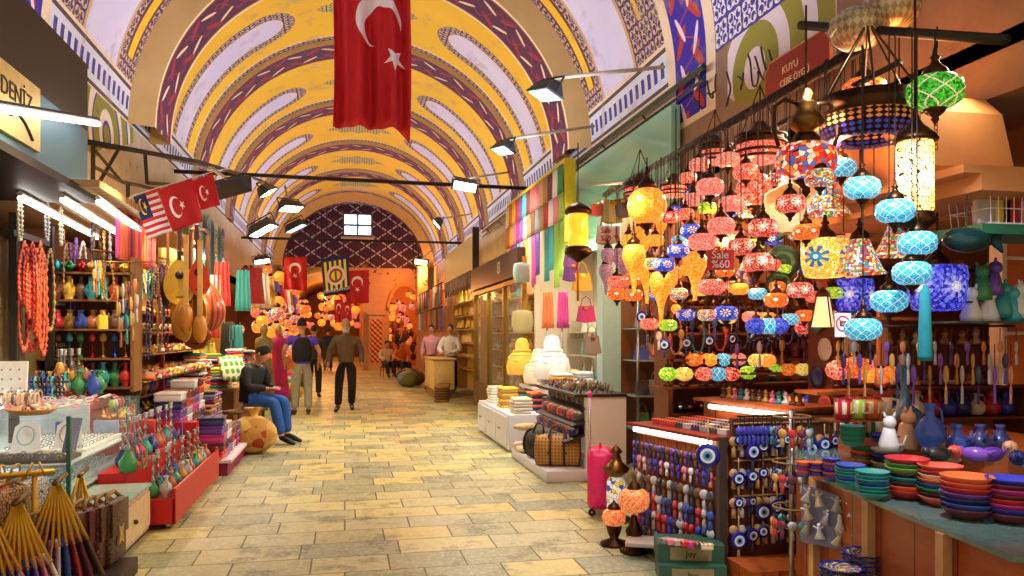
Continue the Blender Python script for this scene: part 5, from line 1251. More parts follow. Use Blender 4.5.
# ---- display wall facing the camera (behind the riser)
def unit(name, label, x0, x1, y, zs, zt, depth=.3, back='8a5028', board=WOODR, posts=True):
    t = thing(name, label, 'shelves'); MB().bb(x0, x1, y + depth, y + depth + .03, 0, zt).obj('back_panel', plain(back, .6), t)
    for z_ in zs: MB().bb(x0, x1, y, y + depth, z_ - .02, z_).obj('shelf', board, t)
    for x_ in (x0, x1): MB().bb(x_ - .02, x_ + .02, y, y + depth, 0, zt).obj('side_panel', board, t)
    return t
unit('shelving_unit', 'dark wooden shelving wall full of bronze and small mosaic lamps', 2.62, 4.38, 6.0, (.35, .62, .85, 1.08, 1.3, 1.52, 1.74, 1.96), 2.5)
unit('shelving_unit', 'shelving wall at the right with ceramics and gilded heads', 3.35, 4.95, 4.85, (.9, 1.13, 1.42, 1.72, 2.0), 2.2, back='9a5a2c')
def unitrow(P_, x0, x1, y, z, n, cols, tmpl, grp, sc, rz=0, jr=.4, js=.12):
    return row(P_, (x0, y, z), (x1, y, z), n, cols, tmpl, grp, rz, sc, .012, jr, js)
# standing mosaic globe lamps in rows
def p_tlamp(s):
    def b():
        t = thing('table_lamp', 'x', 'lamp'); MB().lathe([(0, 0), (.03, 0), (.03, .008), (.008, .02), (.008, .035)], 12).obj('base', BRONZE, t)
        MB().lathe([(.02, .03), (.045, .045), (.055, .07), (.045, .095), (.02, .11)], 14).obj('glass_shade', MOS[s], t)
        MB().lathe([(.022, .108), (.02, .12), (.006, .13), (.008, .15), (0, .165)], 10).obj('cap', BRONZE, t); return t
    return Proto(b)
TL = {k: p_tlamp(k) for k in ('lime', 'yellow', 'red', 'blue', 'orange', 'redwhite', 'eye', 'amber', 'rose')}
SN = dict(lime='lime green', yellow='yellow', red='red', blue='turquoise', orange='orange', redwhite='red and white', eye='cobalt eye-pattern', amber='amber', rose='pink')
def tlrow(pts, z, sch, what, sc=1.25):
    for i, ((x_, y_), s) in enumerate(zip(pts, sch)):
        TL[s].put(onZ(x_, y_, z), jit(1), f"{SN[s]} glass globe table lamp, {nth(i)} from bag side {what}", 'mosaic table lamps ' + what, None, sc)
tlrow([(668, 386), (684, 386), (704, 386), (718, 386), (731, 386), (748, 384), (773, 380), (788, 380), (803, 380), (816, 380), (831, 380)], 1.1, ['lime', 'yellow', 'red', 'blue', 'redwhite', 'lime', 'lime', 'orange', 'yellow', 'lime', 'redwhite'], 'in the long middle row', 1.35)
tlrow([(694, 371), (709, 371), (723, 371), (738, 370), (757, 372), (767, 372)], 1.2, ['orange', 'amber', 'blue', 'rose', 'yellow', 'amber'], 'in the row behind the middle one', 1.35)
for x0, x1, y_, z_, w_ in ((2.5, 4.35, 5.98, 1.1, 'long'), (2.7, 3.6, 6.12, 1.2, 'short')):
    a, b = (onZ(660, 386, 1.1), onZ(840, 380, 1.1)) if w_ == 'long' else (onZ(686, 371, 1.2), onZ(775, 372, 1.2))
    mb = MB(); d = (b - a); mb.box(((a.x + b.x) / 2, (a.y + b.y) / 2, z_ - .012), (d.length + .1, .16, .02), math.atan2(d.y, d.x)); tag(mb.obj('lamp_shelf', WOODR), w_ + ' narrow shelf board lined with glowing mosaic table lamps', 'shelf')
tlrow([(756, 340), (768, 340), (778, 340), (790, 338), (803, 339), (815, 339)], 1.47, ['eye', 'blue', 'eye', 'yellow', 'redwhite', 'blue'], 'on the high small shelf', 1.2)
a, b = onZ(750, 340, 1.47), onZ(822, 339, 1.47)
tlrow([(795, 412), (812, 412), (828, 411)], .85, ['amber', 'eye', 'orange'], 'in the low row near mugs', 1.35)
unitrow(MUGP, 3.3, 4.2, 5.9, .86, 7, ['orange', 'red', 'cream', 'orange'], '{c} patterned cup, {n} along the low lamp shelf', 'cups on the low lamp shelf', .9)
# glowing votive lamps
for i, (x_, y_, w) in enumerate(((839, 383, 22), (855, 382, 24), (870, 384, 16), (880, 386, 18), (890, 384, 18), (867, 372, 14))):
    s = ['red', 'orange', 'amber', 'orange', 'orange', 'rose'][i]; TL[s].put(onD(x_, y_ + 4, 5.0) , 0, SN[s] + ' glass votive lamp glowing above the mugs, ' + nth(i) + ' of the bright cluster', 'glowing votive lamps above the mugs', None, w / 14)
mb = MB(); q = onD(862, 392, 5.05); mb.box((q.x, q.y + .05, q.z), (.75, .25, .02)); tag(mb.obj('votive_shelf', WOODO), 'orange shelf board under the bright votive lamps', 'shelf')
mb = MB(); q = onD(882, 350, 5.0); mb.box((q.x, q.y, q.z - .1), (.06, .03, .75)); mb.box((q.x - .02, q.y, q.z + .2), (.5, .16, .02)); tag(mb.obj('shelf_upright', WOODO), 'orange wooden upright with a small shelf behind the turquoise lamps', 'shelf')
for z_, c_ in ((.36, 'low'), (.63, 'second'), (.86, 'third'), (1.31, 'fifth'), (1.53, 'sixth'), (1.75, 'seventh')):
    kinds = [(TEAPOT, 'teapot', ['copper', 'gold', 'bronze', 'silver']), (CANDLE, 'candlestick', ['gold', 'red', 'copper', 'bronze']), (VASE, 'vase', ['bronze', 'copper', 'burgundy', 'brown'])]
    for q, (P_, nm, cc) in enumerate(kinds):
        x0 = 2.75 + q * .55
        unitrow(P_, x0, x0 + .42, 6.13, z_, 5, lambda i: R_.choice(cc), '{c} coloured small ' + nm + ', {n} of five on the ' + c_ + ' shelf of the bronze wall', nm + 's on the ' + c_ + ' shelf', .62)
for z_, c_ in ((.91, 'lowest'), (1.14, 'second'), (1.43, 'middle'), (1.73, 'fourth')):
    kinds = {'lowest': (JUG, 'jug', ['navy', 'cobalt', 'red', 'cream']), 'second': (BOWL, 'bowl', ['red', 'cream', 'navy', 'coral']), 'middle': (TURB, 'figure', ['gold', 'tan', 'yellow', 'cream']), 'fourth': (VASE, 'vase', ['purple', 'green', 'burgundy', 'navy'])}[c_]
    unitrow(kinds[0], 3.45, 4.85, 4.95, z_, 12, lambda i: kinds[2][(i * 3) % 4], '{c} ' + kinds[1] + ', {n} along the ' + c_ + ' shelf of the right ceramics wall', kinds[1] + 's on the right ceramics wall', .75)
unitrow(TURB, 3.4, 4.6, 4.9, 1.14, 12, lambda i: ['gold', 'tan', 'bronze'][i % 3], '{c} small turbaned head figure, {n} in the gilded row', 'gilded head figures', .55)
for i, (x_, y_, c) in enumerate(((971, 322, 'white'), (988, 322, 'white'), (1003, 318, 'teal'), (1012, 322, 'turquoise'), (982, 300, 'green'), (993, 296, 'purple'), (1018, 318, 'white'))):
    q = onD(x_, y_, 4.45); FIG.put(q, jit(1), ['white ceramic hen jar with a red heart, leftmost of the white ceramics', 'white and pink ceramic jug shaped like a bird', 'dark teal ceramic bird behind the white ones', 'blue ribboned ceramic bell by the orange wall', 'dark green glass figure on the upper glass shelf', 'violet speckled figure on the upper glass shelf', 'white ceramic dove in the orange niche'][i], 'ceramic figures at the right wall', col(c), 1.15)
q = onD(990, 326, 4.45); tag(MB().box((q.x + .05, q.y, q.z + .02), (.75, .25, .012)).obj('glass_shelf', plain('4a5a58', .2)), 'dark glass shelf under the white ceramic figures at the right', 'shelf')
q = onD(985, 303, 4.55); tag(MB().box((q.x, q.y, q.z), (.4, .2, .012)).obj('glass_shelf', plain('4a5a58', .2)), 'small glass shelf under the green and violet figures', 'shelf')
# orange niche with pale frames, bird cage on green board
t = thing('wall_rack', 'orange-backed rack with pale horizontal bars at the right edge', 'rack'); a = onD(1000, 330, 4.7)
MB().bb(a.x, a.x + 1.2, a.y + .02, a.y + .06, 1.2, 2.15).obj('back_panel', plain('c4602a', .5), t)
for z_ in (1.5, 1.72, 1.95): MB().bb(a.x, a.x + 1.2, a.y - .04, a.y + .02, z_, z_ + .02).obj('bar', plain('d8c0a8'), t)
MB().bb(a.x - .03, a.x, a.y - .05, a.y + .05, 1.2, 2.15).obj('post', plain('d8c0a8'), t)
q = onD(1000, 234, 4.1); tag(MB().box((q.x + .15, q.y, q.z), (.85, .35, .05)).obj('green_board', plain('1f6a4a', .5)), 'green wooden board carrying the white wire cage', 'board')
t = thing('wire_cage', 'white wire cage holding red and yellow packets on the green board', 'cage', (q.x + .12, q.y, q.z + .03)); 
MB().box((0, 0, .005), (.6, .26, .01)).obj('tray', WHITEP, t)
for k in range(14):
    for s in (-.13, .13): MB().tube([(-.3 + k * .046, s, 0), (-.32 + k * .049, s * 1.1, .24)], .003, 4).obj('wire', WHITEP, t)
for z_ in (.08, .16, .24): MB().tube([(-.31, -.135, z_), (.31, -.135, z_), (.31, .135, z_), (-.31, .135, z_)], .003, 4, closed=True).obj('hoop', WHITEP, t)
for i, (x_, c) in enumerate(((-.14, 'yellow'), (-.1, 'red'), (.03, 'pink'), (-.24, 'silver'))):
    tag(MB().rbox((q.x + .12 + x_, q.y - .02, q.z + .115), (.1, .05, .14), .01).obj('packet', plain(CN[c])), CN_N(c) + ' packet standing inside the white wire cage', 'packet', 'packets in the wire cage')
p = onD(967, 240, 3.9); t = thing('glass_bird_lamp', 'dark green fish-shaped glass lamp hanging under the green board', 'lamp', p)
MB().ball((0, 0, 0), .07, 16, 8, 2.0, .9, .9).obj('body', plain('0f3a3c', .15), t); MB().prism([(0, 0), (.09, .06), (.08, 0), (.09, -.06)], -.008, .008, Matrix.Translation((.12, 0, 0)) @ RX).obj('fin', plain('0f3a3c', .15), t); MB().tube([(0, 0, .06), (0, 0, .3)], .004, 4).obj('cord', CORD, t)
for k in range(14):
    q = onD(955 + jit(26), 275 + jit(22), 4.5); o = MB().sheet(lambda u, v: (.06 * (u - .5), .02 * sin(u * 6), .13 * (v - .5) * (1 - .6 * abs(u - .5))), 6, 4, .003).obj('gilt_leaf', plain('a8783a', .35, .7)); o.location = q; o.rotation_euler = (jit(1), jit(1), jit(1)); tag(o, 'curled gilt metal leaf ornament in the cluster behind the big cobalt lamp', 'ornament', 'gilt leaves behind the cobalt lamp')
# ---- souvenir stand angled to the aisle
O = Vector((2.3, 4.5, 0)); T_ = Vector((-.23, .973, 0)).normalized(); N_ = Vector((-.973, -.23, 0)).normalized(); U_ = Vector((0, 0, 1))
def st(t_, n_, z_): return O + T_ * (t_ * .8) + N_ * n_ + U_ * z_
ST = Matrix((T_, -N_, U_)).transposed().to_4x4(); ST = ST @ Matrix.Diagonal((.8, 1, 1, 1)); ST.translation = O    # local x along the stand, y away from the aisle
t = thing('souvenir_stand', 'orange wooden souvenir stand with a lit edge, hung with keychains', 'stand')
def sbox(x0, x1, y0, y1, z0, z1, nm, mat):
    mb = MB(); mb.T = ST; mb.bb(x0, x1, y0, y1, z0, z1); return mb.obj(nm, mat, t)
sbox(0, 1.15, .03, .6, 0, .84, 'body', WOODP); sbox(-.02, 1.2, -.06, .62, .84, .86, 'top_shelf', plain('8a2a1c', .4)); sbox(.0, 1.15, .62, .95, 0, 1.0, 'rear_step', WOODP); sbox(-.05, 1.2, .55, 1.0, 1.0, 1.02, 'rear_shelf', WOODO)
sbox(-.03, .01, -.03, .03, 0, .86, 'corner_post', plain('4a4038'))
for i, z_ in enumerate((.8, .7, .6, .48, .36, .22)): sbox(.02, 1.13, -.02, .03, z_ - .012, z_, 'hook_strip', WOODO)
mb = MB(); mb.T = ST; mb.bb(.05, 1.1, -.055, -.035, .805, .835); tag(mb.obj('strip_light', glow('fff4e8', 7)), 'glaring white strip light along the front edge of the souvenir stand', 'light')
mb = MB(); mb.T = ST; mb.bb(0, .95, .53, .55, .955, .985); tag(mb.obj('strip_light', glow('fff4e8', 7)), 'second strip light under the rear shelf of the souvenir stand', 'light')
for r, (z_, n, cc) in enumerate(((.79, 18, ['brown', 'navy', 'purple']), (.69, 14, ['cobalt', 'pink', 'white', 'purple']), (.59, 15, ['silver', 'brown', 'charcoal']), (.47, 15, ['navy', 'red', 'silver', 'blue']), (.35, 15, ['red', 'navy', 'red', 'cobalt', 'silver']), (.21, 14, ['brown', 'charcoal', 'navy']))):
    rn = ['top', 'second', 'third', 'fourth', 'fifth', 'lowest'][r]
    for i in range(n):
        c = cc[(i * 7 + r) % len(cc)]
        CHARM.put(st(.06 + 1.05 * i / (n - 1), .04, z_), jit(1), f'{c} bead keychain, {nth(i)} from near end, {rn} row of souvenir stand', f'keychains on the {rn} hook strip', col(c), 1.1 if r < 2 else 1.5)
k = 0
for r in range(4):
    for i in range(9):
        q = st(.1 + .11 * i, -.1 - .12 * r, .86); o = BOXP.put(q, math.atan2(T_.y, T_.x), f'{"red" if i > 5 else "silver grey"} trinket box, {nth(i)} from near end, {nth(r)} row on the stand top', 'trinket boxes on the souvenir stand top', col('red' if i > 5 else ['silver', 'charcoal', 'grey', 'navy'][(i + r) % 4]), .42)
k = 0
for i in range(16):
    c = ['navy', 'purple', 'charcoal', 'cobalt'][i % 4]; CHARM.put(st(-.04 + .0 * i, -.62 - .0 * i, 1.0) + T_ * (.0) + Vector((.05 + .055 * i, .0, .0)), 0, f'{c} keychain, {nth(i)} along the rear strip right of the second strip light', 'keychains on the rear strip', col(c), 1.2)
for i in range(13):
    q = st(.1 + .08 * i, -.75, 1.02); c = ['brown', 'bronze', 'white', 'teal', 'pink', 'gold'][i % 6]; TURB.put(q, jit(2), f'small {c} souvenir figure, {nth(i)} from the near end of the rear shelf', 'souvenir figures on the rear shelf', col(c), .55)
put_eye = lambda p, lab, s, g=None: EYE.put(p, 1.0, lab, g, col('navy'), s)
put_eye(onD(708, 449, 4.6) + U_ * .17, 'big dark blue evil eye disc on the corner post of the souvenir stand', 1.3)
# amulet wall facing the camera
t = thing('amulet_board', 'dark wooden board hung with blue evil eye amulets', 'board'); MB().bb(2.36, 3.1, 4.46, 4.5, .12, .98).obj('board', plain('5a2c16', .6), t); 
for z_ in (.95, .72, .5): MB().tube([(2.36, 4.44, z_), (3.1, 4.44, z_)], .006, 5).obj('hook_rail', plain('9a7a4a'), t)
k = 0
for r, z_ in enumerate((.95, .75, .57, .4)):
    for i in range(9):
        s = [.55, .8, .6, 1.0, .7][(i * 3 + r) % 5]; EYE.put((2.38 + .083 * i, 4.42 - .02 * (i % 2), z_ - .01), PI / 2 + jit(.15), f'blue evil eye amulet on braided cord, {nth(i)} from the stand corner in the {["top", "second", "third", "lowest"][r]} row', 'evil eye amulets on the amulet wall', col(['tan', 'navy', 'brown'][i % 3]), s)
    for i in range(14):
        c = ['tan', 'silver', 'navy', 'gold'][i % 4]; CHARM.put((2.36 + .054 * i, 4.445, z_ - .01), 1.57, f'{c} beaded string, {nth(i)} from the stand corner behind the {["top", "second", "third", "lowest"][r]} amulets', 'beaded strings behind the amulets', col(c), 1.45)
for i in range(10): CHARM.put((2.38 + .03 * i, 4.4, 1.0), 1.57, f'cobalt blue tassel keychain, {nth(i)} of the bunch over the amulet board', 'blue tassels over the amulet board', col('cobalt'), 1.3)
mb = MB(); mb.tube([(2.36, 4.4, 1.0), (3.1, 4.4, 1.0)], .008, 5); tag(mb.obj('hook_rail', BRONZE), 'metal rail along the top of the amulet board', 'rail')
# floor items
def carton(px, py, z0, dims, rz, c, lab, txt):
    p = onZ(px, py, z0); t = thing('carton', lab, 'carton', (p.x, p.y, z0), rz)
    MB().box((0, 0, dims[2] / 2), dims).obj('box', plain(c, .5), t); MB().box((0, -dims[1] / 2 - .001, dims[2] / 2), (dims[0] * .62, .004, dims[2] * .7)).obj('front_label', plain('8a8260', .5), t)
    text(txt, dims[2] * .45, plain('1c1c18'), t, (0, -dims[1] / 2 - .004, dims[2] / 2), (PI / 2, 0, 0)); return t
carton(690, 578, .0, (.4, .26, .11), -.3, '2c5a48', 'lower green carton with beige label on the floor before the stand', 'Joy')
carton(688, 557, .11, (.4, .26, .11), -.3, '2c5a48', 'upper green carton with beige label on the floor before the stand', 'Joy')
for i in range(7):
    c = ['grey', 'pink', 'silver', 'red', 'magenta', 'charcoal', 'cream'][i]; p = onZ(668 + i * 7, 545 + i, .22); BOXP.put((p.x, p.y + .04, .222), jit(.4), c + ' packet of trinkets lying on the upper green carton', 'packets on the cartons', col(c), .35)
for i in range(4):
    p = onZ(652, 548, .03 * i); tag(MB().rbox((0, 0, .014), (.3, .22, .028), .003).obj('catalogue', plain(['c8c4bc', 'a8a49c', 'd8d4cc', 'b8a898'][i], .4), None, (p.x + .02, p.y + .1, .03 * i), -.6 + .05 * i), ['lowest', 'second', 'third', 'top'][i] + ' catalogue of the pale pile on the floor left of the cartons', 'book', 'catalogues on the floor')
def floor_lamp(px, py, h, s, lab, shade_r):
    p = onZ(px, py, 0); t = thing('mosaic_floor_lamp', lab, 'lamp', p)
    MB().lathe([(0, 0), (.1, 0), (.1, .02), (.03, .05), (.05, .1), (.06, .15), (.03, .2), (.02, h - shade_r)], 16).obj('base', BRONZE, t)
    pr = [(r * shade_r / .102, z * shade_r / .085 + h) for r, z in globe_mesh('globe')]; MB().lathe(pr, 20).obj('glass_shade', MOS[s], t)
    MB().lathe([(.05, h + shade_r * .7), (.04, h + shade_r), (.015, h + shade_r * 1.2), (0, h + shade_r * 1.5)], 12).obj('cap', BRONZE, t)
MOS['floorred'] = mosaic('orange_floor_mosaic', ['f88a4a', 'ff9a5a', 'e8603a', 'f0a060'], .8, 90, flower=(5, 'ffd040', 'd05aa0', 12))
floor_lamp(634, 552, .36, 'floorred', 'larger orange flower mosaic lamp standing on the floor near the keychains', .11); floor_lamp(614, 545, .2, 'floorred', 'smaller white and orange mosaic lamp low on the floor beside the suitcase', .085)
p = onZ(616, 521, 0); t = thing('mosaic_vase_lamp', 'tall brass lamp with white, blue and yellow mosaic cylinder next to the suitcase', 'lamp', p)
MB().lathe([(0, 0), (.12, 0), (.12, .03), (.05, .06), (.06, .08)], 18).obj('foot', BRASS, t); MB().lathe([(.06, .08), (.08, .12), (.075, .32), (.05, .36)], 18).obj('glass_cylinder', mosaic('white_blue_yellow_mosaic', ['f0f0e8', 'e8e8f0', 'e8d030', '3a58c8', 'f4f4ec'], .45, 26), t)
MB().lathe([(.05, .36), (.1, .4), (.11, .43), (.05, .48), (.03, .54), (.055, .56), (.02, .6), (0, .62)], 18).obj('brass_top', BRASS, t)
# pink suitcase
p = onZ(601, 513, 0); t = thing('suitcase', 'bright pink hard suitcase standing on the floor beside the white display', 'suitcase', (p.x, p.y + .02, 0), math.radians(72))
MB().rbox((0, 0, .3), (.36, .22, .5), .06, n=4).obj('shell', plain('e81e6c', .4), t)
for s in (-1, 1):
    for q in (-1, 1): MB().ring((s * .13, q * .07, .03), .02, .012, 10, 6, Matrix.Rotation(PI / 2, 4, 'Y')).obj('wheel', plain('2a1a20'), t)
MB().tube([(-.1, .09, .55), (-.1, .09, .98), (.1, .09, .98), (.1, .09, .55)], .012, 6).obj('trolley_bars', plain('d8d0d8', .3, .3), t); MB().rbox((0, .09, 1.0), (.24, .035, .04), .012).obj('trolley_grip', plain('f02a90'), t); MB().tube([(-.06, .0, .55), (-.05, 0, .58), (.05, 0, .58), (.06, 0, .55)], .01, 6).obj('top_handle', plain('c81858'), t)
# ---- shelves of bags on the cross wall behind the lanterns
t = thing('glass_shelving', 'steel-framed shelving stacked with bags left of the lamps', 'shelves')
for z_ in (.45, .82, 1.22, 1.58): MB().bb(3.16, 4.4, 8.2, 8.58, z_ - .015, z_).obj('shelf', plain('9ab0b0', .2), t)
for x_ in (3.2, 3.8, 4.38): MB().tube([(x_, 8.22, 0), (x_, 8.22, 2.0)], .015, 6).obj('post', STEEL, t)
k = 0
for z_, cc in ((.0, ['charcoal', 'green', 'yellow', 'charcoal']), (.46, ['green', 'olive', 'charcoal', 'navy']), (.83, ['charcoal', 'grey', 'navy', 'teal', 'magenta']), (1.23, ['blue', 'tan', 'white', 'green', 'orange', 'red']), (1.59, ['grey', 'red', 'cream', 'yellow', 'pink', 'magenta'])):
    n = len(cc) + 1
    for i in range(n):
        c = cc[i % len(cc)]; p = (3.3 + 1.0 * i / n, 8.34, z_ + .335 * .8); BAG.put(p, jit(.3), f'{c} bag, {nth(i)} from the teal post on the {["floor", "lowest shelf", "second shelf", "third shelf", "top shelf"][k]} of the steel shelving', 'bags on the steel shelving', col(c), .8)
    k += 1
for i, (x_, y_, c) in enumerate(((668, 340, 'magenta'), (682, 345, 'red'), (660, 352, 'coral'), (694, 330, 'orange'), (706, 342, 'teal'), (716, 336, 'red'), (700, 318, 'yellow'), (726, 345, 'coral'))):
    p = onY(x_, y_ - 18, 7.6); BAG.put(p, jit(.3), f'small {c} cloth purse, {nth(i)} of the bright purses hanging below the amber drops', 'small cloth purses under the amber lamps', col(c), .62)
p = onD(700, 330, 7.3); t = thing('framed_picture', 'pale beige framed panel leaning behind the small table lamps', 'picture', p); MB().box((0, .01, 0), (.6, .02, .4)).obj('frame', WOODO, t); MB().box((0, -.005, 0), (.52, .02, .32)).obj('panel', plain('e8d8b0'), t)
# ================================================================== RIGHT SIDE: bag and scarf shop, then the shops beyond
WHT_ = plain('dcdce8', .3, 0, .05)
# white display unit
t = thing('display_unit', 'white glossy display unit with dark stepped wallet racks and luggage on its base', 'display unit')
MB().rbox((2.435, 8.5, .06), (.87, 1.7, .12), .01).obj('base', WHT_, t)
MB().bb(2.42, 2.86, 7.68, 7.73, .12, .88).obj('end_panel', WHT_, t); MB().bb(2.75, 2.8, 7.73, 9.3, .12, .88).obj('back_panel', WHT_, t); MB().bb(2.3, 2.86, 7.66, 9.3, .86, .89).obj('top', plain('2a2420', .4), t)
for i, (x0, x1, z_) in enumerate(((2.2, 2.6, .46), (2.28, 2.65, .62), (2.36, 2.7, .78))):
    mb = MB(); mb.box(((x0 + x1) / 2, 8.5, z_), (x1 - x0, 1.6, .02), 0, 0, -.35); mb.obj('rack', plain('2a1a14', .5), t)
for r, (x_, z_) in enumerate(((2.27, .42), (2.34, .58), (2.42, .74))):
    for i in range(18):
        c = [['navy', 'red', 'charcoal', 'blue', 'brown'], ['red', 'charcoal', 'magenta', 'coral', 'brown', 'purple'], ['charcoal', 'grey', 'olive', 'black', 'navy']][r][(i * 3 + r) % 5]
        WAL.put((x_ + .05, 7.78 + i * .083, z_ + .03), 0, f'{c} wallet, {nth(i)} from the near end of the {["lower", "middle", "upper"][r]} wallet rack', f'wallets on the {["lower", "middle", "upper"][r]} rack', col(c), (.8, 1, .9), rot=(-.3, -.35, -PI / 2 + .3))
for r in range(3):
    for i in range(10):
        c = ['charcoal', 'brown', 'grey', 'copper', 'black', 'olive'][(i * 5 + r) % 6]; WAL.put((2.4 + r * .17, 7.8 + i * .14, .895), jit(.3) - PI / 2, f'{c} leather purse, {nth(i)} from the camera in the {nth(r)} line on the display top', 'purses on the display top', col(c), .75)
# luggage
def duffel(x, y, z, rz, L, W, Hh, m, strap, lab):
    t = thing('duffel_bag', lab, 'bag', (x, y, z), rz)
    MB().sheet(lambda u, v: (L * (v - .5) * 1.0, W / 2 * cos(2 * PI * u) * (1 - .25 * abs(2 * v - 1) ** 6), Hh / 2 + Hh / 2 * max(-1, sin(2 * PI * u)) * (1 - .22 * abs(2 * v - 1) ** 4 * (sin(2 * PI * u) > 0))), 20, 10).obj('body', m, t)
    for s in (-1, 1): MB().ball((s * L * .49, 0, Hh / 2), 1, 16, 8, .02, W / 2, Hh / 2).obj('end_panel', m, t)
    for s in (-1, 1): MB().tube([(s * L * .2, -W * .5, Hh * .4), (s * L * .2, -W * .25, Hh * .95), (s * L * .14, -W * .15, Hh * 1.2), (-s * 0, -W * .12, Hh * 1.25)], .012, 6).obj('handle', strap, t)
    return t
M = Mat('monogram_canvas'); x, y, z = M.sep(M.coord('Object')); f = ((x * 90).sin() * (z * 90).sin()).abs() > .55
MONO = M.done(M.mix(band(x.abs(), .06, .085), M.mix(f, H('b88a48'), H('8a5e28')), H('3a1c10')), .6)
duffel(2.2, 7.95, .12, -.35, .46, .26, .34, MONO, plain('5a3414'), 'tan chequered duffel bag standing on the white display base')
duffel(2.16, 8.45, .12, -1.1, .42, .24, .32, plain('1c1a18', .6), plain('1c1a18'), 'black duffel bag behind the tan chequered one')
for i, (x_, y_, z_, c, l) in enumerate(((2.12, 8.95, .12, 'cream', 'white patterned'), (2.14, 9.25, .12, 'pink', 'pink patterned'), (2.13, 9.1, .36, 'tan', 'beige'))):
    CUSHP.put((x_, y_, z_), jit(1), l + ' stuffed pouch at the far end of the white display base', None, col(c), .7)
# drawer cabinet beyond
t = thing('drawer_cabinet', 'low white drawer cabinet farther along beyond the display unit', 'cabinet'); MB().rbox((2.45, 10.9, .25), (.8, 2.3, .46), .01).obj('body', WHT_, t)
for i in range(3): d_ = MB().bb(2.03, 2.06, 9.85 + i * .74, 10.53 + i * .74, .06, .44).obj('drawer', WHT_, t); MB().tube([(2.0, 10.1 + i * .74, .27), (2.0, 10.25 + i * .74, .27)], .01, 5).obj('handle', plain('8a7a50', .3, 1), d_)
for s in range(5):
    x_, y_ = 2.25 + .33 * (s % 2), 9.95 + s * .42
    for i in range(5 + s % 3):
        c = [['cream', 'white', 'pink'], ['navy', 'orange', 'red', 'olive'], ['yellow', 'tan', 'cream'], ['brown', 'teal', 'burgundy'], ['white', 'cream']][s][i % 2]
        FOLDP.put((x_, y_, .48 + .041 * i), PI / 2 + jit(.1), f'folded {c} cloth, {nth(i)} from the bottom of the {nth(s)} pile on the white drawer cabinet', 'folded cloths on the drawer cabinet', col(c), 1)
# tall stacks of folded fabric + wrapped heads
t = thing('display_table', 'white table piled with folded fabrics at the scarf shop entrance', 'table'); MB().bb(2.6, 3.4, 9.6, 11.6, .72, .76).obj('top', WHT_, t)
for a in (2.65, 3.35):
    for b in (9.65, 11.55): MB().bb(a - .02, a + .02, b - .02, b + .02, 0, .72).obj('leg', WHT_, t)
for s in range(6):
    for i in range(6):
        c = ['white', 'cream', 'pink', 'magenta', 'yellow', 'white', 'silver'][(s * 2 + i) % 7]; FOLDP.put((2.75 + .38 * (s % 2), 9.8 + .33 * s, .76 + .041 * i), PI / 2 + jit(.1), f'folded {c} fabric, {nth(i)} from the bottom of the {nth(s)} pile on the white table', 'folded fabrics on the white table', col(c), 1)
def bust(px, py, Y, c, lab, s=1.):
    p = onY(px, py, Y); t = thing('wrapped_bust', lab, 'display bust', p); t.scale = (s,) * 3
    MB().lathe([(0, -.3), (.16, -.3), (.19, -.2), (.2, -.08), (.12, 0), (.06, .04), (.06, .1)], 20).obj('shoulders', tint(.8), t); MB().ball((0, 0, .1), .075, 14, 9, .85, 1, 1.25).obj('head', tint(.8), t)
    MB().lathe([(.0, .22), (.07, .2), (.105, .12), (.1, .04), (.15, -.02), (.21, -.1), (.235, -.22), (.22, -.34)], 44, flute=(7, .05)).obj('draped_scarf', TINTR, t)
    mb = MB()
    for k in range(3): mb.ring((0, 0, .0 - .05 * k), .12 + .035 * k, .03, 20, 6, Matrix.Rotation(.2 * (k - 1), 4, 'X'))
    mb.obj('scarf_folds', TINTR, t)
    for q in alld(t): q.color = (*col(c), 1)
    return t
bust(552, 352, 10.2, 'white', 'white scarf wrapped round a display bust in the middle of the bag shop', 1.05); bust(522, 352, 11.6, 'yellow', 'yellow scarf wrapped round a display bust beside the glass door', 1.0); bust(538, 362, 11.0, 'cream', 'cream scarf on a lower display bust', .9)
for i, (x_, y_, c) in enumerate(((548, 300, 'orange'), (563, 300, 'magenta'))):
    p = onY(x_, y_ - 8, 10.4); SCARF.put(p, 0, ['orange scarf gathered on a stand in the shop window', 'magenta scarf gathered on a stand in the shop window'][i], None, col(c), (.8, 1, 1.0))
    tag(MB().tube([(p.x, p.y + .05, 0), (p.x, p.y + .05, p.z)], .015, 6).obj('scarf_stand', STEEL), 'thin metal stand holding the ' + ['orange', 'magenta'][i] + ' gathered scarf', 'stand')
M = Mat('white_lit_shop_wall'); mb = MB(); mb.bb(2.95, 4.6, 12.0, 12.08, 0, 3.1); struct(mb.obj('wall_scarf_shop', plain('e8dcc8', .6, 0, .06)))
mb = MB(); mb.bb(3.9, 3.96, 8.8, 12.0, 0, 3.1); struct(mb.obj('wall_bag_shop', plain('dcd8d0', .6, 0, .06)))
for k, (z_, cc) in enumerate(((.5, ['white', 'teal', 'cream']), (.85, ['cream', 'turquoise', 'white']), (1.2, ['turquoise', 'cream', 'tan']), (1.55, ['white', 'grey', 'cream']))):
    mb = MB(); mb.bb(3.45, 3.9, 9.0, 11.8, z_ - .02, z_); tag(mb.obj('shelf', plain('b0a890')), ['lowest', 'second', 'third', 'top'][k] + ' long shelf in the back of the bag shop', 'shelf')
    for i in range(7):
        c = cc[i % 3]; BAG.put((3.62, 9.15 + i * .4, z_ + .33), -PI / 2 + jit(.3), f'{c} bag, {nth(i)} from the camera on the {["lowest", "second", "third", "top"][k]} back shelf of the bag shop', 'bags on the back shelves', col(c), 1)
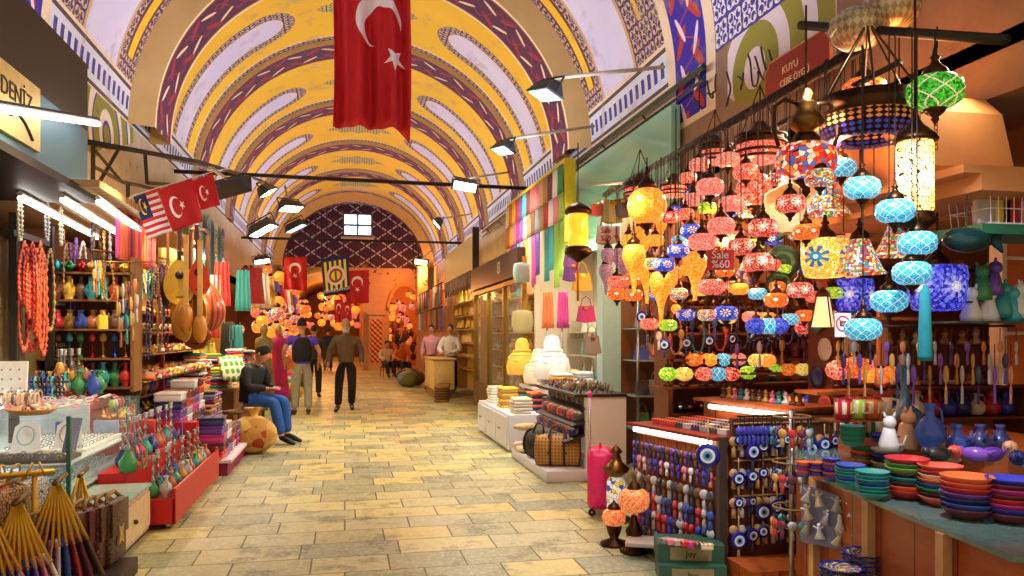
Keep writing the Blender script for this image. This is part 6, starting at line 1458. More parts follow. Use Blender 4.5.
for i, (x_, y_, c, w, l) in enumerate(((597, 196, 'coral', 15, 'coral red narrow handbag, leftmost on the bag rail'), (612, 186, 'olive', 28, 'grey-green slouchy handbag on the bag rail'), (623, 188, 'charcoal', 22, 'dark handbag behind the grey-green one'), (634, 184, 'magenta', 20, 'magenta handbag on the bag rail, nearest the bronze lamp'),
        (586, 296, 'magenta', 20, 'magenta handbag hanging on the teal post side'), (592, 325, 'grey', 22, 'taupe grey handbag hanging lowest below the magenta one'), (582, 262, 'yellow', 22, 'yellow handbag hanging above the magenta one'), (572, 252, 'purple', 22, 'purple bag hanging under the yellow cylinder lantern'), (606, 215, 'brown', 22, 'brown handbag hidden behind the paper sale sign'), (640, 222, 'coral', 20, 'coral handbag hanging low behind the amber drops'), (570, 246, 'violet', 16, 'small violet bag beside the purple one'))):
    d = 7.6 if y_ < 200 else 8.1; BAG.put(onD(x_, y_, d), jit(.4), l, None, col(c), w * d / FPX / .26)
# scarf board ------------------------------------------------------------------
a, b = onX(509, 205, 2.85), onX(566, 165, 2.85); YA, YB = b.y, a.y; ZT = (a.z + b.z) / 2
t = thing('scarf_board', 'yellow-framed board of bright scarves mounted above the scarf shop', 'board')
MB().bb(2.87, 2.95, YA, YB, ZT - 1.05, ZT).obj('backing', plain('e8e0cc'), t)
for z_ in (ZT, ): MB().bb(2.82, 2.97, YA - .04, YB + .04, z_, z_ + .05).obj('frame_top', plain('d8c820', .4), t)
for y_ in (YA - .04, YB): MB().bb(2.82, 2.97, y_, y_ + .05, ZT - 1.05, ZT).obj('frame_side', plain('d8c820', .4), t)
for r in range(3):
    n = 14; zt = ZT - .03 - .36 * r
    for i in range(n):
        c = [['green', 'white', 'burgundy', 'tan', 'peach', 'pink', 'coral', 'burgundy', 'turquoise', 'purple', 'red', 'yellow', 'orange', 'cream'], ['lime', 'pink', 'white', 'red', 'tan', 'grey', 'brown', 'tan', 'cream', 'violet', 'magenta', 'pink', 'yellow', 'orange'], ['lime', 'lime', 'turquoise', 'teal', 'cream', 'purple', 'magenta', 'peach', 'yellow', 'pink', 'turquoise', 'violet', 'magenta', 'yellow']][r][i]
        L_ = .36 if r < 2 else .75 + .15 * sin(i * 2.1)
        SCARF.put((2.83 - .012 * (2 - r), YA + .1 + (YB - YA - .2) * i / (n - 1), zt), 0, f'{c} scarf, {nth(i)} from the lantern end of the {["top", "middle", "bottom"][r]} row on the scarf board', f'scarves in the {["top", "middle", "bottom"][r]} row of the scarf board', col(c), (1.25, 1, L_ / .5), rot=(0, 0, PI / 2 + .0))
# sequined cushions in the window
for i, (x_, y_, c, sx, l) in enumerate(((521, 273, 'turquoise', .8, 'silvery turquoise sequined cushion hanging under the scarf board'), (521, 322, 'olive', .95, 'green sequined oval panel behind the glass'), (533, 270, 'blue', .5, 'blue fringed cloth behind the sequined cushion'), (575, 330, 'grey', .7, 'grey sequined cushion beside the magenta bag'))):
    CUSHP.put(onY(x_, y_, 11.9), 0, l, None, col(c), sx, rot=(PI / 2, 0, .2))
# glass shop front with gold frame, cream awning sign, jewellery -----------------------------
GF = plain('a8863a', .3, .8)
M = Mat('clear_shop_glass'); GLASS = M.done((.85, .9, .88), .03, 0, alpha=.09, spec=.5)
YS = [12.1, 13.6, 15.2, 16.8]
t = thing('shop_front', 'gold-framed glass shop front with a dark fascia strip next to the scarf shop', 'shop front')
for y_ in YS: MB().bb(2.75, 2.85, y_ - .05, y_ + .05, 0, 2.75).obj('frame_post', GF, t)
MB().bb(2.72, 2.88, YS[0], YS[-1], 2.35, 2.42).obj('frame_rail', GF, t); MB().bb(2.68, 2.9, YS[0], YS[-1], 2.45, 2.9).obj('fascia', plain('3a2a22', .3), t)
for i in range(3): MB().bb(2.79, 2.81, YS[i] + .05, YS[i + 1] - .05, .5, 2.35).obj('pane', GLASS, t)
MB().bb(2.74, 2.86, YS[0], YS[-1], 0, .5).obj('sill_panel', plain('7a5a2a'), t)
text('ISI', .3, plain('e8d8b0'), t, (2.67, 13.6, 2.68), (PI / 2, 0, -PI / 2))
def goods_grid(P_, X, y0, y1, n, zs, cols, noun, where, sc, rz=0, hang=0.):
    for r, z_ in enumerate(zs):
        for i in range(n):
            c = cols[R_.randrange(len(cols))]
            P_.put((X + jit(.03), y0 + (y1 - y0) * i / (n - 1) + jit(.02), z_ + hang), rz + jit(.3), f'{c} {noun}, {nth(i)} from the camera on {nth(r)} row {where}', f'{noun}s {where}', col(c), sc * (1 + jit(.1)))
def shelfset(lab, X0, X1, y0, y1, zs, top, mat=WOODL, back=None):
    t = thing('shelving_unit', lab, 'shelves')
    for z_ in zs: MB().bb(X0, X1, y0, y1, z_ - .02, z_).obj('shelf', mat, t)
    for y_ in (y0, y1): MB().bb(X0, X1, y_ - .02, y_ + .02, 0, top).obj('side_panel', mat, t)
    if back: MB().bb(X1 if X1 > 0 else X0 - .02, (X1 if X1 > 0 else X0) + .02, y0, y1, 0, top).obj('back_panel', back, t)
    return t
WARMB = plain('d8b060', .5)
shelfset('glazed shelves of gold trinkets behind the gold-framed shop front', 3.1, 3.5, 12.2, 16.7, (.5, .85, 1.2, 1.55, 1.9, 2.2), 2.4, WOODL, WARMB)
goods_grid(JUG, 3.25, 12.4, 16.5, 9, (.5, 1.2, 1.9), ['gold', 'yellow', 'green', 'silver'], 'metal jug', 'behind the gold-framed window', .9)
goods_grid(TEAPOT, 3.25, 12.4, 16.5, 10, (.85, 1.55), ['gold', 'copper', 'lime', 'silver'], 'teapot', 'behind the gold-framed window', 1.1)
goods_grid(BOWL, 3.2, 12.4, 16.5, 9, (2.2,), ['gold', 'green', 'cream'], 'bowl', 'at the top behind the gold-framed window', 1.2)
t = thing('awning_sign', 'cream signboard with dark scalloped lower edge above the jewellery shop', 'sign'); a, b = onX(474, 240, 2.8), onX(448, 258, 2.8)
MB().bb(2.8, 2.9, 17.2, 22.0, 2.95, 3.75).obj('board', plain('e8d8a0', .4), t); MB().bb(2.78, 2.92, 17.1, 17.2, 2.5, 3.9).obj('end_post', plain('2a2018'), t)
for i in range(10): MB().prism([(-.2, 0), (.2, 0), (.14, -.28), (0, -.42), (-.14, -.28)], 0, .04, Matrix.Translation((2.79, 17.5 + i * .47, 2.95)) @ SGN).obj('scallop', plain('5a4438'), t)
t = thing('shop_arch_window', 'dark brown arched shop window recess above the gold-framed front', 'arch'); MB().prism(arch_outline(-.75, .75, .55, .5), 0, .08, Matrix.Translation((3.52, 14.3, 2.95)) @ SGN).obj('frame', plain('3a2418'), t); MB().prism(arch_outline(-.6, .6, .5, .42), .08, .1, Matrix.Translation((3.52, 14.3, 3.0)) @ SGN).obj('panel', plain('8a5a34'), t)
shelfset('yellow-lit jewellery shelves beyond the gold-framed shop', 3.0, 3.4, 17.4, 22, (.6, .95, 1.3, 1.65, 2.0, 2.35), 2.6, WOODL, WARMB)
goods_grid(SLIP, 3.1, 17.6, 21.8, 10, (.6, .95), ['gold', 'yellow', 'orange'], 'gold slipper', 'in the yellow-lit shop', 1.2, PI / 2)
goods_grid(BAG, 3.1, 17.6, 21.8, 12, (1.3, 1.68, 2.02, 2.37), ['yellow', 'gold', 'cream', 'yellow'], 'yellow pouch', 'in the yellow-lit shop', .9, -PI / 2, .32)
t = thing('counter', 'pale yellow shop counter before the white-shirted shopkeeper', 'counter', (2.3, 19.4, 0)); MB().rbox((0, 0, .55), (.5, 2.0, .7), .02).obj('body', plain('e8c878', .4), t); MB().rbox((0, 0, .92), (.58, 2.1, .05), .015).obj('top', plain('c89a4a', .3), t); MB().bb(-.22, .22, -.95, .95, 0, .2).obj('plinth', plain('8a6a3a'), t)
for i in range(3):
    t = thing('carved_stool', 'small carved wooden stool, %s of the stacked ones by the yellow counter' % nth(i), 'stool', (2.12 + .1 * i, 17.4 + .55 * i, 0), jit(.3)); MB().lathe([(.16, 0), (.17, .04), (.14, .06), (.14, .3), (.17, .32), (.17, .36), (0, .37)], 8, smooth=False).obj('body', plain('9a6a34'), t)
    mb = MB()
    for k in range(5): mb.ring((0, 0, .08 + .055 * k), .148, .012, 8, 5)
    mb.obj('carved_bands', plain('4a2a14'), t)
for i in range(9):
    c = ['olive', 'grey', 'brown', 'tan', 'charcoal'][i % 5]; x_, y_ = 1.95 + jit(.25), 22.5 + .38 * i
    tag(MB().ball((0, 0, .22), .24, 12, 7, 1, .9, .9).obj('sack', plain(CN[c], .9), None, (x_, y_, 0)), f'{CN_N(c)} stuffed sack, {nth(i)} of the sacks along the right edge near the far arch', 'sack', 'sacks along the right edge')
# clothes hanging on the far right facade
for r, z_ in enumerate((3.0, 2.3)):
    for i in range(9):
        c = ['red', 'teal', 'white', 'orange', 'blue', 'burgundy', 'tan', 'green', 'coral'][(i + 4 * r) % 9]; SCARF.put((2.75 + jit(.05), 22.6 + .95 * i, z_), 0, f'{c} garment, {nth(i)} from the cream awning in the {["upper", "lower"][r]} hanging row', 'garments on the far right facade', col(c), (2.6, 1, 1.25), rot=(0, 0, PI / 2))
mb = MB(); mb.tube([(2.75, 22.3, 3.02), (2.75, 31.3, 3.02)], .02, 5); tag(mb.obj('garment_rail', IRON), 'upper rail of hanging garments on the far right facade', 'rail')
mb = MB(); mb.tube([(2.75, 22.3, 2.32), (2.75, 31.3, 2.32)], .02, 5); tag(mb.obj('garment_rail', IRON), 'lower rail of hanging garments on the far right facade', 'rail')
mb = MB(); mb.bb(2.9, 3.3, 31.8, 32.4, 0, 4.3); mb.bb(2.82, 3.38, 31.7, 32.5, 2.6, 2.8); struct(mb.obj('trim_22', M_orange)); mb = MB(); mb.bb(3.1, 3.5, 22.3, 31.8, 0, 2.9); struct(mb.obj('wall_far_right', M_ochre))
# things in the far arch and the passage behind the end wall: clusters of glowing lamps
def far_lamps(n, fx, fy, fz, s, where):
    for i in range(n):
        sc_ = ['orange', 'amber', 'amber', 'red', 'orange', 'flower'][i % 6]
        if (sc_, 'far') not in LP:
            def b(sc_=sc_):
                t = thing('hanging_lamp', 'x', 'lamp'); MB().lathe([(r, z) for r, z in globe_mesh('ball')], 10).obj('glass_shade', MOS[sc_], t); MB().lathe([(.0, .16), (.05, .12), (.04, .09)], 8).obj('cap', BRONZE, t); return t
            LP[(sc_, 'far')] = Proto(b)
        LP[(sc_, 'far')].put((fx(), fy(), fz()), 0, where, where + ' group', None, s * (1 + jit(.25)))
U = R_.uniform
far_lamps(55, lambda: U(-2.6, .6), lambda: U(34.5, 46), lambda: U(1.9, 3.6), 1.9, 'blurred orange lamp glowing in the passage behind the far arch')
far_lamps(34, lambda: U(1.9, 3.1), lambda: U(34.4, 36), lambda: U(1.2, 3.3), 1.3, 'small orange lamp glowing inside the right far archway')
for i in range(26):
    VASE.put((U(1.9, 3.1), U(34.5, 35.2), U(.2, 1.9)), 0, 'dark bronze vessel stacked in the shop seen through the right far archway', 'vessels in the right far archway', col(['bronze', 'charcoal', 'copper'][i % 3]), 1.5)
# ================================================================== LEFT SIDE
X_ = -2.6
# ---- glass jewellery case
GL2 = GLASS
cx0, cx1, cy0, cy1 = -3.3, -1.83, 5.8, 7.6; CH = .95
t = thing('jewellery_case', 'long glass display case with lit shelves of silver jewellery', 'display case')
for z_ in (.62, .42): MB().bb(cx0, cx1, cy0, cy1, z_ - .012, z_).obj('glass_shelf', plain('d8f0ee', .1), t)
MB().bb(cx0, cx1, cy0, cy1, .94, .95).obj('glass_top', GL2, t)
MB().bb(cx1 - .008, cx1, cy0, cy1, .3, .93).obj('front_glass', GL2, t); MB().bb(cx0, cx1, cy0, cy0 + .008, .3, .93).obj('end_glass', GL2, t)
MB().bb(cx0, cx1, cy0, cy1, .0, .3).obj('cabinet_base', plain('d8d0c4', .4), t)
for a, b in ((cx1, cy0), (cx1, cy1), (cx0, cy0)): MB().bb(a - .012, a + .012, b - .012, b + .012, .3, .95).obj('corner_post', plain('2e6a5c', .3), t)
MB().bb(cx0, cx1 - .4, cy1, cy1 + .02, .3, .93).obj('back_panel', plain('c8d4d8'), t)
for l_, z_ in (('upper', .92), ('lower', .6)):
    mb = MB(); mb.tube([(-2.7, 5.86, z_), (-2.7, 7.5, z_)], .008, 6); tag(mb.obj('led_tube', glow('d8f0ff', 22)), 'cold ' + l_ + ' light tube inside the jewellery case', 'light')
VELV = plain('1c2230', .9); SILV = plain('c8ccd4', .25, .9)
def tray(x, y, z, w, l, rows, cols, lab, cc, base=VELV):
    t = thing('jewellery_tray', lab, 'tray', (x, y, z)); MB().rbox((0, 0, .012), (w, l, .024), .004).obj('velvet_pad', base, t)
    for i in range(rows):
        for j in range(cols):
            o = MB().ring((0, 0, 0), .014, .004, 10, 5, Matrix.Rotation(1.1, 4, 'X')).obj('ring', TMET, t, (-w / 2 + w * (i + .5) / rows, -l / 2 + l * (j + .5) / cols, .036)) if (i, j) == (0, 0) else dup(KIDS[t][1], (-w / 2 + w * (i + .5) / rows, -l / 2 + l * (j + .5) / cols, .036), _p=t)
            o.color = (*col(cc[(i + j) % len(cc)]), 1)
    return t
tray(-2.35, 6.05, .62, .95, .34, 9, 4, 'dark velvet tray of gold and silver rings at the near end of the case', ['gold', 'silver', 'gold'])
tray(-2.2, 6.75, .62, .6, .7, 6, 8, 'white tray of silver rings along the middle shelf of the case', ['silver', 'silver', 'turquoise'], plain('e8e8ec'))
tray(-2.2, 7.25, .62, .6, .26, 6, 3, 'small white ring tray at the far end of the middle shelf', ['silver'], plain('e8e8ec'))
tray(-2.25, 6.3, .42, .7, .6, 7, 6, 'turquoise striped tray on the lowest shelf of the case', ['turquoise', 'silver'], plain('b8e0dc'))
tray(-2.25, 7.05, .42, .7, .7, 7, 7, 'pale tray with rows of bracelets at the far lowest shelf', ['silver', 'white'], plain('d0ecf0'))
for i in range(4):
    t = thing('necklace_bust', 'white slanted display card with silver necklace, %s from the left in the case' % nth(i), 'display card', (-2.85 + i * .27, 6.3 + .05 * i, .625), .15); MB().prism([(-.1, 0), (.1, 0), (.08, .2), (.03, .24), (-.03, .24), (-.08, .2)], 0, .012, Matrix.Rotation(1.2, 4, 'X')).obj('card', WHITEP, t)
    MB().ring((0, -.0, .13), .055, .005, 20, 5, Matrix.Rotation(1.2, 4, 'X'), 1, 1.3).obj('necklace', SILV if i % 2 else plain('58b0c8', .3), t)
t = thing('blue_display_card', 'tall dark blue display card standing inside the case', 'display card', (-1.98, 6.35, .625), -.4); MB().box((0, 0, .13), (.1, .02, .26), rx=-.3).obj('card', plain('1c3a78'), t)
for i in range(3): tag(MB().rbox((-2.35 + .3 * i, 7.45, .69), (.2, .06, .12), .01).obj('gift_box', plain(['2a5ab0', '88a0c8', 'c83a3a'][i])), ['blue', 'pale blue', 'red'][i] + ' small box at the far back of the case', 'box')
# on the top: bangle rolls, baskets, cards
for i, (x, y, r, c, c2) in enumerate(((-2.98, 6.3, .05, 'tan', 'brown'), (-2.98, 6.3, .15, 'tan', 'brown'), (-2.7, 6.15, .05, 'peach', 'cream'), (-2.66, 6.45, .05, 'white', 'charcoal'), (-2.66, 6.45, .15, 'white', 'charcoal'), (-2.35, 6.5, .06, 'peach', 'brown'), (-2.98, 6.3, .25, 'brown', 'tan'), (-2.45, 6.85, .06, 'grey', 'white'))):
    for k in range(9): BANG.put((x - .16 + .03 * k, y, .955 + r), 0, '%s bangle on the %s bangle roll of the case top' % (CN_N(c if k % 3 else c2), nth(i)), 'bangles on the %s roll' % nth(i), col(c if k % 3 else c2), 1.35, rot=(0, PI / 2, 0))
for i, (x, y, rr) in enumerate(((-2.85, 5.92, .13), (-2.5, 5.95, .15), (-2.12, 5.98, .16))):
    tag(MB().lathe([(0, 0), (rr * .7, 0), (rr, .035), (rr, .04), (rr * .65, .01), (0, .01)], 20, (x, y, .952)).obj('basket', plain('c89a5a')), ['left', 'middle', 'right'][i] + ' shallow basket heaped with beads on the near edge of the case', 'basket')
    for k in range(22):
        a, b = R_.random() * 6.3, rr * .75 * math.sqrt(R_.random()); tag_ = BEAD.put((x + b * cos(a), y + b * sin(a), .975 + .02 * R_.random()), 0, 'small stone bead heaped in the %s shallow basket' % ['left', 'middle', 'right'][i], 'beads in the %s basket' % ['left', 'middle', 'right'][i], col(['cream', 'burgundy', 'tan', 'white', 'coral'][k % 5]), .9) if 'BEAD' in globals() else None
for i in range(60):
    x, y = U(-2.5, -1.9), U(6.25, 7.5); BANG.put((x, y, .965), 0, 'silvery or coral bangle scattered over the top of the case', 'bangles scattered on the case top', col(['white', 'silver', 'coral', 'cream', 'pink', 'white'][i % 6]), .8 + jit(.2), rot=(jit(.5), jit(.5), 0))
for i in range(16): BANG.put((-2.6 + .033 * (i % 8), 7.35 - .02 * (i // 8), 1.01 + .09 * (i // 8)), 0, 'blue and black bangle on the %s bar of the bangle stand' % ['lower', 'upper'][i // 8], 'blue bangles on the stand', col(['blue', 'turquoise', 'black', 'navy'][i % 4]), 1.3, rot=(0, PI / 2, 0))
t = thing('bangle_stand', 'two-bar stand carrying blue bangles at the back of the case top', 'stand', (-2.49, 7.35, .95))
for z_ in (.06, .15): MB().tube([(-.17, 0, z_), (.17, 0, z_)], .012, 6).obj('bar', plain('2a2a30'), t)
MB().tube([(0, 0, 0), (0, .01, .16)], .012, 6).obj('post', plain('2a2a30'), t)
for i, (x_, w, c, rz) in enumerate(((-2.98, .07, 'charcoal', .2), (-2.86, .12, 'white', .25), (-2.68, .26, 'white', .08))):
    t = thing('display_card', ['dark narrow', 'slim white', 'wide white'][i] + ' upright card hung with earrings on the case top', 'display card', (x_ + .05, 6.95, .95), rz)
    MB().box((0, 0, .17), (w, .03, .34), rx=-.15).obj('card', plain(CN[c], .5), t)
    if i: 
        mb = MB(); [mb.ball((-w * .35 + w * .7 * k / 3, -.03 - .012 * r, .05 + .075 * r), .008, 6, 4) for k in range(4) for r in range(4)]; q = mb.obj('earrings', plain('7a7a84', .3), t); q['kind'] = 'stuff'
# ---- wooden base cabinet and red stepped stand
t = thing('drawer_cabinet', 'pale wooden drawer cabinet between the leather bags and the red stand', 'cabinet'); MB().bb(-1.82, -1.45, 5.35, 6.35, .04, .36).obj('body', plain('c8ac80', .5), t); d_ = MB().bb(-1.45, -1.43, 5.4, 6.3, .08, .33).obj('drawer', plain('dcc294', .45), t); MB().ball((-1.42, 5.85, .2), .018, 8, 5).obj('knob', plain('4a3018'), d_)
MB().bb(-1.8, -1.47, 5.37, 6.33, 0, .04).obj('plinth', plain('4a3a2c'), t); MB().bb(-1.83, -1.43, 5.34, 6.36, .36, .38).obj('glass_top', plain('a8c4bc', .1), t)
t = thing('stepped_stand', 'bright red stepped stand crowded with water pipes and coloured bottles', 'stand')
steps = [(-1.62, -1.28, .24), (-1.82, -1.62, .45), (-2.3, -1.95, .68), (-2.7, -2.3, .95)]
for i, (a, b, z_) in enumerate(steps): MB().bb(a, b, 6.4 if i < 2 else 7.65, 8.5, .05, z_).obj('step', REDP, t)
MB().bb(-1.29, -1.27, 6.4, 8.5, .05, .32).obj('front_board', REDP, t)
for y_ in (6.5, 8.4): MB().tube([(-1.35, y_, 0), (-1.35, y_, .05)], .03, 8).obj('foot', STEEL, t)
hk = ['green', 'navy', 'teal', 'purple', 'green', 'red', 'blue', 'silver', 'green', 'burgundy', 'teal', 'gold']
for i in range(13): HOOK.put((-1.47 + jit(.03), 6.5 + i * .155, .24), jit(3), f'small {hk[i % 12]} glass water pipe, {nth(i)} from the camera on the lowest red step', 'water pipes on the lowest red step', col(hk[i % 12]), .62)
for i in range(10): VASE.put((-1.36 + jit(.01), 6.48 + i * .2, .24), jit(3), f'small {["silver", "copper", "teal", "gold"][i % 4]} bottle, {nth(i)} from the camera along the red front board', 'bottles along the red front board', col(['silver', 'copper', 'teal', 'gold'][i % 4]), .6)
HOOK.put((-1.62, 6.45, .45), .6, 'large bright green water pipe, nearest on the red stand', None, col('green'), .85)
for i in range(12): HOOK.put((-1.72 + jit(.02), 6.72 + i * .16, .45), jit(3), f'{["navy", "purple", "copper", "red", "teal"][i % 5]} water pipe, {nth(i)} from the green one on the second red step', 'water pipes on the second red step', col(['navy', 'purple', 'copper', 'red', 'teal'][i % 5]), .7)
for i in range(7): TEAPOT.put((-2.12 + jit(.03), 7.7 + i * .13, .68), jit(3), f'{["copper", "gold", "silver"][i % 3]} teapot, {nth(i)} from the camera on the third red step', 'teapots on the third red step', col(['copper', 'gold', 'silver'][i % 3]), 1)
for i in range(7): CANDLE.put((-2.5 + jit(.03), 7.7 + i * .13, .95), jit(3), f'{["gold", "red", "teal", "copper"][i % 4]} candlestick, {nth(i)} from the camera on the top red step', 'candlesticks on the top red step', col(['gold', 'red', 'teal', 'copper'][i % 4]), 1.1)
# ---- shelves of trinkets behind (copper pots, plates, slippers)
shelfset('dark red shelving full of copper pots and slippers behind the red stand', -2.75, -2.25, 8.6, 12.4, (.55, .8, 1.05, 1.28, 1.52, 1.76), 2.1, plain('7a3018'), plain('9a6a34'))
for y_ in (8.6, 10.5, 12.4): tag(MB().bb(-2.27, -2.22, y_ - .03, y_ + .03, 0, 2.2).obj('shelf_post', plain('8a1c18')), 'dark red post of the slipper shelves, ' + {8.6: 'nearest', 10.5: 'middle', 12.4: 'farthest'}[y_] + ' of three', 'post')
goods_grid(TEAPOT, -2.4, 8.75, 12.2, 14, (.55,), ['copper', 'gold', 'silver', 'bronze'], 'copper pot', 'of the dark red shelves', 1.1)
goods_grid(VASE, -2.35, 8.75, 12.2, 16, (.8,), ['copper', 'red', 'gold', 'teal', 'purple'], 'little vase', 'of the dark red shelves', .75)
goods_grid(SLIP, -2.42, 8.75, 12.2, 15, (1.05, 1.28, 1.52, 1.76), ['orange', 'yellow', 'gold', 'red', 'cream', 'tan'], 'slipper', 'of the dark red shelves', 1.35, -PI / 2 + .2)
# floor level: boxes on a platform
t = thing('platform', 'low red and purple platform with stacked boxes beyond the red stand', 'platform'); MB().bb(-2.1, -1.22, 8.75, 10.3, .0, .14).obj('base', plain('8a1a4a'), t); MB().bb(-2.14, -1.18, 8.72, 10.34, .14, .17).obj('top', plain('e0d0d8'), t)
for s in range(8):
    x_, y_ = -1.4 - .42 * (s % 2), 8.92 + .36 * (s // 2)
    for i in range([5, 8, 4, 8, 3, 9, 3, 9][s]):
        c = ['red', 'white', 'purple', 'burgundy', 'silver', 'navy', 'magenta'][(i * 3 + s) % 7]; BOXP.put((x_, y_, .17 + .09 * i), PI / 2 + jit(.1), f'{c} gift box, {nth(i)} from the bottom of the {nth(s)} pile on the low platform', 'gift boxes on the low platform', col(c), (1.7, 2, 1))
t = thing('red_stall_table', 'red low table covered with trinkets behind the red stand', 'table'); MB().bb(-2.2, -1.5, 8.55, 8.72, .0, .6).obj('body', REDP, t)
for s in range(4):
    x_, y_ = -2.0 + .05 * s, 10.5 + .0 * s
for s in range(6):
    x_, y_ = -1.75 - .4 * (s % 2), 10.42 + .28 * (s // 2)
    for i in range(15 + (s * 2) % 5):
        c = ['burgundy', 'brown', 'charcoal', 'purple', 'tan', 'violet', 'grey'][(i * 3 + s * 2) % 7]; FOLDP.put((x_, y_, .0 + .041 * i), PI / 2 + jit(.1), f'folded {c} textile, {nth(i)} from the floor in the {nth(s)} stack beside the seated man', 'folded textiles beside the seated man', col(c), 1.05)
# golden fabric bag by the seated man
p = onZ(256, 455, 0); t = thing('fabric_bag', 'large golden brown patterned cloth sack on the floor before the seated man', 'bag', (p.x - .05, p.y + .15, 0))
M = Mat('golden_pattern_cloth'); n = M.voro(M.coord('Object'), 9, out='Color'); GP = M.done(M.ramp(M.sep(n)[0], [(0, H('b8863a')), (.3, H('d8b05a')), (.6, H('a83a1c')), (.8, H('c8a050'))]), .8)
MB().ball((0, 0, .24), .27, 18, 10, 1.1, .9, .9).obj('body', GP, t); MB().lathe([(.1, .42), (.05, .48), (.07, .54), (.11, .58)], 14, flute=(7, .15)).obj('tied_neck', GP, t)
# necklaces, beads and shop-window frames
for i, (x_, yt, yb, c, n) in enumerate(((24, 243, 350, 'coral', 1), (32, 243, 350, 'red', 1), (40, 243, 345, 'coral', 1), (28, 250, 335, 'red', 1), (36, 250, 335, 'coral', 1), (20, 196, 240, 'cream', 1), (61, 200, 245, 'cream', 1), (47, 200, 240, 'silver', 1), (70, 245, 320, 'purple', 1), (76, 240, 340, 'violet', 1), (83, 243, 318, 'white', 1), (66, 245, 300, 'tan', 1), (92, 225, 330, 'charcoal', 1), (97, 225, 310, 'brown', 1), (50, 250, 330, 'tan', 1), (104, 232, 300, 'gold', 1), (110, 230, 320, 'silver', 1))):
    a, b = onX(x_, yt, X_), onX(x_, yb, X_); NECK.put(a, jit(.4), f'{CN_N(c)} bead necklace, {nth(i)} string hanging in the jewellery shop behind the case', 'bead necklaces in the jewellery shop', col(c), (1.2, 1.2, (a.z - b.z) / .4))
for k in range(10):
    a = onX(22 + 2.4 * k, 250 + 7 * (k % 4), X_ + .05); b = onX(22 + 2.4 * k, 300 + 6 * k, X_ + .05); NECK.put(a, .5 + jit(.5), f'coral red bead strand, {nth(k)} of the thick red bunch behind the case', 'red bead bunch', col(['coral', 'red', 'orange'][k % 3]), (1.2, 1.6, (a.z - b.z) / .4))
t = thing('necklace_board', 'dark framed stand behind the coral bead necklaces', 'stand'); 
for x_ in (14, 50): q = onX(x_, 340, X_ - .05); MB().bb(q.x - .03, q.x + .03, q.y - .03, q.y + .03, 0, 2.5).obj('post', plain('2a2620'), t)
q0, q1 = onX(14, 340, X_), onX(50, 340, X_); MB().bb(X_ - .2, X_ - .12, q0.y, q1.y, 1.0, 2.3).obj('panel', plain('6a5a3a'), t); MB().bb(X_ - .15, X_ + .0, q0.y, q1.y, 2.3, 2.35).obj('top_bar', plain('2a2620'), t)
q0, q1 = onX(56, 300, X_ - .1), onX(90, 300, X_ - .1); t = thing('red_shelves', 'red-backed shelf with white edges hung with purple and white beads', 'shelves')
MB().bb(X_ - .45, X_ - .4, q0.y, q1.y + .2, .9, 2.35).obj('back_panel', REDP, t)
for z_ in (2.2, 1.82, 1.42): MB().bb(X_ - .4, X_ - .1, q0.y, q1.y + .2, z_ - .03, z_).obj('shelf', REDP, t); MB().bb(X_ - .1, X_ - .08, q0.y, q1.y + .2, z_ - .035, z_ + .005).obj('edge', WHITEP, t)
for i in range(8): TURB.put((X_ - .25, q0.y + .1 + .18 * i, [1.42, 1.82][i % 2]), jit(2), f'{["silver", "white", "cream"][i % 3]} ornament, {nth(i)} on the red-backed shelves', 'ornaments on the red-backed shelves', col(['silver', 'white', 'cream'][i % 3]), .8)
# a dense second row: bottles and brass in the jewellery shop
shelfset('wooden shelves of bottles and brassware at the back of the jewellery shop', -3.2, -2.85, 8.9, 11.6, (1.0, 1.3, 1.6, 1.9, 2.2), 2.6, plain('6a4422'), plain('a8783a'))
goods_grid(VASE, -2.95, 9.0, 11.5, 13, (1.0, 1.6), ['gold', 'green', 'blue', 'yellow', 'brown'], 'brass bottle', 'of the jewellery back shelves', .9)
goods_grid(CANDLE, -2.95, 9.0, 11.5, 13, (1.3, 1.9), ['gold', 'silver', 'teal', 'copper'], 'candlestick', 'of the jewellery back shelves', .95)
for i in range(60):
    x_ = 94 + i * 1.2; yt = 252 + (x_ - 94) * .12 + jit(4); a = onX(x_, yt, -2.25); c = ['gold', 'silver', 'copper', 'tan', 'turquoise', 'yellow'][i % 6]
    CHARM.put(a, jit(1), f'{c} chain pendant, {nth(i)} from the near side of the hanging chains', 'hanging chain pendants', col(c), (.9, .9, 2.6 + jit(.8)))
mb = MB(); mb.tube([onX(92, 250, -2.25), onX(166, 259, -2.25)], .012, 5); tag(mb.obj('hook_rail', BRASS), 'brass rail from which the chain pendants hang', 'rail')
# red and orange tassel cords
for i in range(15):
    x_ = 118 + i * 2.6; a = onX(x_, 203 + (x_ - 118) * .55, -2.1); b = onX(x_, 258 + (x_ - 118) * .42, -2.1); c = ['magenta', 'orange', 'orange', 'coral', 'red', 'burgundy', 'red', 'orange'][i % 8]
    SCARF.put(a, 0, f'{CN_N(c)} silk strip, {nth(i)} from the near end under the strung flags', 'silk strips under the flags', col(c), (.36, 1, (a.z - b.z) / .5), rot=(0, 0, PI / 2))
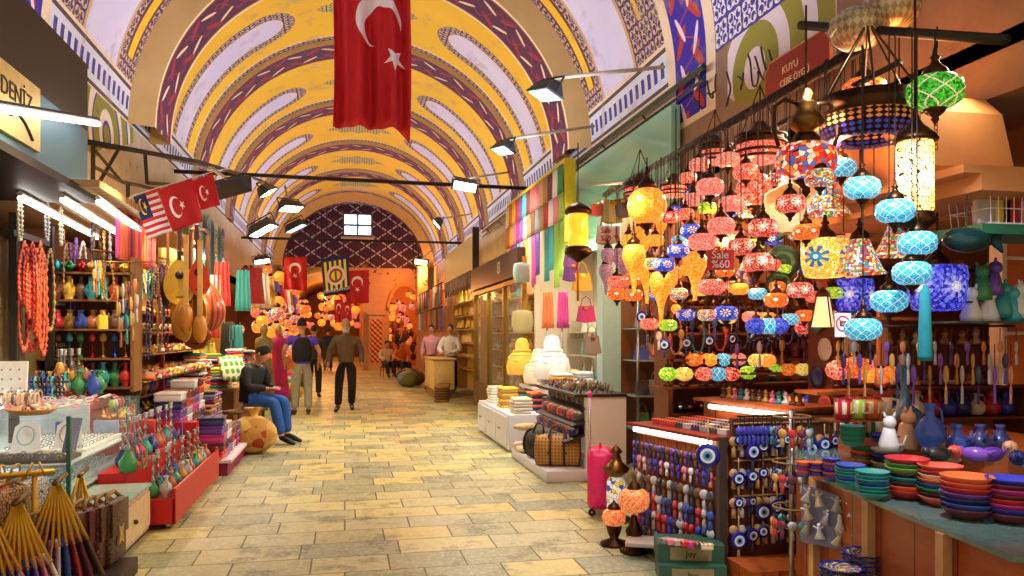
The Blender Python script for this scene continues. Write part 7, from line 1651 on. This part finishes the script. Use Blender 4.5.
# small table lamps etc. near camera: bottles on the far corner of case
# ---- string instruments
LUTE_M = {}
def lute(px, py, Y, L, body, face, rz, tilt, lab, bw=.36, stripes=False):
    t = thing('lute', lab, 'lute', onY(px, py, Y), rz); t.rotation_euler = (0, tilt, rz)
    M = Mat('striped_lute_bowl'); x, y, z = M.sep(M.coord('Object')); a = x.atan2(y + .001); bm = M.done(M.mix(((a * 4).fract() < .45), H(body), tuple(v * .45 for v in H(body))) if stripes else M.mix(M.noise(M.coord('Object'), 8), H(body), tuple(v * .7 for v in H(body))), .25)
    hw = L * bw / 2; pr = lambda v: hw * (sin(PI * min(1, v) ** .75) ** .7 if 0 < v < 1 else 0)
    MB().sheet(lambda u, v: (pr(v) * cos(PI * u), pr(v) * .95 * sin(PI * u), -L * .5 + L * .55 * v), 16, 14).obj('bowl', bm, t)
    MB().prism([(pr(v) * 1.0, -L * .5 + L * .55 * v) for v in [i / 14 for i in range(15)]] + [(-pr(v), -L * .5 + L * .55 * v) for v in [i / 14 for i in range(13, 0, -1)]], 0, .01, RX).obj('soundboard', plain(face, .3), t)
    MB().box((0, -.01, L * .27), (.04, .03, L * .5)).obj('neck', plain('5a3014', .4), t); MB().box((0, .03, L * .55), (.045, .1, .03), rx=.5).obj('peg_box', plain('3a1c0c'), t)
    MB().lathe([(0, 0), (.045, 0), (.045, .004), (0, .004)], 16, (0, -.012, -L * .15), rot=Matrix.Rotation(PI / 2, 4, 'X')).obj('sound_hole', plain('2a140a'), t)
    MB().box((0, -.02, -L * .4), (.08, .012, .012)).obj('bridge', plain('2a140a'), t)
    return t
lute(179, 262, 9.0, .95, '6a3a1c', 'f0c840', .5, .0, 'slim yellow-faced lute hanging nearest under the strung flags', .34)
lute(190, 285, 9.3, 1.15, 'b8742c', 'e0a030', -.5, .05, 'large golden lute with broad body in the middle of the instruments', .42)
lute(207, 285, 9.5, 1.1, 'c85a3c', 'd89a50', 2.6, .0, 'lute turned backwards showing a red striped bowl', .46, True)
lute(196, 318, 9.1, .7, '5a2414', '8a4a20', -.3, .0, 'small dark brown lute hanging lowest of the instruments', .44)
lute(167, 268, 9.2, .9, '4a2818', '7a4a28', 1.9, .1, 'dark striped lute half hidden on the left of the instruments', .44, True)
lute(198, 262, 9.0, .75, 'a82418', 'c83a20', .3, -.05, 'red violin-shaped lute between the golden and the striped one', .3)
lute(185, 300, 8.9, .9, 'd89a3a', 'f0d060', 2.2, .0, 'yellow lute seen from behind under the slim one', .32)
for i, (x_, yt, yb) in enumerate(((186, 235, 330), (200, 240, 340))):
    a, b = onY(x_, yt, 8.7), onY(x_, yb, 8.7); t = thing('saz', 'long-necked saz with pale wooden neck, %s of the two in front of the lutes' % nth(i), 'saz'); MB().box(((a.x + b.x) / 2, a.y, a.z * .6 + b.z * .4), (.045, .03, (a.z - b.z) * .8)).obj('neck', plain('e8b860', .3), t)
    MB().ball((a.x, a.y, b.z + .12), .09, 12, 8, .8, .7, 1.7).obj('bowl', plain('d08a2c', .3), t)
# ---- blue plate display, lanterns cluster, hanging textiles
a, b = onX(196, 176, -2.5), onX(224, 268, -2.5)
t = thing('plate_display', 'tall pale green frame of blue and turquoise plates above the lutes', 'display'); MB().bb(-2.62, -2.55, a.y, onX(224, 200, -2.5).y, 2.3, 3.75).obj('panel', plain('9cc8bc'), t)
for i in range(36):
    y_ = a.y + .25 + (onX(224, 200, -2.5).y - a.y - .5) * (i % 4) / 3; z_ = 2.45 + .145 * (i // 4); c = ['turquoise', 'blue', 'white', 'teal', 'silver', 'turquoise'][(i * 5) % 6]
    PLATE.put((-2.5, y_, z_), 0, f'{c} plate, {nth(i % 4)} from the camera in the {nth(i // 4)} row up of the tall plate frame', 'plates of the tall frame', col(c), (1.2, 1.9, 1), rot=(0, PI / 2, 0))
far_lamps(75, lambda: U(-2.7, -1.55), lambda: U(19, 31), lambda: U(1.5, 3.3), 1.5, 'round orange lamp in the dense lamp shop on the far left')
far_lamps(26, lambda: U(-2.6, -1.2), lambda: U(24, 33), lambda: U(.6, 1.6), 1.6, 'low round lamp heaped in the lamp shop on the far left')
for r in range(3):
    for i in range(8):
        c = ['yellow', 'yellow', 'gold', 'lime'][(i + r) % 4]; BAG.put((-2.35, 12.8 + i * .33, 2.35 - .42 * r), PI / 2, f'{c} embroidered bag, {nth(i)} from the camera in the {nth(r)} row down of the yellow bags', 'yellow bags above the textiles', col(c), 1.15)
mb = MB(); mb.bb(-2.75, -2.7, 12.6, 19, 0, 3.0); struct(mb.obj('wall_shop_left', plain('d0a24c')))
t = thing('textile_table', 'long low table under piles of colourful textiles behind the seated man', 'table'); MB().bb(-2.6, -1.55, 11.7, 17.5, 0, .7).obj('body', plain('7a4a24'), t); MB().bb(-2.65, -1.5, 11.65, 17.55, .7, .74).obj('top', plain('9a6a34'), t)
for s in range(16):
    x_, y_ = -1.75 - .42 * (s % 2), 11.95 + .36 * s * .98
    for i in range(7 + (s * 5) % 7):
        c = ['teal', 'white', 'yellow', 'orange', 'navy', 'lime', 'cream', 'red', 'grey', 'magenta'][(i * 7 + s * 3) % 10]; FOLDP.put((x_, y_, .74 + .041 * i), PI / 2 + jit(.15), f'folded {c} shawl, {nth(i)} from the table in the {nth(s)} pile behind the seated man', 'folded shawls behind the seated man', col(c), 1.05)
q = CUSHP.put((-1.6, 11.75, 1.0), .5, 'white cushion with green dots behind the seated man', None, col('lime'), 1.0, rot=(1.2, 0, .7))
M = Mat('green_dot_cloth'); x, y, z = M.sep(M.coord('Object')); f = hyp((x * 12).fract() - .5, (y * 9).fract() - .5) < .36; q.material_slots[0].link = 'OBJECT'; q.material_slots[0].material = M.done(M.mix(f, H('f0ecd0'), H('6aa83a')), .9)
for i, (x_, y_, Y, c) in enumerate(((243, 270, 15, 'turquoise'), (222, 262, 14, 'red'), (210, 292, 13.5, 'red'), (236, 325, 15, 'turquoise'), (228, 322, 15, 'charcoal'), (213, 275, 14, 'cream'))):
    SCARF.put(onY(x_, y_, Y), 0, ['turquoise lamp-shade cloth', 'red hanging kaftan, upper', 'red hanging kaftan, lower and longer', 'turquoise hanging scarf', 'black hanging scarf', 'cream hanging scarf'][i] + ' beyond the lutes on the left', None, col(c), (1.3, 1, 1.5))
# mannequins
def mannequin(px, py, c, m2, lab):
    p = onZ(px, py, 0); t = thing('mannequin', lab, 'mannequin', p); MB().lathe([(.25, .1), (.2, .6), (.15, .95), (.13, 1.05), (.19, 1.28), (.17, 1.42), (.06, 1.47), (.05, 1.53)], 18, flute=(9, .04)).obj('dress', plain(c, .7), t)
    MB().ball((0, 0, 1.62), .1, 12, 8, .85, 1, 1.2).obj('head', plain(m2, .4), t); MB().lathe([(0, 0), (.16, 0), (.16, .02), (.02, .04), (.02, .12)], 14).obj('stand', STEEL, t)
mannequin(278, 402, 'c82a6a', 'd8a080', 'mannequin in a bright pink dress behind the man with the vest'); mannequin(264, 405, '9a8a4a', 'b89a70', 'mannequin in an olive gold dress beside the pink one')
# ---- near left corner: purses with yellow straps and leather bags
def p_pouch():
    t = thing('pouch', 'x', 'purse'); MB().sheet(lambda u, v: (.014 * cos(2 * PI * u) * (1.2 - .4 * v), .12 * sin(2 * PI * u) * (1 - .12 * v), -.62 + .28 * v), 14, 4).obj('body', TINTR, t)
    MB().sheet(lambda u, v: (.016 * cos(PI * u), .118 * (2 * v - 1) * .92, -.36 + .02 * sin(PI * u) - .0), 6, 6).obj('rim', TINTR, t)
    MB().tube([(0, -.1, -.36), (0, -.04, -.12), (0, 0, 0), (0, .04, -.12), (0, .1, -.36)], .009, 5).obj('strap', plain('d8a420', .6), t); return t
POUCH = Proto(p_pouch)
cols_ = ['brown', 'tan', 'purple', 'coral', 'white', 'cobalt', 'violet', 'pink', 'white', 'blue', 'red', 'burgundy', 'brown']
for b, (x_, y_, D) in enumerate(((18, 506, 3.9), (57, 486, 4.2), (81, 478, 4.9), (-14, 512, 3.8))):
    p = onD(x_, y_, D); tag(MB().tube([p + Vector((-.02, .2, .03)), p + Vector((.02, -.1, .03))], .014, 6).obj('hook', BRASS), nth(b) + ' brass hook gathering a fan of yellow purse straps', 'hook')
    for i in ((1, 3, 4, 6) if b == 2 else range(9)):
        f = (i - 4) / 4; c = cols_[(i + b * 4) % 13]; POUCH.put(p + Vector((f * .02, 0, 0)), .35, f'{c} purse, {nth(i)} from the left in the {["first", "second", "third", "leftmost cut-off"][b]} fan of yellow straps', f'purses in the {nth(b)} strap fan', col(c), .86, rot=(0, -f * .36, .45 + f * .1))
t = thing('purse_rack', 'yellow metal rack behind the fans of purse straps', 'rack')
for a, b in (((-2.6, 4.9), (-1.75, 5.3)),): MB().tube([(a[0], a[1], .66), (b[0], b[1], .66)], .02, 6).obj('bar', plain('c8982a', .4, .6), t)
for x_ in (-2.5, -1.85): MB().tube([(x_, 5.0 + (x_ + 2.5) * .4, 0), (x_, 5.0 + (x_ + 2.5) * .4, .66)], .015, 6).obj('leg', plain('c8982a', .4, .6), t)
for i in range(12): BANG.put((-2.5 + i * .062, 4.98 + i * .028, .68), 0, f'gold buckle ring, {nth(i)} along the yellow purse rack', 'gold rings on the purse rack', col('gold'), 1.2, rot=(jit(.6), PI / 2 + jit(.5), 0))
M = Mat('tooled_leather'); n = M.voro(M.coord('Object'), 40, 'DISTANCE_TO_EDGE'); TOOL = M.done(M.mix(n < .08, M.oi(), H('2a120c')), .45); 
def p_leather():
    t = thing('leather_bag', 'x', 'bag'); mb = MB(); mb.rbox((0, 0, .17), (.3, .055, .34), .025, n=4); mb.obj('body', TOOL, t); MB().rbox((0, -.034, .24), (.29, .012, .18), .005).obj('flap', TOOL, t)
    M4 = RX; st_ = [(.06 * (1 if i % 2 else .45) * cos(PI * i / 4), .2 + .075 * (1 if i % 2 else .45) * sin(PI * i / 4)) for i in range(8)]; MB().prism([(x, y - .05) for x, y in st_], .03, .045, M4).obj('star_patch', plain('c8a050'), t)
    MB().tube([(-.13, 0, .33), (-.06, .02, .37), (.06, .02, .37), (.13, 0, .33)], .012, 6).obj('strap', plain('9a7a3a'), t); return t
LB = Proto(p_leather)
for i in range(9):
    c = ['burgundy', 'brown', 'burgundy', 'brown', 'tan', 'brown', 'burgundy', 'brown', 'bronze'][i]; LB.put((-1.66 + .035 * i, 4.5 + .085 * i, .11), 1.3 + .02 * i, f'{CN_N(c)} tooled leather bag, {nth(i)} from the camera leaning by the wooden drawer', 'tooled leather bags', col(c), (.85, 1, 1.15))
for r in range(2):
    for i in range(12):
        c = ['brown', 'charcoal', 'red', 'burgundy', 'navy', 'tan', 'silver'][(i * 3 + r) % 7]; LB.put((-2.75 + .072 * i, 4.75 + .04 * i + .3 * r, .26), 1.57 - .3 + jit(.1), f'{CN_N(c)} flat leather bag, {nth(i)} from left in the {["front", "rear"][r]} line under the case', 'flat leather bags under the case', col(c), .95)
tag(MB().bb(-3.1, -1.75, 4.6, 5.7, 0, .25).obj('bag_bench', plain('4a3424')), 'dark low bench carrying the flat leather bags', 'bench')
tag(MB().bb(-2.0, -1.28, 4.45, 5.32, 0, .1).obj('pallet', plain('3a2a20')), 'low dark pallet under the leaning leather bags', 'pallet')
# ================================================================== further goods in the crowded places
# rear layer of small lamps hanging behind the front ones
k = 0; sch = ['orange', 'rose', 'eye', 'redwhite', 'amber', 'multi', 'red', 'blue', 'yellow', 'lime']
NMS = dict(SN, multi='multicoloured', flower='flowered')
for r in range(5):
    for i in range(11):
        x_ = 648 + i * 20 + (r % 2) * 9 + jit(4); y_ = 212 + r * 27 + jit(6)
        s = sch[(i * 3 + r * 4) % 10]; L(x_, y_, 19, .132, s, f'small {NMS[s]} lamp, {nth(i)} from bag side in the {["top", "second", "third", "fourth", "lowest"][r]} rear lantern row')
# ornaments hanging in front of the shelving wall
for i in range(34):
    x_ = 642 + i * 5.6; y_ = 300 + (i * 37 % 30); c = ['navy', 'gold', 'red', 'cream', 'teal', 'purple', 'copper', 'blue', 'burgundy'][i * 4 % 9]
    [EYE, CHARM, NECK, CHARM][i % 4].put(onD(x_, y_, 5.9), 1.4 + jit(.4), f'{c} ornament, {nth(i)} from the bag side, hanging before the bronze shelves', 'ornaments before the bronze shelves', None if i % 4 == 0 else col(c), [.8, (1, 1, 2.2), .8, (1.1, 1.1, 1.6)][i % 4])
q0, q1 = onD(636, 296, 5.9), onD(836, 296, 5.9); bar('hanging_rail', 'thin rail with ornaments in front of the bronze shelving wall', q0, q1, .008)
# hanging bead and amulet strings between rear shelf and riser
for i in range(34):
    c = ['gold', 'navy', 'copper', 'silver', 'purple'][i % 5]; CHARM.put(onD(838 + i * 5.4, 328 + (i % 3) * 8, 4.6), jit(1), f'{c} dangling string, {nth(i)} from the no-camera sign before the ceramics wall', 'dangling strings before the ceramics wall', col(c), (.8, .8, 1.6 + .5 * (i % 3)))
bar('hanging_rail', 'thin rail with dangling strings before the ceramics wall', onD(834, 326, 4.6), onD(1015, 326, 4.6), .007)
# bottle rack facing the camera at the back of the jewellery shop
t = thing('bottle_rack', 'brown rack of bottles and brassware behind the bangle stand', 'shelves')
RK = (1.0, 1.28, 1.56, 1.84, 2.1)
for z_ in RK: MB().bb(-2.85, -2.0, 8.1, 8.4, z_ - .02, z_).obj('shelf', plain('8a5a2c'), t)
MB().bb(-2.85, -2.0, 8.4, 8.43, .9, 2.25).obj('back_panel', plain('6a3f1c'), t)
for x_ in (-2.85, -2.0): MB().bb(x_ - .015, x_ + .015, 8.1, 8.42, .952, 2.25).obj('side_panel', plain('8a5a2c'), t)
kinds = [(VASE, 'bottle'), (CANDLE, 'candlestick'), (JUG, 'jug'), (VASE, 'bottle'), (TEAPOT, 'teapot')]
for r, z_ in enumerate(RK):
    for i in range(8):
        c = ['gold', 'yellow', 'green', 'blue', 'brown', 'red', 'copper', 'turquoise'][(i * 3 + r) % 8]; kinds[r][0].put((-2.78 + .1 * i, 8.2 + jit(.03), z_), jit(3), f'{c} {kinds[r][1]}, {nth(i)} from the left on the {["lowest", "second", "third", "fourth", "top"][r]} shelf of the bottle rack', kinds[r][1] + 's of the bottle rack', col(c), [.85, .85, .8, .8, .8][r])
t = thing('glass_board', 'yellow notice card hung before the bottle rack', 'card', onX(103, 322, -2.0)); MB().box((0, 0, 0), (.01, .26, .12)).obj('card', plain('e8c82a'), t); 
# slippers and dishes heaped before the dark red shelves
for r in range(3):
    for i in range(14):
        c = ['orange', 'yellow', 'gold', 'peach', 'red', 'cream'][(i * 5 + r) % 6]; SLIP.put((-2.12 + .14 * r * -.2, 8.8 + .25 * i, [1.02, 1.3, 1.54][r]), -PI / 2 + jit(.5), f'{c} pointed slipper, {nth(i)} from the camera at the {["lower", "middle", "upper"][r]} shelf edge', 'pointed slippers at the shelf edges', col(c), 1.5)
t = thing('slipper_ledge', 'narrow ledges holding pointed slippers along the dark red shelves', 'ledge')
for z_ in (1.02, 1.3, 1.54): MB().bb(-2.22, -2.02, 8.65, 12.35, z_ - .015, z_ - .001).obj('board', plain('b8843c'), t)
# trinkets in the stepped stand gaps
for i in range(26):
    P_, nm = [(TURB, 'figurine'), (TEAPOT, 'little pot'), (CANDLE, 'candlestick'), (BOWL, 'bowl')][i % 4]; c = ['copper', 'gold', 'red', 'teal', 'silver', 'navy', 'lime'][i * 3 % 7]
    P_.put((-1.35 - .2 * (i % 2) + jit(.02), 8.75 + .0 * i + (i // 2) * .13, .17 + .0), jit(3), f'{c} {nm}, {nth(i)} from the camera in front of the gift box piles', 'trinkets before the gift boxes', col(c), .9) if i < 2 else \
    P_.put((-2.1 + .06 * (i % 2), 7.75 + i * .027, .68), jit(3), f'{c} {nm}, {nth(i)} among the crowded third red step', 'crowd of trinkets on the third red step', col(c), .8)
# leather pouches hung under the case edge, toys on the stand
for i in range(14):
    c = ['red', 'yellow', 'lime', 'orange', 'turquoise', 'gold'][i % 6]; HOOK.put((-2.48 + jit(.05), 8.02 - .05 * (i % 7), .95), jit(3), f'{c} tall water pipe, {nth(i)} on the top red step', 'tall water pipes on the top red step', col(c), .8)
# low lamps and textiles heaped left of the far aisle
for i in range(14):
    c = ['magenta', 'yellow', 'tan', 'teal', 'white', 'coral', 'olive'][i % 7]; p = Vector((-1.5 + jit(.3), 17.6 + i * .95, 0))
    tag(MB().ball((0, 0, .2), .26, 12, 7, 1.1, .9, .8).obj('cushion_heap', plain(CN[c], .9), None, p), f'{c} stuffed floor cushion, {nth(i)} along the left aisle edge beyond the textiles', 'cushion', 'floor cushions along the left aisle edge')
for i in range(10):
    c = ['red', 'white', 'gold', 'blue', 'magenta'][i % 5]; SCARF.put((-1.9, 17 + i * 1.4, 2.9), 0, f'{c} cloth, {nth(i)} of those hung over the far left shops', 'cloths hung over the far left shops', col(c), (2.4, 1, 1.5))
bar('garment_rail', 'long rail of hanging cloths over the far left shops', (-1.9, 16.8, 2.92), (-1.9, 30.2, 2.92), .02)

# plates on the dark upright between the two shelving walls
for i in range(6):
    c = ['coral', 'navy', 'cream', 'teal', 'burgundy', 'gold'][i]; o = PLATE.put((3.31, 4.9 + .1 * (i % 2), 1.0 + .2 * i), 0, f'{CN_N(c)} small plate, {nth(i)} up on the dark upright between the shelving walls', 'plates on the dark upright', col(c), .8, rot=(0, -PI / 2, 0))
    o2 = PLATE.put((3.45 + .0 * i, 4.83, 1.02 + .2 * i), 0, f'{CN_N(c)} facing plate, {nth(i)} up at the left end of the ceramics wall', 'facing plates at the ceramics wall', col(c), .75, rot=(PI / 2, 0, 0))

for i in range(22):
    x_ = 108 + (i * 29 % 60); y_ = 262 + (i * 17 % 50); c = ['gold', 'silver', 'burgundy', 'copper', 'teal', 'tan', 'navy'][i % 7]
    [NECK, CHARM][i % 2].put(onX(x_, y_, -1.93), jit(1), f'{c} hanging string, {nth(i)} of the loose ones in front of the bottle rack', 'loose hanging strings by the bottle rack', col(c), [(1, .8, .8 + .3 * (i % 3)), (1, 1, 3)][i % 2])
bar('hanging_rail', 'thin brass rail in front of the bottle rack near the silk strips', onX(104, 262, -1.93), onX(172, 262, -1.93), .008, BRASS)
# small coloured bottles crowding the counter behind the case
for i in range(24):
    c = ['turquoise', 'gold', 'green', 'copper', 'blue', 'yellow', 'cream'][i % 7]; (VASE if i % 2 else CANDLE).put((-2.9 + .06 * (i % 12), 7.75 + .16 * (i // 12), .95), jit(3), f'{c} miniature, {nth(i)} on the counter between case and bottle rack', 'miniatures on the counter', col(c), .8)
tag(MB().bb(-3.25, -2.71, 7.64, 8.08, 0, .95).obj('back_counter', plain('6a4a2c')), 'brown counter between the glass case and the bottle rack', 'counter')
# ================================================================== light
w = bpy.data.worlds.new('world'); SC.world = w; w.use_nodes = True
w.node_tree.nodes['Background'].inputs[0].default_value = (*H('ffe0b8'), 1); w.node_tree.nodes['Background'].inputs[1].default_value = .55
def area(name, loc, rot, sx, sy, e, col):
    l = bpy.data.lights.new(name, 'AREA'); l.shape = 'RECTANGLE'; l.size = sx; l.size_y = sy; l.energy = e; l.color = H(col)
    o = bpy.data.objects.new(name, l); COL.objects.link(o); o.location = loc; o.rotation_euler = rot; return o
def pointl(name, loc, e, col, r=.08):
    l = bpy.data.lights.new(name, 'POINT'); l.energy = e; l.color = H(col); l.shadow_soft_size = r
    o = bpy.data.objects.new(name, l); COL.objects.link(o); o.location = loc; return o
# unseen area lights added above the shops, aimed up to brighten the vault
for Y in (7, 11.5, 16, 20.5, 25, 29.5):
    area('vault_fill', (-1.5, Y, 3.95), (0, math.radians(172), 0), .6, 3.4, 34, 'f4f0ff')
    area('vault_fill', (2.3, Y, 3.95), (0, math.radians(-172), 0), .6, 3.4, 34, 'f4f0ff')
# shop lighting spilling onto the street
for Y in (5, 9.5, 14, 19, 24, 29):
    area('shop_light_left', (-2.6, Y, 2.95), (0, math.radians(-35), 0), .25, 3, 75, 'ffe4b0')
    area('shop_light_right', (3.3, Y, 3.0), (0, math.radians(35), 0), .25, 3, 65, 'ffe8c4')
for Y in (36, 42, 50): pointl('passage_lamp', (-1, Y, 3.4), 150, 'ffb060', .3)
pointl('side_room_lamp', (2.5, 36, 3.2), 90, 'ff9c50', .3)
area('end_wall_lamp', (2.9, 31.5, 4.1), (math.radians(-50), 0, 0), .3, .3, 70, 'ff9a50').rotation_euler = (math.radians(60), 0, 0)
def spot(name, loc, to, e, col, ang=1.5):
    l = bpy.data.lights.new(name, 'SPOT'); l.energy = e; l.color = H(col); l.spot_size = ang; l.spot_blend = .8; l.shadow_soft_size = .05
    o = bpy.data.objects.new(name, l); COL.objects.link(o); o.location = loc; o.rotation_euler = (Vector(to) - Vector(loc)).to_track_quat('-Z', 'Y').to_euler(); return o
for Y in (5.6, 7.2, 9.2, 11, 13, 15.5): spot('shop_spot', (-1.5, Y, 3.1), (-2.6, Y + .2, 1.1), 150 if Y < 8 else 240, 'ffe6b4')  # unseen spots added to brighten the left shop shelves
spot('crockery_fill', (2.0, 2.6, 2.7), (2.9, 3.4, .8), 110, 'f4f2ff'); spot('crockery_fill', (2.4, 3.7, 2.8), (3.4, 4.8, 1.0), 110, 'fff0e0'); spot('stand_fill', (1.5, 4.6, 2.6), (2.3, 4.9, .5), 90, 'fff4ec')  # unseen spots added to lift the dim crockery and souvenir stand
spot('bronze_shelf_fill', (3.0, 4.9, 2.6), (3.4, 6.2, 1.2), 260, 'ffc48c'); spot('bag_spot', (2.2, 9.6, 3.1), (3.0, 9.8, .9), 70, 'fff4e0'); spot('scarf_spot', (1.6, 11.6, 3.6), (2.9, 12, 3.0), 110, 'fffbe8')  # the first is an unseen spot added to brighten the dark bronze shelves
for X, Y, Z in ((2.6, 4.9, 2.1), (2.9, 6.6, 2.2), (2.7, 3.9, 2.5)): pointl('lantern_bulb', (X, Y, Z), 28, 'ffb070', .05)
vs = SC.view_settings; vs.view_transform = 'Standard'; vs.look = 'None'; vs.gamma = 1; vs.use_curve_mapping = False; vs.exposure = .38
SC.display_settings.display_device = 'sRGB'
SC.cycles.max_bounces = 6; SC.cycles.diffuse_bounces = 3; SC.cycles.glossy_bounces = 3; SC.cycles.transmission_bounces = 4; SC.cycles.transparent_max_bounces = 8
SC.cycles.use_denoising = True; SC.cycles.sample_clamp_indirect = 5
